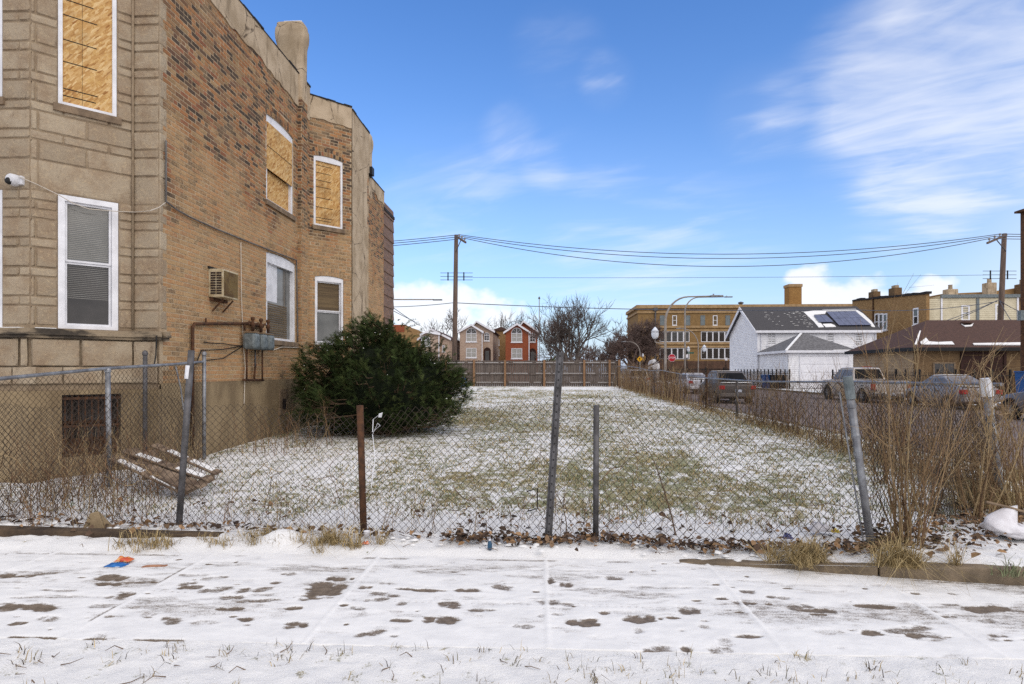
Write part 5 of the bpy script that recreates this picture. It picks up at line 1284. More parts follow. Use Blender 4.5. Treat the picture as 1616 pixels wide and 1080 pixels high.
# evergreen bush: boughs carry flat sprays of needles
def yew(c, rx, ry, H, label):
    t = thing('evergreen_bush', label, 'bush', c); cx_, cy_, cz_ = c
    st = MB(); Vn, Tn, Cn = [], [], []
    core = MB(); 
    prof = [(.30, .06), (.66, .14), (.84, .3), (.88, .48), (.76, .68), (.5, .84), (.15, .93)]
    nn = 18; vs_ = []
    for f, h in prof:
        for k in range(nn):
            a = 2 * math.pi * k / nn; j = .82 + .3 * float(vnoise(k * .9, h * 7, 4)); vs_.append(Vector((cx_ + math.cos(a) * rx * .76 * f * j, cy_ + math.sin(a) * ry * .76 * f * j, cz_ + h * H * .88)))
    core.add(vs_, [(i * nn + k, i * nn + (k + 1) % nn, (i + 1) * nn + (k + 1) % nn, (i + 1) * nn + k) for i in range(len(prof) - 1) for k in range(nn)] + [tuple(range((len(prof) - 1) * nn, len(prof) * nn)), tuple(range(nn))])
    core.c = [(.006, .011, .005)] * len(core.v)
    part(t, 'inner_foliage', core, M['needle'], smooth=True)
    nb = 1150
    for b in range(nb):
        a = random.uniform(0, 6.28); h = random.uniform(.04, 1) ** .8
        f = np.interp(h, [0, .05, .2, .4, .6, .8, 1], [.42, .62, .92, 1.0, .92, .66, .12]); lump = .66 + .60 * float(vnoise(math.cos(a) * 2.6 + 9, math.sin(a) * 2.6 + h * 4.2, 33))
        tipd = Vector((math.cos(a) * rx * f * lump, math.sin(a) * ry * f * lump, h * H * (.72 + .42 * float(vnoise(a * 2.2, h * 2, 44)))))
        tip = Vector(c) + tipd; dirn = Vector((math.cos(a), math.sin(a), .15 + .9 * h + random.gauss(0, .15))).normalized(); Lb = random.uniform(.32, .6); start = tip - dirn * Lb
        if b % 3 == 0: st.tube([Vector((cx_ + random.gauss(0, .15), cy_ + random.gauss(0, .15), cz_)), start.lerp(Vector((cx_, cy_, start.z)), .4), start, tip - dirn * .1], [.03, .018, .008, .003], 4, cap=False)
        base_c = np.array(random.choice([(.020, .032, .010), (.026, .040, .012), (.015, .024, .008), (.032, .046, .014), (.040, .052, .016)]))
        for sp_ in range(9):
            g = random.uniform(.15, 1); p = start.lerp(tip, g) + Vector((random.gauss(0, .05), random.gauss(0, .05), random.gauss(0, .04))); q = (dirn + Vector((random.gauss(0, .55), random.gauss(0, .55), random.gauss(.0, .45)))).normalized(); L = random.uniform(.10, .22)
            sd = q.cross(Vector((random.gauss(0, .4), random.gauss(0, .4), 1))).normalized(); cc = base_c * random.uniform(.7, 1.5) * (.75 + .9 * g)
            if random.random() < .02: cc = np.array((.07, .045, .02))
            for i in range(10):
                s = i / 10; o_ = p + q * L * s - Vector((0, 0, .25 * L * s * s)); sg = 1 if i % 2 else -1; nl = .055 * (1 - .4 * s); e = o_ + sd * sg * nl + q * nl * .7 + Vector((0, 0, .012)); wv = q * .010
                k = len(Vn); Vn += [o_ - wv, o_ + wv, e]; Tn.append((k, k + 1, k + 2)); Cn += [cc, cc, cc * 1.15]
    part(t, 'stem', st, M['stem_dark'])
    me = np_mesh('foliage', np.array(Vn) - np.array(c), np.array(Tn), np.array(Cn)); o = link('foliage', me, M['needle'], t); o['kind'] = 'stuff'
    m = MB()
    for i in range(16):
        a = random.uniform(3.3, 6.1); h = random.uniform(.3, .95); f = np.interp(h, [0, .2, .4, .6, .8, 1], [.7, .92, 1, .9, .66, .2]); p = Vector((cx_ + math.cos(a) * rx * f * .95, cy_ + math.sin(a) * ry * f * .95, cz_ + h * H)); s = random.uniform(.008, .018)
        m.lathe(p, [(s * .5, -s * .4), (s, 0), (s * .4, s * .5)], 6)
    part(t, 'snow_flecks', m, M['snow'], kind='stuff')
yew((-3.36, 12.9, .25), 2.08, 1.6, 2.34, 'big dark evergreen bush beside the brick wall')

# ================================================================== litter and loose things
pal = thing('broken_pallet', 'broken wooden pallet with snow on its slats by the left fence post', 'pallet', deep(240, 770, 7.3))
PL = [((165, 717, 7.75), (292, 777, 7.05)), ((196, 711, 7.95), (332, 757, 7.2)), ((207, 709, 8.05), (300, 752, 7.4)), ((243, 702, 8.3), (345, 747, 7.5)), ((186, 722, 7.8), (300, 772, 7.0)), ((215, 730, 7.6), (322, 768, 7.1))]
for i, (a, b) in enumerate(PL):
    p, q = deep(*a), deep(*b); n_ = Vector((0, -.35, 1)).normalized()
    m = MB().bar(p, q, .10, .022, up=n_); s = part(pal, 'slat', m, M['plank'], bevel=.004)
    if i in (0, 1, 3):
        for k_ in range(2):
            t0 = .22 + .40 * k_ + random.uniform(-.05, .05); t1 = t0 + random.uniform(.24, .34); n2 = Vector((0, 0, .015)); m = MB().bar(p.lerp(q, t0) + n2, p.lerp(q, t1) + n2, .066, .012, up=n_); part(pal, 'snow_strip', m, M['snow'], sub=s, bevel=.004)
for f in (.08, .5, .93):
    a = deep(*PL[0][0]).lerp(deep(*PL[0][1]), f) - Vector((0, 0, .06)); b = deep(*PL[3][0]).lerp(deep(*PL[3][1]), f) - Vector((0, 0, .07)); m = MB().bar(a, b, .04, .085); part(pal, 'stringer', m, M['plank'], bevel=.004)
c = foot(152, 834); m = MB(); m.add([c + Vector(v) for v in ((-.11, -.05, 0), (.13, -.06, 0), (.12, .08, 0), (-.1, .09, 0), (-.06, -.01, .15), (.02, .0, .17), (.0, .05, .15))], ((0, 1, 5, 4), (1, 2, 6, 5), (2, 3, 6), (3, 0, 4), (3, 4, 6), (4, 5, 6), (0, 3, 2, 1)))
solo('rock', m, M['found'], 'tan broken rock lying on the dark edging', 'rock', bevel=.01)
def crumple(name, u, v, w_, d_, h_, cols, label, cat, z0=0.006, seed=0, rough=.4, rot=0.0):
    c = on_z(u, v, z0); nx = 12; ny = 8; vs_, cc = [], []
    for j in range(ny):
        for i in range(nx):
            a, b = i / (nx - 1) - .5, j / (ny - 1) - .5; e = 1 - (2 * abs(a)) ** 3; x = a * w_ * (1 - .2 * abs(b)) + .08 * w_ * (float(vnoise(a * 5, b * 5 + seed, seed)) - .5); y = b * d_ + .15 * d_ * (float(vnoise(a * 5 + 3, b * 5, seed + 1)) - .5)
            z = h_ * (.15 + .85 * float(vnoise(a * 6 + seed, b * 5, seed + 2)) * (1 - (2 * abs(b)) ** 4) * max(0, e)); vs_.append(Vector((x * math.cos(rot) - y * math.sin(rot), x * math.sin(rot) + y * math.cos(rot), z)) + c); cc.append(cols[int(vnoise(a * 7 + seed, b * 7, seed + 5) * len(cols) * .999)])
    m = MB(); m.add(vs_, [(j * nx + i, j * nx + i + 1, (j + 1) * nx + i + 1, (j + 1) * nx + i) for j in range(ny - 1) for i in range(nx - 1)]); m.c = cc
    k = NT(name + '_print'); o = solo(name, m, k.done(k.attr('tint'), rough, 0, .4), label, cat, smooth=True, origin=c)
    md = o.modifiers.new('thick', 'SOLIDIFY'); md.thickness = .0015; return o
bw_ = [srgb(34, 106, 176), srgb(44, 118, 188), srgb(28, 92, 160), srgb(34, 106, 176), srgb(186, 204, 226)]
crumple('snack_bag', 184, 893, .17, .10, .03, bw_, 'flat blue snack wrapper on the snowy pavement', 'wrapper', seed=3)
crumple('snack_bag', 196, 886, .14, .08, .06, [srgb(206, 96, 52), srgb(214, 124, 66), srgb(196, 84, 56), srgb(222, 184, 120), srgb(206, 96, 52)], 'crumpled orange snack wrapper beside the blue one', 'wrapper', z0=.02, seed=9)
crumple('flattened_bag', 244, 894, .20, .05, .02, [srgb(150, 108, 84), srgb(166, 122, 96), srgb(120, 82, 64)], 'flattened brown paper scrap right of the coloured wrappers', 'paper scrap', seed=15, rough=.8, rot=.2)
crumple('dead_leaf', 867, 876, .085, .045, .03, [srgb(168, 124, 80), srgb(150, 104, 66)], 'curled tan leaf alone on the pavement below the leaning channel post', 'leaf', seed=21, rough=.8)
crumple('dead_leaf', 1007, 872, .09, .03, .03, [srgb(52, 44, 40), srgb(66, 54, 46)], 'curled blackish leaf on the snow below the leaf drift', 'leaf', seed=27, rough=.8)
crumple('candy_wrapper', 577, 859, .07, .05, .04, [srgb(206, 96, 60), srgb(222, 130, 90), srgb(230, 214, 200)], 'small orange wrapper at the foot of the rusty fence post', 'wrapper', z0=.05, seed=33)
crumple('foil_wrapper', 1243, 851, .10, .06, .06, [srgb(58, 62, 110), srgb(86, 90, 140), srgb(46, 46, 70)], 'dark blue foil wrapper among the leaves left of the straw tuft', 'wrapper', z0=.13, seed=36)
crumple('yellow_wrapper', 1318, 841, .08, .05, .05, [srgb(214, 190, 70), srgb(196, 170, 60)], 'crumpled yellow wrapper left of the leaning corner pipe', 'wrapper', z0=.16, seed=37)
crumple('clear_bag', 1294, 840, .2, .12, .12, [srgb(206, 202, 206), srgb(190, 186, 190)], 'crumpled translucent plastic bag behind the straw tuft', 'plastic bag', z0=.15, seed=39, rough=.25)
crumple('napkin', 1150, 852, .09, .05, .05, [srgb(226, 222, 222), srgb(206, 196, 190)], 'crumpled pale napkin among the leaves left of the leaning pipe', 'napkin', z0=.07, seed=52, rough=.7)
c = foot(773, 868); c.z += .0
t = thing('drink_bottle', 'small blue drink bottle in the leaf litter below the wire', 'bottle', c); m = MB(); m.lathe(c, [(.017, 0), (.02, .008), (.02, .05), (.014, .07), (.008, .08)], 12); part(t, 'body', m, plain('teal_bottle', srgb(48, 84, 112), None, 5, .3), smooth=True); m = MB(); m.lathe(c + Vector((0, 0, .08)), [(.009, 0), (.009, .014)], 10); part(t, 'lid', m, M['plastic_white'])
c = foot(579, 850); m = MB(); m.lathe(c, [(.02, 0), (.03, .065), (.033, .07), (.028, .066), (.018, .01)], 14); solo('paper_cup', m, M['plastic_white'], 'white paper cup at the foot of the rusty fence post', 'cup', smooth=True)
# white carrier bag at the right edge, slumped on the bank
c = foot(1606, 848); t = thing('white_bag', 'big white sack slumped on the bank at the right edge', 'bag', c); m = MB(); nn, rows = 34, 16; vs_ = []
for j in range(rows):
    f = j / (rows - 1)
    for k in range(nn):
        a = 2 * math.pi * k / nn; r_ = (.30 * math.sin(math.pi * min(1, .14 + f * .86)) ** .7) * (1 + .30 * (float(vnoise(k * .55, f * 6, 8)) - .5)); x = math.cos(a) * r_ * .95; vs_.append(c + Vector((x - .0, math.sin(a) * r_ * .55, .005 + f * (.11 + .17 * max(0, -math.cos(a)) ** 3) + .035 * (float(vnoise(k * .9, f * 7, 9)) - .5))))
m.add(vs_, [(i * nn + k, i * nn + (k + 1) % nn, (i + 1) * nn + (k + 1) % nn, (i + 1) * nn + k) for i in range(rows - 1) for k in range(nn)] + [tuple(range((rows - 1) * nn, rows * nn))]); part(t, 'sack', m, plain('white_sack_plastic', srgb(224, 222, 226), srgb(204, 200, 204), 6, .5, bump=.5, bscale=18, speck=.06), smooth=True)
m = MB(); m.tube([c + Vector((-.27, 0, .31)), c + Vector((-.1, .0, .27)), c + Vector((.25, 0, .17))], .012, 5); part(t, 'seam', m, M['sill'])
# shredded plastic caught in the wire beside the rusty post
zc = (f2 - CAM).dot(Vector((-ST, CT, 0))); L_ = [(602, 652), (589, 662), (588, 682), (600, 672), (596, 668), (588, 686), (590, 702), (592, 725), (588, 752), (586, 770), (576, 778)]
m = MB()
for (a, b), (c_, d_) in zip(L_[:-1], L_[1:]):
    p, q = deep(a, b, zc - .05), deep(c_, d_, zc - .05); m.bar(p, q, .007, .002)
m.prism([deep(598, 653, zc - .04), deep(604, 651, zc - .06), deep(602, 659, zc - .03), deep(597, 659, zc - .05)], (0, .004, 0))
solo('plastic_strip', m, M['plastic_white'], 'torn white plastic strip caught in the wire beside the rusty post', 'plastic strip')
# dropped bent bar behind the wire
c = foot(848, 808); zc = (c - CAM).dot(Vector((-ST, CT, 0))); m = MB(); m.tube([deep(831, 776, zc), deep(848, 771, zc), deep(848, 803, zc), deep(832, 807, zc)], .008, 6); solo('bent_rod', m, M['iron'], 'black bent metal rod stuck in the snow behind the wire', 'rod')
c = Vector((on_y(731, 603, 41.4))); m = MB(); k_ = 16; m.tube([c + Vector((math.cos(i / k_ * 6.28) * .2, -.02 * (i % 2), math.sin(i / k_ * 6.28) * .28)) for i in range(k_ + 1)], .05, 6); solo('hose_coil', m, M['bin_blue'], 'coiled teal hose hanging on the wooden fence by the bush', 'hose')

# ================================================================== wooden fence at the back of the lot
YB = 42.0
WF = thing('wooden_fence', 'greyed wooden board fence across the back of the lot', 'fence', (0, YB, .5))
bx0, bx1 = on_y(700, 590, YB).x, on_y(979, 590, YB).x
bx0 -= 2.2
m = MB(); x = bx0
while x < bx1:
    w_ = .135 + random.uniform(-.004, .004); h = 2.30 + random.uniform(-.02, .015); y = YB + .03 + random.uniform(-.006, .006)
    m.add([(x, y, .42), (x + w_, y, .42), (x + w_, y, h - .03), (x + w_ - .03, y, h), (x + .03, y, h), (x, y, h - .03)] + [(x, y + .02, .42), (x + w_, y + .02, .42), (x + w_, y + .02, h - .03), (x + w_ - .03, y + .02, h), (x + .03, y + .02, h), (x, y + .02, h - .03)],
          ((0, 1, 2, 3, 4, 5), (11, 10, 9, 8, 7, 6), (0, 6, 7, 1), (1, 7, 8, 2), (2, 8, 9, 3), (3, 9, 10, 4), (4, 10, 11, 5), (5, 11, 6, 0)))
    x += w_ + .012
part(WF, 'fence_boards', m, M['wood_grey'], kind='stuff')
pu = [704, 748, 797, 859, 922, 962, 977]
for z_ in (.74, 1.36, 2.10):
    m = MB(); m.box(bx0, bx1, YB - .035, YB + .024, z_ - .045, z_ + .045); r_ = part(WF, 'rail', m, M['wood_grey'])
    m = MB(); x = bx0 + .1
    while x < bx1 - .3:
        L = random.uniform(.4, 1.6); m.box(x, min(x + L, bx1), YB - .033, YB + .02, z_ + .0455, z_ + .062); x += L + random.uniform(.05, .6)
    part(WF, 'rail_snow', m, M['snow'], sub=r_, kind='stuff')
for u in pu:
    x = on_y(u, 590, YB - .1).x; m = MB(); m.box(x - .07, x + .07, YB - .16, YB - .037, .35, 2.33); part(WF, 'post', m, M['wood_post'])

# ================================================================== poles, wires, lamps, signs
def pole(u0, v0, u1, Y, label, arm_to, r=.17):
    head = on_y(u0, v0, Y); fx = on_y(u1, 585, Y).x; t = thing('utility_pole', label, 'utility pole', (fx, Y, 0), group='utility poles in the alley')
    footp = Vector((fx, Y, -.1)); footp.x = fx + (fx - head.x) * 0.0
    m = MB(); m.tube([footp, head], [r * 1.25, r * .9], 14); part(t, 'pole', m, M['pole_wood'], smooth=True)
    a = head + Vector((0, -.2, -.12)); e = on_y(arm_to[0], arm_to[1], Y - 2.2)
    m = MB(); m.bar(a, e, .11, .13); part(t, 'crossarm', m, M['pole_wood'])
    m = MB(); m.bar(a.lerp(e, .55), head + Vector((0, -.15, -1.3)), .05, .05); part(t, 'brace', m, M['galv_dull'])
    pins = []
    for f in (.35, .62, .9):
        p = a.lerp(e, f) + Vector((0, 0, .06)); pins.append(p + Vector((0, 0, .2))); m = MB(); m.lathe(p, [(.03, 0), (.03, .1), (.07, .12), (.08, .17), (.05, .2), (.06, .22), (.02, .25)], 8); part(t, 'insulator', m, M['lamp_metal'])
    return t, pins, head
P1, pins1, hd1 = pole(720, 371, 716.5, 46.0, 'tall grey utility pole behind the wooden fence', (735, 383))
P2, pins2, hd2 = pole(1585, 369, 1574, 46.0, 'weathered utility pole behind the brown roofed garage', (1558, 384))
def wire(p, q, sag, r, label, n=40, group='overhead wires'):
    pts = [p.lerp(q, i / n) - Vector((0, 0, sag * 4 * (i / n) * (1 - i / n))) for i in range(n + 1)]
    return solo('overhead_wire', MB().tube(pts, r, 5), M['wire_sky'], label, 'wire', group)
nm_ = ['farthest', 'middle', 'nearest']
for i in range(3):
    wire(pins1[i], pins2[i], (1.45, 1.6, 2.0)[i], .026, f'{nm_[i]} of the three thin power wires sagging between the two utility poles')
    wire(pins1[i], pins1[i] + Vector((-26, 0, -.6 - .1 * i)), .5, .026, f'{nm_[i]} of three short power wires running left from the grey pole to the brick building')
    wire(pins2[i], pins2[i] + Vector((20, 0, .5)), .3, .026, f'{nm_[i]} of three power wires leaving the right pole out of frame')
a = on_y(716, 438, 46); b = on_y(1573, 434, 46); wire(a, b, .1, .014, 'faint straight wire below the three sagging power wires')
a = on_y(716, 478, 46); b = on_y(990, 487, 46); wire(a, on_y(1350, 489, 46), .25, .03, 'thick communication cable running right at roof height of the school')
wire(on_y(716, 478, 46), on_y(560, 484, 46), .15, .026, 'communication cable running left from the grey pole')
a, b = on_y(560, 473, 40), on_y(698, 474, 40)
t = thing('street_lamp', 'street lamp head on a long arm left of the grey pole', 'street lamp', (a.x, 40, 0)); m = MB(); m.tube([Vector((a.x, 40, 0)), Vector((a.x, 40, a.z - .3)), a + Vector((.3, 0, 0)), on_y(684, 473, 40)], .04, 8); part(t, 'arm', m, M['lamp_metal'])
m = MB(); p = on_y(683, 473.5, 40); m.box(p.x, b.x, 39.9, 40.1, p.z - .04, p.z + .035); part(t, 'lamp_head', m, M['galv_dull'], bevel=.03)
def spreader(us, v0, v1, Y, label):
    t = thing('wire_bracket', label, 'wire bracket', on_y(us[0], v1, Y), group='wire spreaders on the poles')
    for u in us: m = MB(); m.tube([on_y(u, v0, Y), on_y(u, v1, Y)], .05, 6); part(t, 'upright', m, M['iron'])
    m = MB()
    for i in range(3): v = v0 + 1 + (v1 - v0 - 2) * i / 2; m.tube([on_y(us[0] - 12, v, Y), on_y(us[-1] + 14, v, Y)], .02, 5)
    part(t, 'cross_wires', m, M['wire_sky'])
spreader((707, 732), 430, 443, 46.2, 'small black wire spreader across the grey pole'); spreader((1563, 1590), 427, 441, 46.2, 'small black wire spreader across the right pole')
for i, (p, q, s, lb) in enumerate((((1575, 474), (1400, 545), .2, 'service wire slanting down left from the right pole over the garage roof'), ((1575, 474), (1440, 522), .15, 'second service wire slanting down to the garage ridge'), ((1574, 476), (1348, 489), .3, 'black cable from the right pole towards the tan flats'), ((1577, 474), (1640, 500), .2, 'short service wire falling right from the right pole'), ((1577, 474), (1600, 512), .1, 'cable dropping down beside the cream siding'))):
    wire(on_y(*p, 45.9), on_y(*q, 45.5 - .2 * i), s, .024, lb)
for i, (p, q) in enumerate((((560, 455), (655, 508)), ((560, 440), (662, 514)))): wire(on_y(*p, 40), on_y(*q, 62), .1, .03, ('upper' if i else 'lower') + ' service wire crossing low behind the bush tip')
rp0, rp1 = on_x(1618, 335, 24.6), on_x(1618, 560, 24.6); m = MB(); m.tube([(rp0.x, rp0.y, -.1), (rp0.x, rp0.y, rp0.z)], .19, 12)
t = thing('rusty_pole', 'tall rust brown pole cut by the right edge of the view', 'pole', (rp0.x, rp0.y, -.1)); part(t, 'shaft', m, M['rust'], smooth=True); m = MB(); m.box(rp0.x - .32, rp0.x + .3, rp0.y - .3, rp0.y + .3, rp0.z, rp0.z + .1); part(t, 'cap', m, M['rust'])
p = on_x(1615, 500, 24.6); m = MB(); m.box(p.x - .3, p.x - .1, p.y - .25, p.y, p.z - .2, p.z + .3); part(t, 'meter_box', m, M['meter'])
def lamp(base, H, arm, dx, rise, lant, label, r=.085):
    """post that curves over into an arm; lantern = (height, offset)"""
    t = thing('street_lamp', label, 'street lamp', base, group='street lamps along the side street'); b = Vector(base); sx_ = 1 if dx > 0 else -1; c = rise
    pts = [b, b + Vector((0, 0, (H - c) * .5)), b + Vector((0, 0, H - c))] + [b + Vector((sx_ * c * .9 * (1 - math.cos(k * math.pi / 16)), 0, H - c + c * math.sin(k * math.pi / 16))) for k in range(1, 9)]
    hd = b + Vector((dx, 0, H + .03)); pts.append(hd)
    n_ = len(pts); m = MB(); m.tube(pts, [r * (1 - .55 * i / (n_ - 1)) for i in range(n_)], 10); part(t, 'post', m, M['lamp_metal'], smooth=True)
    m = MB(); m.box(min(hd.x, hd.x + sx_ * arm), max(hd.x, hd.x + sx_ * arm), hd.y - .14, hd.y + .14, hd.z - .06, hd.z + .05); m.lathe(hd + Vector((sx_ * arm * .25, 0, .05)), [(.05, 0), (.05, .08), (.02, .1)], 8); part(t, 'lamp_head', m, M['galv'], bevel=.03)
    if lant:
        zl, ox = lant; q = b + Vector((ox, 0, zl)); s = abs(ox) / .62 if abs(ox) > .4 else .8
        m = MB(); m.tube([b + Vector((0, 0, zl - .35)), q + Vector((0, 0, -.2)), q + Vector((0, 0, -.02))], .03, 6); part(t, 'bracket', m, M['lamp_metal'])
        m = MB(); m.lathe(q, [(.11 * s, 0), (.2 * s, .12 * s), (.23 * s, .3 * s), (.2 * s, .42 * s), (.24 * s, .43 * s), (.14 * s, .58 * s), (.03 * s, .72 * s)], 14); part(t, 'lantern', m, M['lamp_globe'], smooth=True)
    return t
b = on_y(1050, 585, 37.5); lamp((b.x, 37.5, -.05), 1.6 + 115 * 37.5 / 960 + .05, .75, on_y(1121, 470, 37.5).x - b.x, 1.55, (1.6 + 51 * 37.5 / 960, -.62), 'nearest street lamp with a long arm and hanging lantern in front of the school')
b = on_y(1081, 585, 66); lamp((b.x, 66, -.05), 1.6 + 114 * 66 / 960 + .05, .8, 4.2, 1.6, (1.6 + 30 * 66 / 960, .35), 'second street lamp whose thin post stands behind the stop sign', r=.1)
b = on_y(1102, 585, 84); lamp((b.x, 84, -.05), 1.6 + 66 * 84 / 960, .6, on_y(1074, 519, 84).x - b.x, 2.4, (1.6 + 30 * 84 / 960, .8), 'street lamp with its arm curving left against the school windows')
b = on_y(1010, 585, 90); lamp((b.x, 90, -.05), 1.6 + 45.5 * 90 / 960, .5, on_y(988, 540, 90).x - b.x, 1.7, (1.6 + 22 * 90 / 960, .42), 'street lamp above the yellow sign with its arm to the left')
b = on_y(947, 585, 120); lamp((b.x, 120, -.05), 1.6 + 30 * 120 / 960, .5, on_y(934, 555, 120).x - b.x, 1.5, None, 'smallest far street lamp beside the brown trees')
# stop sign
p = on_y(1060.5, 565, 78); t = thing('stop_sign', 'red octagonal stop sign below the street lamps', 'sign', (p.x, 78, 0)); s = .47
m = MB(); m.tube([(p.x, 78.04, -.1), (p.x, 78.04, p.z + .3)], .05, 8); part(t, 'post', m, M['iron'])
oc = lambda r_, y: [(p.x + r_ * math.cos(R(22.5 + 45 * k)), y, p.z + r_ * math.sin(R(22.5 + 45 * k))) for k in range(8)]
m = MB(); m.prism(oc(s * 1.08, 78.0), (0, .02, 0)); part(t, 'sign_border', m, M['white_sign']); m = MB(); m.prism(oc(s, 77.985), (0, .013, 0)); pl_ = part(t, 'sign_plate', m, M['red_sign'])
def text_obj(txt, size, loc, mat_, parent, rot=(R(90), 0, 0), name='lettering'):
    cu = bpy.data.curves.new(name, 'FONT'); cu.body = txt; cu.size = size; cu.align_x = 'CENTER'; cu.align_y = 'CENTER'; cu.extrude = .002
    o = bpy.data.objects.new(name, cu); col.objects.link(o); bpy.context.view_layer.update()
    me = bpy.data.meshes.new_from_object(o.evaluated_get(bpy.context.evaluated_depsgraph_get())); bpy.data.objects.remove(o)
    q = link(name, me, mat_, parent); root = parent
    while root.parent: root = root.parent
    q.location = Vector(loc) - root.location; q.rotation_euler = rot; return q
text_obj('STOP', .34, (p.x, 77.98, p.z), M['white_sign'], pl_)
p = on_y(1009.5, 567, 88); t = thing('warning_sign', 'yellow diamond warning sign above the white car roof', 'sign', (p.x, 88, 0)); m = MB(); m.tube([(p.x, 88.04, -.1), (p.x, 88.04, p.z)], .04, 8); part(t, 'post', m, M['galv']); s = .42
m = MB(); m.prism([(p.x - s, 88, p.z), (p.x, 88, p.z - s), (p.x + s, 88, p.z), (p.x, 88, p.z + s)], (0, .02, 0)); pl_ = part(t, 'sign_plate', m, M['yellow_sign'])
m = MB(); m.box(p.x - .035, p.x + .035, 87.985, 87.998, p.z - .2, p.z + .18); m.prism([(p.x - .12, 87.985, p.z + .05), (p.x + .12, 87.985, p.z + .05), (p.x, 87.985, p.z + .22)], (0, .013, 0)); part(t, 'symbol', m, M['iron'], sub=pl_)
p = on_y(1084, 562, 70); t = thing('street_sign', 'small white sign on a black post right of the stop sign', 'sign', (p.x, 70, 0)); m = MB(); m.tube([(p.x, 70, -.1), (p.x, 70, p.z + .9)], .05, 8); part(t, 'post', m, M['iron']); m = MB(); m.box(p.x - .13, p.x + .13, 69.9, 69.93, p.z - .2, p.z + .2); part(t, 'sign_plate', m, M['white_sign']); m = MB(); m.box(p.x + .05, p.x + .75, 69.9, 69.93, p.z + .26, p.z + .42); part(t, 'street_name_plate', m, plain('green_sign', srgb(24, 92, 82), None, 3, .5))
p = on_y(1145.5, 567, 64); t = thing('street_sign', 'small white sign on a black post against the dark school base', 'sign', (p.x, 64, 0)); m = MB(); m.tube([(p.x, 64, -.1), (p.x, 64, p.z)], .04, 8); part(t, 'post', m, M['iron']); m = MB(); m.box(p.x - .13, p.x + .13, 63.9, 63.93, p.z - .14, p.z + .14); part(t, 'sign_plate', m, M['white_sign'])
p = on_y(851, 470, 150); t = thing('flagpole', 'thin pale mast right of the red brick house', 'mast', (p.x, 150, 0)); m = MB(); m.tube([(p.x, 150, 0), (p.x, 150, p.z)], .1, 8); part(t, 'mast', m, M['lamp_metal']); m = MB(); m.lathe((p.x, 150, p.z), [(.3, -.3), (.22, .0), (.05, .3)], 8); part(t, 'mast_head', m, M['galv_dull'])

# ================================================================== trees
def tree(base, H, W, label, m_=None, seed=1, trunks=1, depth=5, r0=.22, split=(3, 4), up=.25, twig=.9, group='bare winter trees', fork=.25):
    rmin = .00026 * base[1]
    rnd = random.Random(seed); t = thing('bare_tree', label, 'tree', base, group=group); tr, cr = MB(), MB(); b = Vector(base); m_ = m_ or M['bark']
    def grow(p, d, L, r, lv):
        pts = [p]; S = 4 if lv < 3 else 3
        for k in range(S):
            d = (d + Vector((rnd.gauss(0, .13), rnd.gauss(0, .13), rnd.gauss(up * .12, .07)))).normalized(); pts.append(pts[-1] + d * L / S)
        e = .62 if lv < depth else .25
        (tr if lv == 0 else cr).tube(pts, [r * (1 - (1 - e) * k / S) for k in range(S + 1)], (8, 6, 5, 4, 3, 3, 3)[min(lv, 6)], cap=False)
        if lv >= depth: return
        for i in range(rnd.randint(*split)):
            f = (1.0 if i == 0 else rnd.uniform(.35, 1.0)) * S; k = min(int(f), S - 1); q = pts[k].lerp(pts[k + 1], f - k); sp_ = (.25 if i == 0 else rnd.uniform(.45, .95)); a = rnd.uniform(0, 6.28); ax = d.orthogonal().normalized(); ax.rotate(Matrix.Rotation(a, 3, d))
            nd = (d * math.cos(sp_) + ax * math.sin(sp_) * W + Vector((0, 0, up * .5))).normalized(); grow(q, nd, L * rnd.uniform(.58, .85), max(rmin, r * e * rnd.uniform(.55, .95)), lv + 1)
    for i in range(trunks):
        a = i * 6.28 / trunks + 1; d = Vector((math.cos(a) * .22, math.sin(a) * .22, 1)).normalized() if trunks > 1 else Vector((rnd.gauss(0, .05), rnd.gauss(0, .05), 1)).normalized()
        grow(b + Vector((math.cos(a), math.sin(a), 0)) * (.15 if trunks > 1 else 0), d, H * fork, r0, 0)
    zt = max(v[2] for v in cr.v) - b.z; k = H / zt
    for mb_ in (tr, cr): mb_.v = [(b.x + (v[0] - b.x) * k, b.y + (v[1] - b.y) * k, b.z + (v[2] - b.z) * k) for v in mb_.v]
    for nm, mb_ in (('trunk', tr), ('crown', cr)):
        me = mb_.mesh(nm, b, fixn=False); link(nm, me, m_, t)
    return t
def at(u, Y, z=0.0): return (on_y(u, 585, Y).x, Y, z)
def hh(v, Y): return 1.6 + (585 - v) * Y / 960
tree(at(908, 74), hh(456, 74), 1.0, 'bare leafless tree with a wide fan of branches right of the red house', seed=5, trunks=3, r0=.22, depth=5, split=(3, 4), fork=.26)
tree(at(878, 76), hh(485, 76), .8, 'reddish bushy bare tree just right of the red house', M['bark_red'], seed=8, trunks=3, r0=.14, depth=5, split=(3, 4), fork=.22)
tree(at(1000, 96), hh(500, 96), 1.05, 'dense brown bare tree in front of the left end of the school', M['bark_red'], seed=12, trunks=2, r0=.28, depth=6, split=(3, 4), fork=.2)
tree(at(1018, 99), hh(502, 99), .95, 'dense brown bare tree nearest the school wall', M['bark_red'], seed=19, trunks=2, r0=.25, depth=6, split=(3, 4), fork=.2)
tree(at(965, 128), hh(528, 128), .9, 'small dense tree far down the street', M['bark_red'], seed=22, trunks=2, r0=.25, depth=5, split=(3, 4), fork=.2)
tree(at(938, 150), hh(534, 150), 1.0, 'distant hazy brown tree behind the far lamp', M['bark_red'], seed=23, trunks=2, r0=.3, depth=5, split=(3, 4), fork=.2)
tree(at(922, 170), hh(540, 170), 1.0, 'farthest brown tree left of the far lamp', M['bark_red'], seed=27, trunks=2, r0=.3, depth=5, split=(3, 4), fork=.2)
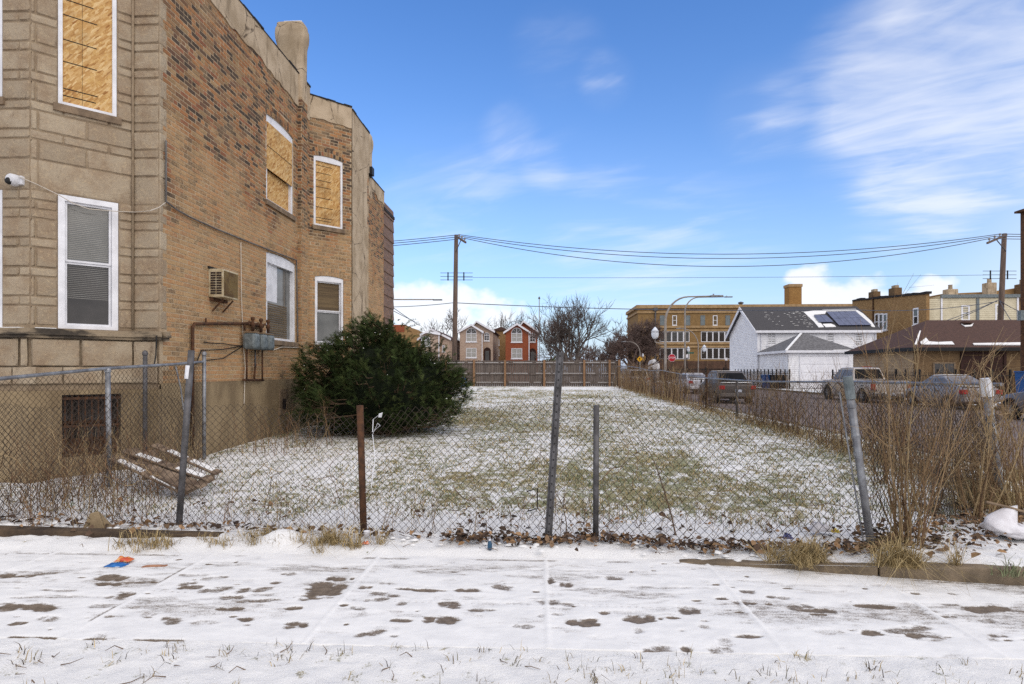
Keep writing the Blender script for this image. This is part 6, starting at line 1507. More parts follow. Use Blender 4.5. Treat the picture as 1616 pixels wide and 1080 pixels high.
tree(at(722, 125), hh(482, 125), 1.15, 'large bare tree behind the grey utility pole', seed=31, trunks=1, r0=.4, depth=5, split=(3, 4), fork=.25)
tree(at(690, 128), hh(505, 128), 1.1, 'bare tree behind the left beige house', seed=35, trunks=1, r0=.35, depth=5, split=(3, 4), fork=.25)
tree(at(764, 135), hh(497, 135), 1.1, 'bare tree behind the roof of the middle beige house', seed=39, trunks=1, r0=.3, depth=5, split=(3, 3), fork=.25)
tree(at(795, 122), hh(484, 122), .95, 'bare tree between the beige and the red house', seed=41, trunks=1, r0=.4, depth=5, split=(3, 4), fork=.27)
tree(at(829, 128), hh(486, 128), .7, 'thin bare tree behind the red house roof', seed=44, trunks=1, r0=.3, depth=5, split=(3, 3), fork=.3)
c = at(868, 70); m = MB()
for i in range(500): a = random.uniform(0, 6.28); h = random.random(); q = Vector((c[0] + math.cos(a) * 1.9 * math.sqrt(1 - h * h) * random.random() ** .3, 70 + math.sin(a) * .8, .2 + h * 2.6)); s = .22; m.add([q, q + Vector((random.gauss(0, s), random.gauss(0, s), random.gauss(0, s))), q + Vector((random.gauss(0, s), random.gauss(0, s), random.gauss(0, s)))], ((0, 1, 2),))
m.c = [tuple(x * f_ for x in (.05, .055, .022)) for f_ in (random.uniform(.7, 1.3) for _ in m.v)]
o = solo('hedge', m, M['tinted'], 'low green hedge behind the wooden fence right of the red house', 'hedge')

# ================================================================== houses
def win(t, F, a0, a1, b0, b1, cols_=2, rows_=2, arch=False, frame=None, pane=None, fw=.07, sill=True, name='window'):
    frame = frame or M['white_frame']; pane = pane or M['pane_dark']; m = MB(); n0, n1 = .01, .06
    r_ = (a1 - a0) / 2 if arch else 0; zt = b1 - r_; c_ = (a0 + a1) / 2
    bars(F, a0, a1, b0, zt, fw, n0, n1, m)
    for i in range(1, cols_): a = a0 + (a1 - a0) * i / cols_; m.fbox(F, a - fw * .35, a + fw * .35, b0 + fw, zt - fw, n0, n1 - .01)
    for j in range(1, rows_): b = b0 + (zt - b0) * j / rows_; m.fbox(F, a0 + fw, a1 - fw, b - fw * .3, b + fw * .3, n0, n1 - .015)
    if arch:
        k = 12; ri = r_ - fw * .8
        for i in range(k):
            p, q = math.pi * i / k, math.pi * (i + 1) / k
            A = [(c_ + r_ * math.cos(p), zt + r_ * math.sin(p)), (c_ + r_ * math.cos(q), zt + r_ * math.sin(q)), (c_ + ri * math.cos(q), zt + ri * math.sin(q)), (c_ + ri * math.cos(p), zt + ri * math.sin(p))]
            m.prism([F.pt(x, z, n0) for x, z in A], F.n * (n1 - n0))
    w_ = part(t, name, m, frame)
    m = MB(); m.fbox(F, a0 + fw * .5, a1 - fw * .5, b0 + fw * .5, zt - fw * .5, -.02, .03); part(t, 'pane', m, pane, sub=w_)
    if arch:
        m = MB(); m.prism([F.pt(c_ + (r_ - fw * .5) * math.cos(math.pi * i / 12), zt + (r_ - fw * .5) * math.sin(math.pi * i / 12), 0) for i in range(13)], F.n * .025); part(t, 'fanlight', m, M['pane_dark'], sub=w_)
        m = MB()
        for a in (45, 90, 135): m.bar(F.pt(c_, zt, .035), F.pt(c_ + r_ * math.cos(R(a)), zt + r_ * math.sin(R(a)), .035), .05, .02)
        part(t, 'glazing_bar', m, frame, sub=w_)
    if sill: m = MB(); m.fbox(F, a0 - .08, a1 + .08, b0 - .12, b0 - .004, 0.0, .1); part(t, 'sill', m, M['white_frame'], sub=w_)
    return w_
def pair_house(name, label, Y, g, main, bodym, wins, door, roofm, side_right=True):
    """two storey gabled pair: a front gable bay and a taller main gable set back beside it"""
    ul, up_, ur, ve, vp = g; ml, mp_, mr, mve, mvp = main
    F = Fr((0, Y, 0), (1, 0, 0)); P = lambda u, v: F.px(u, v)
    t = thing(name, label, 'house', (P(up_, 585)[0], Y, 0), group='houses beyond the alley')
    xl, xr = P(ul, 585)[0] + .25, P(ur, 585)[0] - .25; xp, zp = P(up_, vp); ze = P(ul, ve)[1]
    F2 = Fr((0, Y + 1.2, 0), (1, 0, 0)); P2 = lambda u, v: F2.px(u, v); Xl, Xr = P2(ml, 585)[0] + .2, P2(mr, 585)[0] - .2; Xp, Zp = P2(mp_, mvp); Ze = P2(mr, mve)[1]
    m = MB(); m.prism([(xl, Y, 0), (xr, Y, 0), (xr, Y, ze), (xp, Y, zp - .12), (xl, Y, ze)], (0, 6, 0)); part(t, 'front_wall', m, bodym)
    m = MB(); m.prism([(Xl, Y + 1.2, 0), (Xr, Y + 1.2, 0), (Xr, Y + 1.2, Ze), (Xp, Y + 1.2, Zp - .12), (Xl, Y + 1.2, Ze - .4)], (0, 12, 0)); part(t, 'main_wall', m, bodym)
    def roof_(xl, xr, xp, ze, zp, y0, y1, ov=.3):
        m = MB()
        sl = (zp - ze) / max(.1, xp - xl); sr = (zp - ze) / max(.1, xr - xp)
        a, b, c_ = Vector((xl - ov, y0 - ov, ze - sl * ov)), Vector((xp, y0 - ov, zp)), Vector((xr + ov, y0 - ov, ze - sr * ov)); up = Vector((0, 0, .12)); dp = Vector((0, y1 - y0 + ov, 0))
        m.prism([a, b, b + up, a + up], dp); m.prism([b, c_, c_ + up, b + up], dp); r_ = part(t, 'roof', m, roofm)
        m = MB(); dv = Vector((0, -.05, 0)); fz = Vector((0, 0, -.28)); m.prism([a + up * 1.05, b + up * 1.05, b + fz + up, a + fz + up], dv); m.prism([b + up * 1.05, c_ + up * 1.05, c_ + fz + up, b + fz + up], dv); part(t, 'bargeboard', m, M['white_trim'], sub=r_)
    roof_(Xl, Xr, Xp, Ze, Zp, Y + 1.2, Y + 13.2); roof_(xl, xr, xp, ze, zp, Y, Y + 6)
    for k_, (u0, v0, u1, v1, arch) in enumerate(wins):
        FF_ = F if k_ < 2 else F2; a0, b1 = FF_.px(u0, v0); a1, b0 = FF_.px(u1, v1); win(t, FF_, a0, a1, b0, b1, 2, 2, arch, pane=M['blind_slat'] if k_ < 2 else M['pane_dark'])
    u0, v0, u1, v1 = door; a0, b1 = F2.px(u0, v0); a1, b0 = F2.px(u1, v1); r_ = (a1 - a0) / 2
    m = MB(); m.prism([F2.pt(a0, .1, .02), F2.pt(a1, .1, .02)] + [F2.pt((a0 + a1) / 2 + r_ * math.cos(math.pi * i / 10), b1 - r_ + r_ * math.sin(math.pi * i / 10), .02) for i in range(11)], F2.n * .04); d_ = part(t, 'door_arch', m, M['dark_red_wood'])
    m = MB(); m.fbox(F2, a0 + r_ * .45, a1 - r_ * .45, .2, b1 - r_, .061, .09); part(t, 'door', m, M['pane_dark'], sub=d_)
    m = MB(); x = xr + .06; m.tube([(x, Y - .06, 0), (x, Y - .06, ze - .2)], .06, 6); part(t, 'downpipe', m, M['white_trim'])
    return t
pair_house('brick_house', 'beige brick house with two white edged gables left of the red one', 85, (723, 744, 763, 523, 513), (738, 752, 780, 522, 507.5), M['brick_beige'], [(735.5, 518, 752, 539.5, True), (735.5, 549.5, 752, 564.5, False), (764, 525, 772.5, 538, True)], (763.5, 548.5, 774.5, 568), M['shingle_brown'])
pair_house('brick_house', 'bright red brick house with white edged gables and arched window', 85, (795, 816, 837, 523.5, 511.5), (812, 826, 850, 522.5, 507.5), M['brick_red'], [(807, 517.5, 824, 540, True), (807, 550, 824, 566, False), (836, 525.5, 845, 540, True)], (835, 550, 846, 568), M['shingle_brown'])
pair_house('brick_house', 'beige brick house half hidden by the bush and the grey pole', 80, (664, 673, 695, 527, 524), (660, 681, 711, 534, 520), M['brick_beige'], [(665, 530, 679, 546, True), (665, 556, 679, 568, False), (698, 545, 702, 555, False)], (684, 552, 692, 568), M['shingle_brown'])
p = on_y(652, 525, 110); t = thing('brick_flats', 'tan brick flats with a rounded parapet seen above the bush', 'building', (p.x, 110, 0)); m = MB(); xs = [on_y(u, 525, 110).x for u in (600, 638, 640, 655, 663, 670)]; zs = [hh(v, 110) for v in (513, 513, 518, 520, 524, 530)]
m.prism([(xs[0], 110, 0), (xs[-1], 110, 0)] + [(x, 110, z) for x, z in zip(xs[::-1], zs[::-1])], (0, 14, 0)); part(t, 'wall', m, M['brick_tan']); m = MB(); m.prism([(xs[0], 109.9, zs[0] - 1.2), (xs[1], 109.9, zs[0] - 1.2), (xs[1], 109.9, zs[0] + .1), (xs[0], 109.9, zs[0] + .1)], (0, 6, 0)); part(t, 'parapet', m, M['brick_red'])
m = MB(); a = on_y(778, 545, 100); m.box(a.x, a.x + 2.6, 100, 108, 0, hh(522, 100)); t = thing('brick_flats', 'narrow brown house between the beige and the red one', 'house', (a.x + 1.3, 100, 0)); part(t, 'wall', m, M['brick_tan']); F = Fr((0, 100, 0), (1, 0, 0))
for v in (536, 552): a0, b1 = F.px(784, v); a1, b0 = F.px(788, v + 9); win(t, F, a0, a1, b0, b1, 1, 2)
m = MB(); m.prism([(a.x - .3, 99.7, hh(522, 100)), (a.x + 2.9, 99.7, hh(522, 100)), (a.x + 1.3, 99.7, hh(516, 100))], (0, 9, 0)); part(t, 'roof', m, M['shingle_brown'])

# school
YS = 108.0; FSC = Fr((0, YS, 0), (1, 0, 0)); x0, zt = FSC.px(1007, 484); x1 = FSC.px(1352, 484)[0]
SCH = thing('school_building', 'long yellow brick school with rows of tall windows', 'school', (x0 + 8, YS, 0))
m = MB(); m.box(x0, x1, YS, YS + 13.2, 0, zt); part(SCH, 'wall', m, M['brick_school'])
sz = lambda v: FSC.px(1040, v)[1]
for v0, v1, n in ((483, 487, .35), (491.5, 494.5, .2), (514.5, 518, .2), (520.5, 523, .2), (540.5, 544, .22), (546, 549, .2)):
    m = MB(); m.box(x0 - n, x1, YS - n, YS - .001, sz(v1), sz(v0)); m.box(x0 - n, x0 - .001, YS, YS + 13.2, sz(v1), sz(v0)); part(SCH, 'stone_course', m, M['stone_band'])
m = MB(); m.box(x0 - .05, x1, YS - .06, YS - .002, 0, sz(570)); part(SCH, 'plinth', m, M['dark_base'])
m = MB(); m.box(x0 - .3, x1, YS - .3, YS + 13.3, zt + .001, zt + .25); part(SCH, 'coping', m, M['stone_band'])
for i, u in enumerate((1045, 1064.5, 1085.5, 1109, 1128.5, 1148.5, 1176, 1196, 1218, 1242)):
    a0, b1 = FSC.px(u - 3.6, 498); a1, b0 = FSC.px(u + 3.6, 513.8); wht = i % 3 == 1; win(SCH, FSC, a0, a1, b0, b1, 1, 2, False, M['white_frame'] if wht else M['meter'], M['curtain'] if wht else M['meter'], fw=.12 if wht else .06, sill=wht)
for v0, v1 in ((523.5, 540), (549.5, 567)):
    for ua, ub in ((1041, 1088), (1106, 1153), (1171, 1218), (1236, 1283)):
        k = 5
        for i in range(k):
            a0, b1 = FSC.px(ua + (ub - ua) * i / k, v0); a1, b0 = FSC.px(ua + (ub - ua) * (i + 1) / k, v1); win(SCH, FSC, a0 + .01, a1 - .01, b0, b1, 1, 1, False, fw=.09, sill=False)
        a0, b0 = FSC.px(ua, v1 + .6); a1, _ = FSC.px(ub, v1)
m = MB(); x = FSC.px(1034, 500)[0]; m.box(x - .12, x + .12, YS - .25, YS - .003, 0, sz(490)); m.box(x - .35, x + .35, YS - .4, YS - .003, sz(491), sz(486)); part(SCH, 'downpipe', m, M['galv_dull'])
a0, b1 = FSC.px(1253, 450); a1, b0 = FSC.px(1273, 486); m = MB(); m.box(a0, a1, YS + 2, YS + 4.2, zt, b1 + .3); ch = part(SCH, 'chimney', m, M['brick_chimney']); m = MB(); m.box(a0 - .12, a1 + .12, YS + 1.88, YS + 4.32, b1 - .05, b1 + .45); part(SCH, 'chimney_cap', m, M['stone_band'], sub=ch)
a0, b1 = FSC.px(1178, 482); m = MB(); m.lathe((a0, YS + 3, zt), [(.3, 0), (.3, .7), (.5, .75), (.5, .95), (.1, 1.1)], 10); part(SCH, 'roof_vent', m, M['galv_dull'])
a0, b1 = FSC.px(1015, 566.5); a1, b0 = FSC.px(1028, 570); m = MB(); m.lathe(((a0 + a1) / 2, YS - 6, 0), [(1.0, 0), (1.0, 2.4), (.9, 2.9), (.6, 3.3), (.1, 3.5)], 12); solo('round_kiosk', m, M['plastic_white'], 'white domed shape standing in front of the school left end', 'kiosk', smooth=True)
m = MB(); z0 = 0.0; xa = 10.5
while xa < 40:
    m.box(xa, xa + .06, 86, 86.06, 0, 1.9); xa += .16
for z_ in (.2, 1.7): m.box(10.5, 40, 86.061, 86.1, z_, z_ + .06)
t = thing('iron_fence', 'dark iron fence along the front of the school', 'fence', (20, 86, 0)); part(t, 'railing', m, M['iron'], kind='stuff')
m = MB()
for xa in np.arange(10.5, 41, 2.5): m.box(xa, xa + .14, 86.11, 86.25, 0, 2.1)
part(t, 'posts', m, M['iron'], kind='stuff')

# lap siding as real boards
def siding(t, F, a0, a1, b0, b1, m_, h=.2, gable=None, holes=()):
    z = b0
    while z < b1 - .02:
        e = min(z + h, b1); p, q = (a0, a1) if gable is None else gable(z); p2, q2 = (a0, a1) if gable is None else gable(e)
        if q - p < .1: break
        mb_ = MB(); mb_.add([F.pt(p, z, .045), F.pt(q, z, .045), F.pt(q2, e, .02), F.pt(p2, e, .02), F.pt(p, z, .0), F.pt(q, z, .0)], ((0, 1, 2, 3), (0, 4, 5, 1)))
        yield mb_; z = e
def clad(t, F, a0, a1, b0, b1, m_, h=.2, gable=None):
    m = MB()
    for b in siding(t, F, a0, a1, b0, b1, m_, h, gable): k = len(m.v); m.v += b.v; m.f += [tuple(i + k for i in f) for f in b.f]
    return part(t, 'siding_boards', m, m_, kind='stuff')
# white house
XW = 22.2; zc_ = XW / ray(1196, 520).x; c0 = CAM + ray(1196, 585) * (XW / ray(1196, 585).x); YN = c0.y; YFAR = on_x(1152, 520, XW).y
WH = thing('white_house', 'white sided house with dark roof and solar panels', 'house', (XW + 6, YN, 0)); xr = on_y(1383, 520, YN).x; ez = on_y(1196, 521, YN).z; ym = (YN + YFAR) / 2; rz_ = on_x(1170, 487, XW - .3); rz = hh(487, ym) - .1
m = MB(); m.prism([(XW, YN, -.1), (XW, YFAR, -.1), (XW, YFAR, ez), (XW, ym, rz - .15), (XW, YN, ez)], (xr - XW, 0, 0)); part(WH, 'wall', m, M['white_siding'])
FWN = Fr((XW, YN, 0), (1, 0, 0)); FWG = Fr((XW, YFAR, 0), (0, -1, 0)); gl = YFAR - YN
clad(WH, FWN, 0, xr - XW, 0, ez - .1, M['white_siding'], .17)
def gab(z):
    if z < ez: return (0, gl)
    f = (z - ez) / (rz - .15 - ez); return (gl / 2 * f, gl - gl / 2 * f)
clad(WH, FWG, 0, gl, 0, rz, M['white_siding'], .17, gab)
ov = .35; sl = (rz - ez) / (gl / 2); up = Vector((0, 0, .16))
m = MB(); a, b = Vector((XW - ov, YN - ov, ez - sl * ov)), Vector((XW - ov, ym, rz)); c_ = Vector((XW - ov, YFAR + ov, ez - sl * ov)); dx_ = Vector((xr - XW + 2 * ov, 0, 0)); m.prism([a, b, b + up, a + up], dx_); m.prism([b, c_, c_ + up, b + up], dx_); RW = part(WH, 'roof', m, M['asphalt_shingle'])
m = MB(); d = Vector((-.06, 0, 0)); fz = Vector((0, 0, -.22)); m.prism([a + up * 1.02, b + up * 1.02, b + fz, a + fz], d); m.prism([b + up * 1.02, c_ + up * 1.02, c_ + fz, b + fz], d); part(WH, 'bargeboard', m, M['white_trim'], sub=RW)
m = MB(); m.box(XW - ov, xr + ov, YN - ov - .14, YN - ov - .003, ez - sl * ov - .12, ez - sl * ov + .13); part(WH, 'gutter', m, M['white_trim'], sub=RW)
m = MB(); m.box(XW - .05, XW + .16, YN - .09, YN - .047, 0, ez - .15); m.box(XW - .09, XW - .047, YN - .1, YN + .16, 0, ez - .15); part(WH, 'corner_board', m, M['white_trim'])
m = MB(); x = on_y(1201, 540, YN).x; m.tube([(x, YN - .12, 0), (x, YN - .12, ez - .3)], .06, 6); x = on_y(1381, 540, YN).x; m.tube([(x, YN - .12, 2), (x, YN - .12, ez - .3)], .06, 6); part(WH, 'downpipe', m, M['white_trim'])
for u0, v0, u1, v1, pn in ((1210.5, 523.5, 1224.5, 545.5, M['curtain']), (1257.5, 524, 1270.5, 545, M['dark_red_wood']), (1304, 524.5, 1316.5, 545, M['bark']), (1348.5, 524.5, 1361.5, 546, M['needle'])):
    a0, b1 = FWN.px(u0, v0); a1, b0 = FWN.px(u1, v1); win(WH, FWN, a0, a1, b0, b1, 2 if u0 < 1300 else 1, 2, False, pane=M['pane_grey'] if u0 < 1300 else M['pane_dark'], fw=.1)
nr = Vector((0, -sl, 1)).normalized(); rp = a + up + nr * .0
def onroof(u, v, h=0.0): return on_plane(u, v, rp + nr * h, nr)
def roofpatch(t, sub, P, thick, m_, nm, rag=.0, kind=None):
    q = [onroof(u, v, .012) for u, v in P]; m = MB(); m.prism(q, nr * thick); return part(t, nm, m, m_, sub=sub, kind=kind)
roofpatch(WH, RW, [(1268, 493), (1300, 489.5), (1350, 488.5), (1362, 496), (1375, 508), (1381, 517), (1376, 516.5), (1368, 510), (1350, 491.2), (1304, 492), (1302, 496), (1284, 497.5), (1287, 501), (1294, 509), (1300, 517), (1292, 517.5), (1284, 508)], .06, M['snow'], 'roof_snow')
roofpatch(WH, RW, [(1298, 512), (1311, 511.5), (1317, 514), (1319, 516.5), (1303, 517)], .05, M['snow'], 'roof_snow')
m = MB()
for i in range(150):
    u, v = random.uniform(1205, 1282), random.uniform(492, 517); 
    if random.random() > (.25 if u < 1250 else .8): continue
    p = onroof(u, v, .012); s = random.uniform(.04, .3); m.box(p.x, p.x + s, p.y - .04, p.y + .04, p.z, p.z + .03)
part(WH, 'snow_specks', m, M['snow'], sub=RW, kind='stuff')
SA = thing('solar_array', 'block of dark blue solar panels on the snowy roof of the white house', 'solar panels', onroof(1330, 505)); 
def quad_uv(A, B, C, D, s, t): return A.lerp(B, s).lerp(D.lerp(C, s), t)
A, B, C, D = [onroof(u, v, .14) for u, v in ((1304, 492.5), (1350, 491.5), (1375.5, 513.5), (1324, 514))]
for i in range(5):
    for j in range(2):
        q = [quad_uv(A, B, C, D, (i + s) / 5, (j + t_) / 2) for s, t_ in ((.02, .02), (.98, .02), (.98, .98), (.02, .98))]; m = MB(); m.prism(q, nr * .04); part(SA, 'solar_panel', m, M['solar'])
A, B, C, D = [onroof(u, v, .14) for u, v in ((1284, 498), (1303.5, 497.5), (1315.5, 508.5), (1292.5, 509))]
for i in range(2): q = [quad_uv(A, B, C, D, (i + s) / 2, t_) for s, t_ in ((.02, 0), (.98, 0), (.98, 1), (.02, 1))]; m = MB(); m.prism(q, nr * .04); part(SA, 'solar_panel', m, M['solar'])
m = MB()
for f in (.2, .75):
    m.bar(onroof(1286, 499 + f * 9, .06), onroof(1314, 498.5 + f * 9, .06), .05, .05)
    m.bar(onroof(1306 + 18 * f, 494 + 19 * f, .06), onroof(1352 + 22 * f, 493 + 19 * f, .06), .05, .05)
part(SA, 'mounting_rail', m, M['galv_dull'])
# hip roofed garages
def hip(t, x0, x1, y0, y1, ze, zr, ov, m_, trim, run=None):
    h = run or (y1 - y0) / 2; a = [Vector((x0 - ov, y0 - ov, ze)), Vector((x1 + ov, y0 - ov, ze)), Vector((x1 + ov, y1 + ov, ze)), Vector((x0 - ov, y1 + ov, ze))]; ym = (y0 + y1) / 2; r0, r1 = Vector((x0 + h, ym, zr)), Vector((x1 - h, ym, zr))
    m = MB(); m.add(a + [r0, r1], ((0, 1, 5, 4), (1, 2, 5), (2, 3, 4, 5), (3, 0, 4), (3, 2, 1, 0))); r_ = part(t, 'roof', m, m_)
    m = MB(); m.box(x0 - ov, x1 + ov, y0 - ov - .06, y0 - ov - .002, ze - .2, ze + .02); m.box(x0 - ov - .06, x0 - ov - .002, y0 - ov - .06, y1 + ov, ze - .2, ze + .02); part(t, 'fascia', m, trim, sub=r_)
    return r_, a, r0, r1
gy0 = on_x(1244, 580, XW + .1).y; gy1 = on_x(1199, 580, XW + .1).y; gx1 = on_y(1347, 580, gy0).x; gze = on_x(1244, 553.5, XW).z
GA = thing('white_garage', 'white garage with a wide door in front of the white house', 'garage', (XW + 3, gy0, 0))
m = MB(); m.box(XW + .1, gx1, gy0, gy1, -.1, gze); part(GA, 'wall', m, M['white_siding']); Fg = Fr((XW + .1, gy0, 0), (1, 0, 0)); Fg2 = Fr((XW + .1, gy1, 0), (0, -1, 0)); gw = gx1 - XW - .1
clad(GA, Fg2, 0, gy1 - gy0, 0, gze - .05, M['white_siding'], .17); clad(GA, Fg, 0, gw, 0, gze - .05, M['white_siding'], .17)
a0, b1 = Fg.px(1263.5, 562); a1, _ = Fg.px(1338, 562); bh = (b1 - .05) / 4; m = MB(); bars(Fg, a0 - .12, a1 + .12, 0, b1 + .12, .118, .046, .1, m, .001); dd = part(GA, 'garage_door', m, M['white_trim'])
for i in range(4): m = MB(); m.fbox(Fg, a0, a1, .03 + i * bh, .03 + (i + 1) * bh - .02, .05, .085); part(GA, 'door_panel', m, M['door_white'], sub=dd, bevel=.015)
r_, _, q0, q1 = hip(GA, XW + .1, gx1, gy0, gy1, gze, gze + 1.75, .3, M['grey_shingle_dusted'], M['white_trim'], run=(gx1 - XW) * .45)
m = MB(); m.bar(Vector((XW - .2, gy0 - .3, gze + .03)), q0 + Vector((0, 0, .03)), .22, .05); m.bar(Vector((gx1 - 1.9, gy0 - .2, gze + .05)), Vector((gx1 + .1, gy0 - .2, gze + .05)), .2, .05); part(GA, 'roof_snow', m, M['snow'], sub=r_)
# brown roofed brick garage nearer on the right
XB = 23.0; by0 = on_x(1443, 560, XB).y; by1 = on_x(1347, 560, XB).y; bze = on_x(1443, 549, XB - .3).z
BG = thing('brick_garage', 'low tan garage with a broad brown hip roof behind the parked cars', 'garage', (XB + 5, by0, 0)); bx1 = XB + 12.5
m = MB(); m.box(XB, bx1, by0, by1, -.1, bze); part(BG, 'wall', m, M['brick_garage']); Fb2 = Fr((XB, by1, 0), (0, -1, 0)); clad(BG, Fb2, 0, by1 - by0 - .02, .0, bze - .1, M['tan_siding'], .19)
r_, ev, q0, q1 = hip(BG, XB, bx1, by0, by1, bze, hh(508, (by0 + by1) / 2), .4, M['shingle_brown'], M['iron'], run=3.0)
Fb = Fr((XB, by0, 0), (1, 0, 0)); a0, b1 = Fb.px(1515, 556); a1, _ = Fb.px(1587, 556); m = MB(); bars(Fb, a0, a1, 0, b1, .15, .01, .08, m, .001); g_ = part(BG, 'garage_door', m, M['dark_red_wood'])
for i in range(5): m = MB(); m.fbox(Fb, a0 + .15, a1 - .15, .02 + i * (b1 - .2) / 5, .02 + (i + 1) * (b1 - .2) / 5 - .03, -.01, .04); part(BG, 'door_panel', m, M['dark_red_wood'], sub=g_)
a0, b1 = Fb.px(1472, 572); a1, b0 = Fb.px(1507, 592); win(BG, Fb, a0, a1, b0, b1, 2, 1, False, M['sill'], M['pane_dark'], fw=.08)
n2 = (ev[1] - ev[0]).cross(q0 - ev[0]).normalized(); n2 = n2 if n2.z > 0 else -n2
def onb(u, v, h=.02): return on_plane(u, v, ev[0] + n2 * h, n2)
for P in ([(1452, 541), (1461, 534), (1466, 540), (1480, 541), (1502, 540), (1506, 544.5), (1454, 544.5)], [(1443, 544.5), (1451, 523), (1453, 523), (1447, 545)], [(1535, 542.8), (1640, 541), (1640, 545.5), (1537, 545.2)], [(1517, 512), (1521, 514.5), (1531, 514), (1536, 511), (1534, 515.5), (1523, 516.5)]):
    m = MB(); m.prism([onb(u, v) for u, v in P], n2 * .05); part(BG, 'roof_snow', m, M['snow'], sub=r_)
p = onb(1525, 511); m = MB(); m.lathe(p, [(.32, 0), (.32, .12), (.1, .2)], 12); part(BG, 'roof_vent', m, M['shingle_brown'], sub=r_)
# iron fences
def iron_fence(P, gap, H, label, post_every=8, base=0.0):
    (x0, y0), (x1, y1) = P; L = math.hypot(x1 - x0, y1 - y0); n_ = max(1, int(L / gap)); t = thing('iron_fence', label, 'fence', ((x0 + x1) / 2, (y0 + y1) / 2, base), group='black iron fences across the street'); m = MB()
    d = Vector((x1 - x0, y1 - y0, 0)).normalized()
    for i in range(n_ + 1):
        p = Vector((x0, y0, base)) + d * (i * gap); 
        if i % post_every == 0:
            q = MB(); q.bar(p, p + Vector((0, 0, H + .18)), .09, .09); part(t, 'post', q, M['iron'])
        else: m.bar(p, p + Vector((0, 0, H)), .016, .016)
    part(t, 'picket', m, M['iron'], kind='stuff')
    for z_ in (.18, H - .2): q = MB(); q.bar(Vector((x0, y0, base + z_)) + Vector((0, -.03, 0)), Vector((x1, y1, base + z_)) + Vector((0, -.03, 0)), .04, .04); part(t, 'rail', q, M['iron'])
iron_fence(((22.6, by0 - 1.2), (36, by0 - 1.2)), .13, 1.5, 'black iron fence in front of the brown roofed garage'); iron_fence(((22.4, by0 - 1.2), (22.4, by1 + 2)), .13, 1.5, 'black iron fence along the tan siding beyond the pickup')
a, b = on_x(1246, 600, 21.6), on_x(1160, 600, 21.6); iron_fence(((21.6, a.y), (21.6, b.y)), .14, 1.55, 'black iron fence beside the white house and the bins', post_every=7)
def wheelie(u, Y, m_, label, w_=.62, H=1.15):
    x = on_y(u, 590, Y).x; t = thing('wheeled_bin', label, 'bin', (x, Y, -.04), group='bins behind the iron fence'); m = MB(); s = .82
    m.add([(x - w_ / 2 * s, Y - .3 * s, .0), (x + w_ / 2 * s, Y - .3 * s, .0), (x + w_ / 2 * s, Y + .3 * s, .0), (x - w_ / 2 * s, Y + .3 * s, .0), (x - w_ / 2, Y - .36, H), (x + w_ / 2, Y - .36, H), (x + w_ / 2, Y + .36, H), (x - w_ / 2, Y + .36, H)], MB.BOXF); part(t, 'body', m, m_, bevel=.03)
    m = MB(); m.box(x - w_ / 2 - .03, x + w_ / 2 + .03, Y - .4, Y + .4, H + .003, H + .07); part(t, 'lid', m, m_, bevel=.02)
    m = MB()
    for q in (-1, 1): m.lathe((x + q * w_ * .4, Y + .3, .1), [(.1, -.03), (.1, .03)], 12, 'X')
    part(t, 'wheels', m, M['iron'])
wheelie(1209, 56.5, M['bin_blue'], 'blue wheeled bin beside the white garage', .6); wheelie(1214.5, 56.0, M['bin_blue'], 'blue wheeled bin half behind the black one', .5); wheelie(1222, 55.5, M['bin_black'], 'black wheeled bin nearest the blue bins', .68); wheelie(1233, 55.2, M['bin_black'], 'black wheeled bin at the right end beside the garage wall', .68)
wheelie(1615, 30.5, M['bin_blue'], 'blue wheeled bin at the right edge behind the dark car', .3, 1.5)
# tan brick flats and cream sided flats far right
XC = 38.0; cy0 = on_x(1462, 500, XC).y; cy1 = on_x(1345, 500, XC).y; z0, z1 = on_x(1462, 463.5, XC).z, on_x(1345, 475, XC).z
TF = thing('brick_flats', 'tan brick flats with a sloping parapet and two chimneys', 'building', (XC + 3, cy0, 0)); m = MB(); m.add([(XC, cy0, 0), (XC, cy1, 0), (XC + 7.5, cy1, 0), (XC + .3, cy0, 0), (XC, cy0, z0), (XC, cy1, z1), (XC + 7.5, cy1, z1), (XC + .3, cy0, z0)], MB.BOXF); part(TF, 'wall', m, M['brick_tan'])
m = MB()
for i in range(14): f, g = i / 14, (i + 1) / 14; y_, e_ = cy0 + (cy1 - cy0) * f - .2, cy0 + (cy1 - cy0) * g - .25; z_ = z0 + (z1 - z0) * f; m.box(XC - .15, XC + .4, y_, e_, z_ - .03, z_ + .12 + .12 * random.random())
part(TF, 'parapet_coping', m, M['tar']); Ft = Fr((XC, cy1, 0), (0, -1, 0))
for u0, u1, v0, v1 in ((1381, 1401, 495.5, 521), (1441.5, 1450, 487, 512)):
    if u0 < 1400:
        for k_ in range(3): a0, b1 = Ft.px(u0 + (u1 - u0) * k_ / 3, v0); a1, b0 = Ft.px(u0 + (u1 - u0) * (k_ + 1) / 3 - .3, v1); win(TF, Ft, a0, a1, b0, b1, 1, 2, fw=.14)
    else: a0, b1 = Ft.px(u0, v0); a1, b0 = Ft.px(u1, v1); win(TF, Ft, a0, a1, b0, b1, 1, 2, fw=.14)
m = MB(); y_ = on_x(1379, 500, XC).y; m.tube([(XC - .1, y_, 4), (XC - .1, y_, z1)], .07, 6); part(TF, 'downpipe', m, M['rust'])
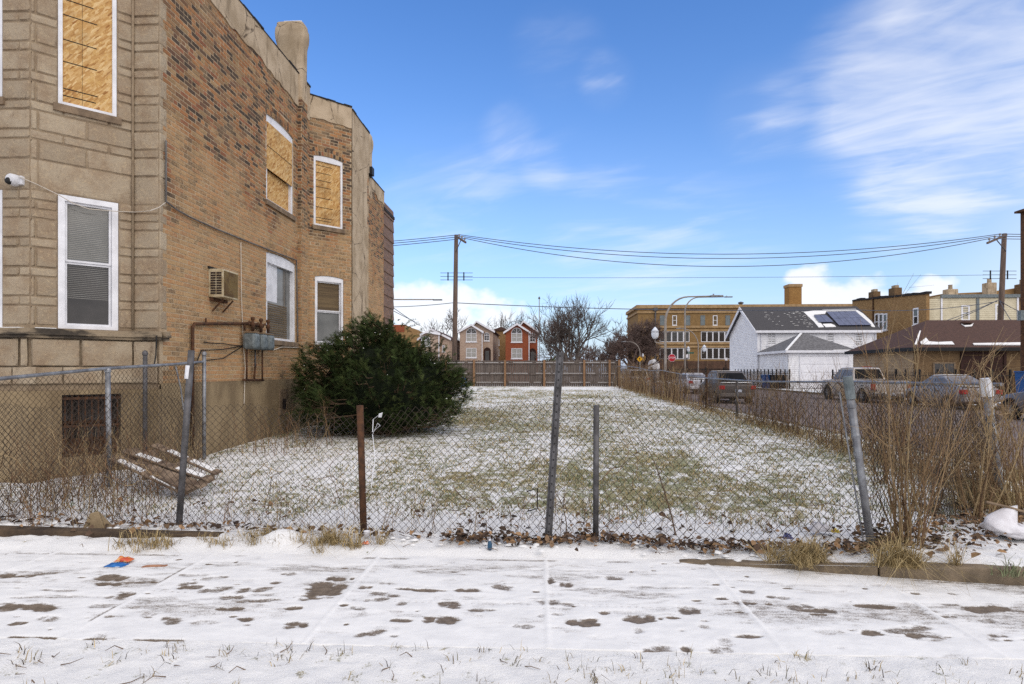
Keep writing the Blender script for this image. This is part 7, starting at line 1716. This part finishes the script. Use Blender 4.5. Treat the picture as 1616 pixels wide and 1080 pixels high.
for u0, u1, v0 in ((1376, 1384, 460), (1408, 1417.5, 454)):
    a, b = on_x(u0, 465, XC + 1), on_x(u1, 465, XC + 1); zt_ = on_x(u1, v0, XC + 1).z; m = MB(); m.box(XC + .6, XC + 1.4, b.y, a.y, z1 - 1.2, zt_); ch = part(TF, 'chimney', m, M['brick_garage']); m = MB(); m.box(XC + .8, XC + 1.2, b.y + .2, a.y - .2, zt_, zt_ + .3); part(TF, 'chimney_pot', m, M['stone'], sub=ch)
Fc = Fr((0, cy0 + .5, 0), (1, 0, 0)); a0, b1 = Fc.px(1463, 472); a1, _ = Fc.px(1606, 472); _, b2 = Fc.px(1486, 467)
CF = thing('cream_flats', 'cream sided flats with white trimmed windows above the brown roof', 'building', (a0 + 3, cy0 + .5, 0)); am, _ = Fc.px(1485, 470); m = MB(); m.box(a0, am, cy0 + .5, cy0 + 9, 0, b1); m.box(am + .002, a1, cy0 + .501, cy0 + 9, 0, b2); part(CF, 'wall', m, M['cream_siding'])
clad(CF, Fc, a0, am - .1, 4, b1, M['cream_siding'], .19); clad(CF, Fc, am + .12, a1, 4, b2 - .25, M['cream_siding'], .19)
m = MB(); m.fbox(Fc, am - .06, am + .1, 0, b2, .05, .09); m.fbox(Fc, a1 - .12, a1 + .06, 0, b2, .05, .09); part(CF, 'corner_board', m, M['white_trim']); m = MB(); q0 = Fc.px(1540, 470)[0]; q1 = Fc.px(1544.5, 470)[0]; m.fbox(Fc, q0, q1, 0, b2 - .3, .05, .1); part(CF, 'grey_strip', m, M['meter'])
m = MB(); m.fbox(Fc, am - .1, a1 + .25, b2 - .22, b2 + .1, .05, .2); part(CF, 'gutter', m, M['meter'])
for u0, u1, v0, v1 in ((1516.5, 1530, 482, 507), (1570, 1584, 480, 510)): p, q = Fc.px(u0, v0); r0_, s0_ = Fc.px(u1, v1); win(CF, Fc, p, r0_, s0_, q, 1, 2, fw=.16, pane=M['pane_grey'])
BF = thing('brick_flats', 'brown brick parapet and chimneys behind the cream siding', 'building', (a0 + 7, cy0 + 9.2, 0)); F3 = Fr((0, cy0 + 9.2, 0), (1, 0, 0)); m = MB(); P = [F3.px(u, v) for u, v in ((1487, 470), (1487, 464), (1530, 462), (1555, 461), (1600, 456), (1612, 453), (1640, 454), (1640, 470))]
m.prism([F3.pt(P[0][0], 0), F3.pt(P[-1][0], 0)] + [F3.pt(a, b) for a, b in P[::-1]], (0, 6, 0)); part(BF, 'wall', m, M['brick_tan'])
for u0, u1, v0, v1, mt in ((1487, 1503, 458, 470, 'plaster'), (1549, 1563, 448, 464, 'plaster'), (1600, 1614, 450, 460, 'brick_garage')):
    (a, b), (c_, d_) = F3.px(u0, v0), F3.px(u1, v1); m = MB(); m.box(a, c_, cy0 + 8.2, cy0 + 9.19, d_ - 1, b); ch = part(BF, 'chimney', m, M[mt], bevel=.06); m = MB(); m.lathe(((a + c_) / 2, cy0 + 8.7, b), [(.22, 0), (.2, .45), (.25, .5)], 8); part(BF, 'chimney_pot', m, M['stone'], sub=ch)
m = MB(); m.box(24.5, 70, by0 + 14, by0 + 20, -.1, .02)

# ================================================================== vehicles
def paint(name, c, rough=.35, dirt=.4):
    k = NT(name); z = k.n('ShaderNodeSeparateXYZ'); k.l(k.tc.outputs['Object'], z.inputs[0]); n_ = k.noise(3, 4)
    f = k.rmp(k.math('ADD', z.outputs[2], k.math('MULTIPLY', n_, -.6)), -.2, .7, dirt, 0.02); cc = k.mix(f, c, srgb(140, 128, 118)); cc = k.mix(k.rmp(k.noise(9, 4), .45, .7, 0, .2), cc, srgb(150, 142, 136))
    return k.done(cc, k.mix(f, (rough,) * 3, (.75,) * 3), .2, .4)
M['tyre'] = plain('tyre_rubber', srgb(34, 33, 34), srgb(52, 48, 46), 6, .9); M['rim'] = plain('alloy_rim', srgb(150, 150, 152), srgb(110, 108, 106), 6, .4, .6); M['car_glass'] = glassy('car_glass', srgb(13, 13, 16), .2, .06); M['car_glass_frost'] = glassy('frosted_car_glass', srgb(92, 92, 98), .3, .2); M['tail_red'] = plain('tail_lamp_red', srgb(176, 24, 34), None, 4, .3); M['chrome'] = plain('dull_chrome', srgb(170, 170, 172), srgb(130, 130, 132), 8, .3, .7); M['plate'] = plain('licence_plate', srgb(206, 212, 226), None, 4, .5)
def vehicle(name, label, cat, loc, L, W, pm, roof, deck, cab, hood_z, deck_z, axles, wr=.33, rz=0.0, glass='car_glass_frost', side='car_glass_frost', bed=False, snow=True, group='cars parked along the side street', tail='block'):
    """local axes: x across, y forward, origin at the middle of the rear bumper on the road.
    cab = (rear glass foot, rear glass head, windscreen head, windscreen foot) along y"""
    t = thing(name, label, cat, loc, rz, group); h = W / 2; y0, y1, y2, y3 = cab
    st = [(0.0, .50, deck_z - .14, .90), (.10, .34, deck_z - .04, .965), (.5, .28, deck_z, 1.0), (y0, .24, deck_z + .02, 1.0), ((y0 + y3) / 2, .22, (deck_z + hood_z) / 2 + .03, 1.0), (y3, .22, hood_z + .02, 1.0), (L - .75, .26, hood_z - .05, .99), (L - .25, .3, hood_z - .13, .94), (L, .42, hood_z - .28, .80)]
    if bed: st[0] = (0, .5, deck_z, .96); st[1] = (.06, .45, deck_z, 1.0); st[-2] = (L - .2, .4, hood_z - .04, .98); st[-1] = (L, .45, hood_z - .14, .9)
    m = MB(); prof = lambda zl, zh: [(-.86, zl), (-.98, zl + .12), (-1.0, zl + (zh - zl) * .5), (-.985, zl + (zh - zl) * .72), (-.94, zh - .03), (-.86, zh), (.86, zh), (.94, zh - .03), (.985, zl + (zh - zl) * .72), (1.0, zl + (zh - zl) * .5), (.98, zl + .12), (.86, zl)]
    vs_ = []; k = 12
    for y, zl, zh, f in st: vs_ += [(x * h * f, y, z) for x, z in prof(zl, zh)]
    m.add(vs_, [(i * k + j, i * k + (j + 1) % k, (i + 1) * k + (j + 1) % k, (i + 1) * k + j) for i in range(len(st) - 1) for j in range(k)] + [tuple(range(k))[::-1], tuple(range((len(st) - 1) * k, len(st) * k))])
    body = part(t, 'body', m, pm, local=True, smooth=True, bevel=0); es = body.modifiers.new('es', 'EDGE_SPLIT'); es.split_angle = R(40)
    zb = deck_z - .0 if not bed else hood_z; zb2 = hood_z; hw, hr = h * .90, h * .74
    m = MB(); zr = roof; zm = (y1 + y2) / 2
    ring = [(y0, deck_z if not bed else hood_z, hw), (y1, zr - .05, hr), (y1 + .12, zr - .01, hr * .98), (zm, zr + .015, hr), (y2 - .12, zr - .01, hr * .98), (y2, zr - .06, hr), (y3, hood_z, hw * .97)]
    vs_ = []; 
    for y, z, x in ring: vs_ += [(-x, y, z), (x, y, z)]
    nb = len(ring)
    vs_b = [(-hw, y0, hood_z - .02), (hw, y0, hood_z - .02), (hw * .97, y3, hood_z - .02), (-hw * .97, y3, hood_z - .02)]
    fs = [(2 * i, 2 * i + 1, 2 * i + 3, 2 * i + 2) for i in range(nb - 1)] + [tuple(2 * i for i in range(nb)), tuple(2 * i + 1 for i in range(nb))[::-1]]
    m.add(vs_, fs); cabo = part(t, 'cabin', m, pm, local=True, bevel=.03, seg=2)
    def lerp2(a, b, f): return a + (b - a) * f
    zb_ = hood_z + .03; zt_ = zr - .12
    def side_pt(sgn, y, z): f = (z - hood_z) / (zr - .05 - hood_z); return Vector((sgn * (lerp2(hw, hr, f) + .012), y, z))
    fr = lambda z: (lerp2(y0, y1, (z - (deck_z if not bed else hood_z)) / (zr - .05 - (deck_z if not bed else hood_z))), lerp2(y3, y2, (z - hood_z) / (zr - .06 - hood_z)))
    for sgn in (-1, 1):
        cuts = [.07, .5, .53, .95] if not (y2 - y1) > 1.9 else [.06, .36, .39, .68, .71, .95]
        for a, b in zip(cuts[::2], cuts[1::2]):
            q = []
            for z, (u_, w_) in ((zb_, (a, b)), (zt_, (b, a))):
                r0_, r1_ = fr(z)
                for c_ in (u_, w_): q.append(side_pt(sgn, lerp2(r0_, r1_, c_), z))
            mm = MB(); mm.prism(q, Vector((sgn * .006, 0, 0))); part(t, 'side_window', mm, M[side], local=True)
    def end_pt(f, s, front):
        if front: p, q = Vector((0, y3, hood_z)), Vector((0, y2, zr - .06))
        else: p, q = Vector((0, y0, deck_z if not bed else hood_z)), Vector((0, y1, zr - .05))
        r = p.lerp(q, f); r.x = s * lerp2(hw, hr, f) * .9; r.y += .03 if front else -.03; r.z += .012; return r
    for front in (False, True):
        mm = MB(); mm.prism([end_pt(.1, -1, front), end_pt(.1, 1, front), end_pt(.92, 1, front), end_pt(.92, -1, front)], Vector((0, .006 if front else -.006, .004))); part(t, 'windscreen' if front else 'rear_window', mm, M[glass if not front else 'car_glass_frost'], local=True)
    for sgn in (-1, 1):
        for ay in axles:
            c_ = Vector((sgn * (h - .10), ay, wr)); mm = MB(); mm.lathe(c_, [(wr * .62, -.1), (wr * .95, -.11), (wr, -.07), (wr, .07), (wr * .95, .11), (wr * .62, .1)], 22, 'X'); wv = part(t, 'wheel', mm, M['tyre'], local=True, smooth=False)
            mm = MB(); ox = sgn * .085; mm.lathe(c_ + Vector((ox, 0, 0)), [(wr * .64, -.012), (wr * .64, .012), (wr * .54, .006)], 22, 'X')
            for s_ in range(6): a = s_ * math.pi / 3; d = Vector((0, math.cos(a), math.sin(a))); mm.bar(c_ + Vector((ox + sgn * .018, 0, 0)) + d * wr * .1, c_ + Vector((ox + sgn * .018, 0, 0)) + d * wr * .58, wr * .2, .03, up=(1, 0, 0))
            mm.lathe(c_ + Vector((ox + sgn * .02, 0, 0)), [(wr * .16, -.02), (wr * .16, .02)], 10, 'X'); part(t, 'rim', mm, M['rim'], sub=wv, local=True)
            mm = MB(); mm.lathe(Vector((sgn * (h - .03), ay, wr + .02)), [(wr * 1.22, -.02), (wr * 1.22, .035), (wr * 1.02, .036), (wr * 1.02, -.02)], 22, 'X'); part(t, 'wheel_arch', mm, M['cable_black'], local=True)
    for sgn in (-1, 1):
        mm = MB(); zl = deck_z - .32 if not bed else deck_z - .52; hh_ = .2 if not bed else .42; mm.box(sgn * h * 1.005 - (.28 if not bed else .17) * (sgn > 0), sgn * h * 1.005 + (.28 if not bed else .17) * (sgn < 0), -.03, .16, zl, zl + hh_); part(t, 'tail_light', mm, M['tail_red'], local=True, bevel=.02)
        mm = MB(); mm.box(sgn * h * .62 - .2, sgn * h * .62 + .2, L - .16, L - .02, hood_z - .34, hood_z - .2); part(t, 'headlight', mm, M['lamp_globe'], local=True, bevel=.02)
        mm = MB(); mm.box(sgn * (h + .02) - .02, sgn * (h + .02) + .1 * sgn + .02, y3 - .55, y3 - .43, hood_z + .02, hood_z + .2); part(t, 'wing_mirror', mm, M['cable_black'], local=True, bevel=.02)
        for yd in (.38, .66):
            mm = MB(); yy = lerp2(y0, y3, yd); mm.box(sgn * (h + .003) - .015, sgn * (h + .003) + .015, yy - .08, yy + .08, hood_z - .18, hood_z - .14); part(t, 'door_handle', mm, M['cable_black'], local=True)
            mm = MB(); mm.box(sgn * h * .995 - .01, sgn * h * .995 + .01, yy + .17, yy + .18, .34, hood_z - .02); part(t, 'door_seam', mm, M['cable_black'], local=True)
    for bb in ((-h * .94, h * .94, -.09, .12, .38, .58), (-h * .92, h * .92, L - .13, L + .05, .34, .54)): mm = MB(); mm.box(*bb); part(t, 'bumper', mm, M['chrome'] if bed else pm, local=True, bevel=.03)
    mm = MB(); mm.box(-.17, .17, -.115, -.095, .62 if not bed else .44, .76 if not bed else .56); part(t, 'licence_plate', mm, M['plate'], local=True)
    if bed:
        mm = MB(); mm.box(-h * .86, h * .86, .02, y0 - .05, deck_z + .001, deck_z + .03); part(t, 'bed_rim', mm, M['cable_black'], local=True)
        mm = MB(); mm.box(-.1, .1, -.02, .0, deck_z - .12, deck_z - .06); part(t, 'tailgate_handle', mm, M['cable_black'], local=True)
        mm = MB(); mm.box(-.25, .25, y1 - .03, y1 + .06, zr + .02, zr + .05); part(t, 'brake_light', mm, M['tail_red'], local=True)
    elif snow:
        mm = MB(); mm.box(-h * .8, h * .8, .12, y0 - .02, deck_z + .012, deck_z + .055); part(t, 'trunk_snow', mm, M['snow'], local=True, bevel=.02)
        mm = MB(); mm.box(-hr * .9, hr * .9, y1 + .15, y2 - .2, zr + .018, zr + .04); part(t, 'roof_snow', mm, M['snow'], local=True, bevel=.015)
    return t
zS = -.15
cx_ = 18.2
vehicle('pickup_truck', 'light beige crew cab pickup truck parked facing away', 'pickup truck', (18.5, 33.0, zS), 6.0, 1.98, paint('beige_truck_paint', srgb(176, 168, 162), .35, .55), 1.92, 1.22, (2.15, 2.45, 4.0, 4.75), 1.22, 1.22, (1.05, 5.0), .42, glass='car_glass', side='car_glass_frost', bed=True)
vehicle('sedan', 'silver sedan with snow on its trunk behind the bare shrubs', 'car', (19.25, 27.5, zS), 4.4, 1.72, paint('silver_car_paint', srgb(134, 132, 136), .35, .5), 1.52, 1.03, (.55, 1.5, 2.5, 3.45), .98, 1.03, (.95, 3.6), .33)
vehicle('sedan', 'dark grey car whose front wheel shows at the right edge', 'car', (17.73, 18.9, zS), 4.4, 1.86, paint('dark_grey_car_paint', srgb(92, 88, 92), .35, .3), 1.5, 1.03, (.6, 1.4, 2.5, 3.2), 1.0, 1.03, (.95, 3.72), .34)
vehicle('sedan', 'dark dirty sedan seen from behind, left of the wheeled bins', 'car', (10.3, 32.3, zS), 4.7, 1.88, paint('brownish_car_paint', srgb(84, 78, 76), .4, .35), 1.70, 1.12, (.6, 1.35, 2.9, 3.8), 1.03, 1.08, (.95, 3.75), .34, glass='car_glass')
vehicle('sedan', 'pale snow covered sedan farther up the street', 'car', (on_y(1107, 585, 46).x, 46, zS), 4.6, 1.84, paint('white_car_paint', srgb(206, 206, 214), .35, .3), 1.52, 1.1, (.7, 1.3, 2.7, 3.5), 1.05, 1.1, (.95, 3.65), .33, rz=R(6))
vehicle('sport_utility_car', 'snow dusted white sport utility car beyond the end of the wooden fence', 'car', (on_y(1008, 585, 56).x, 56, zS), 4.8, 2.0, paint('white_utility_paint', srgb(196, 196, 204), .35, .4), 1.82, 1.2, (.12, .4, 3.0, 3.8), 1.15, 1.2, (1.0, 3.8), .37, glass='car_glass')
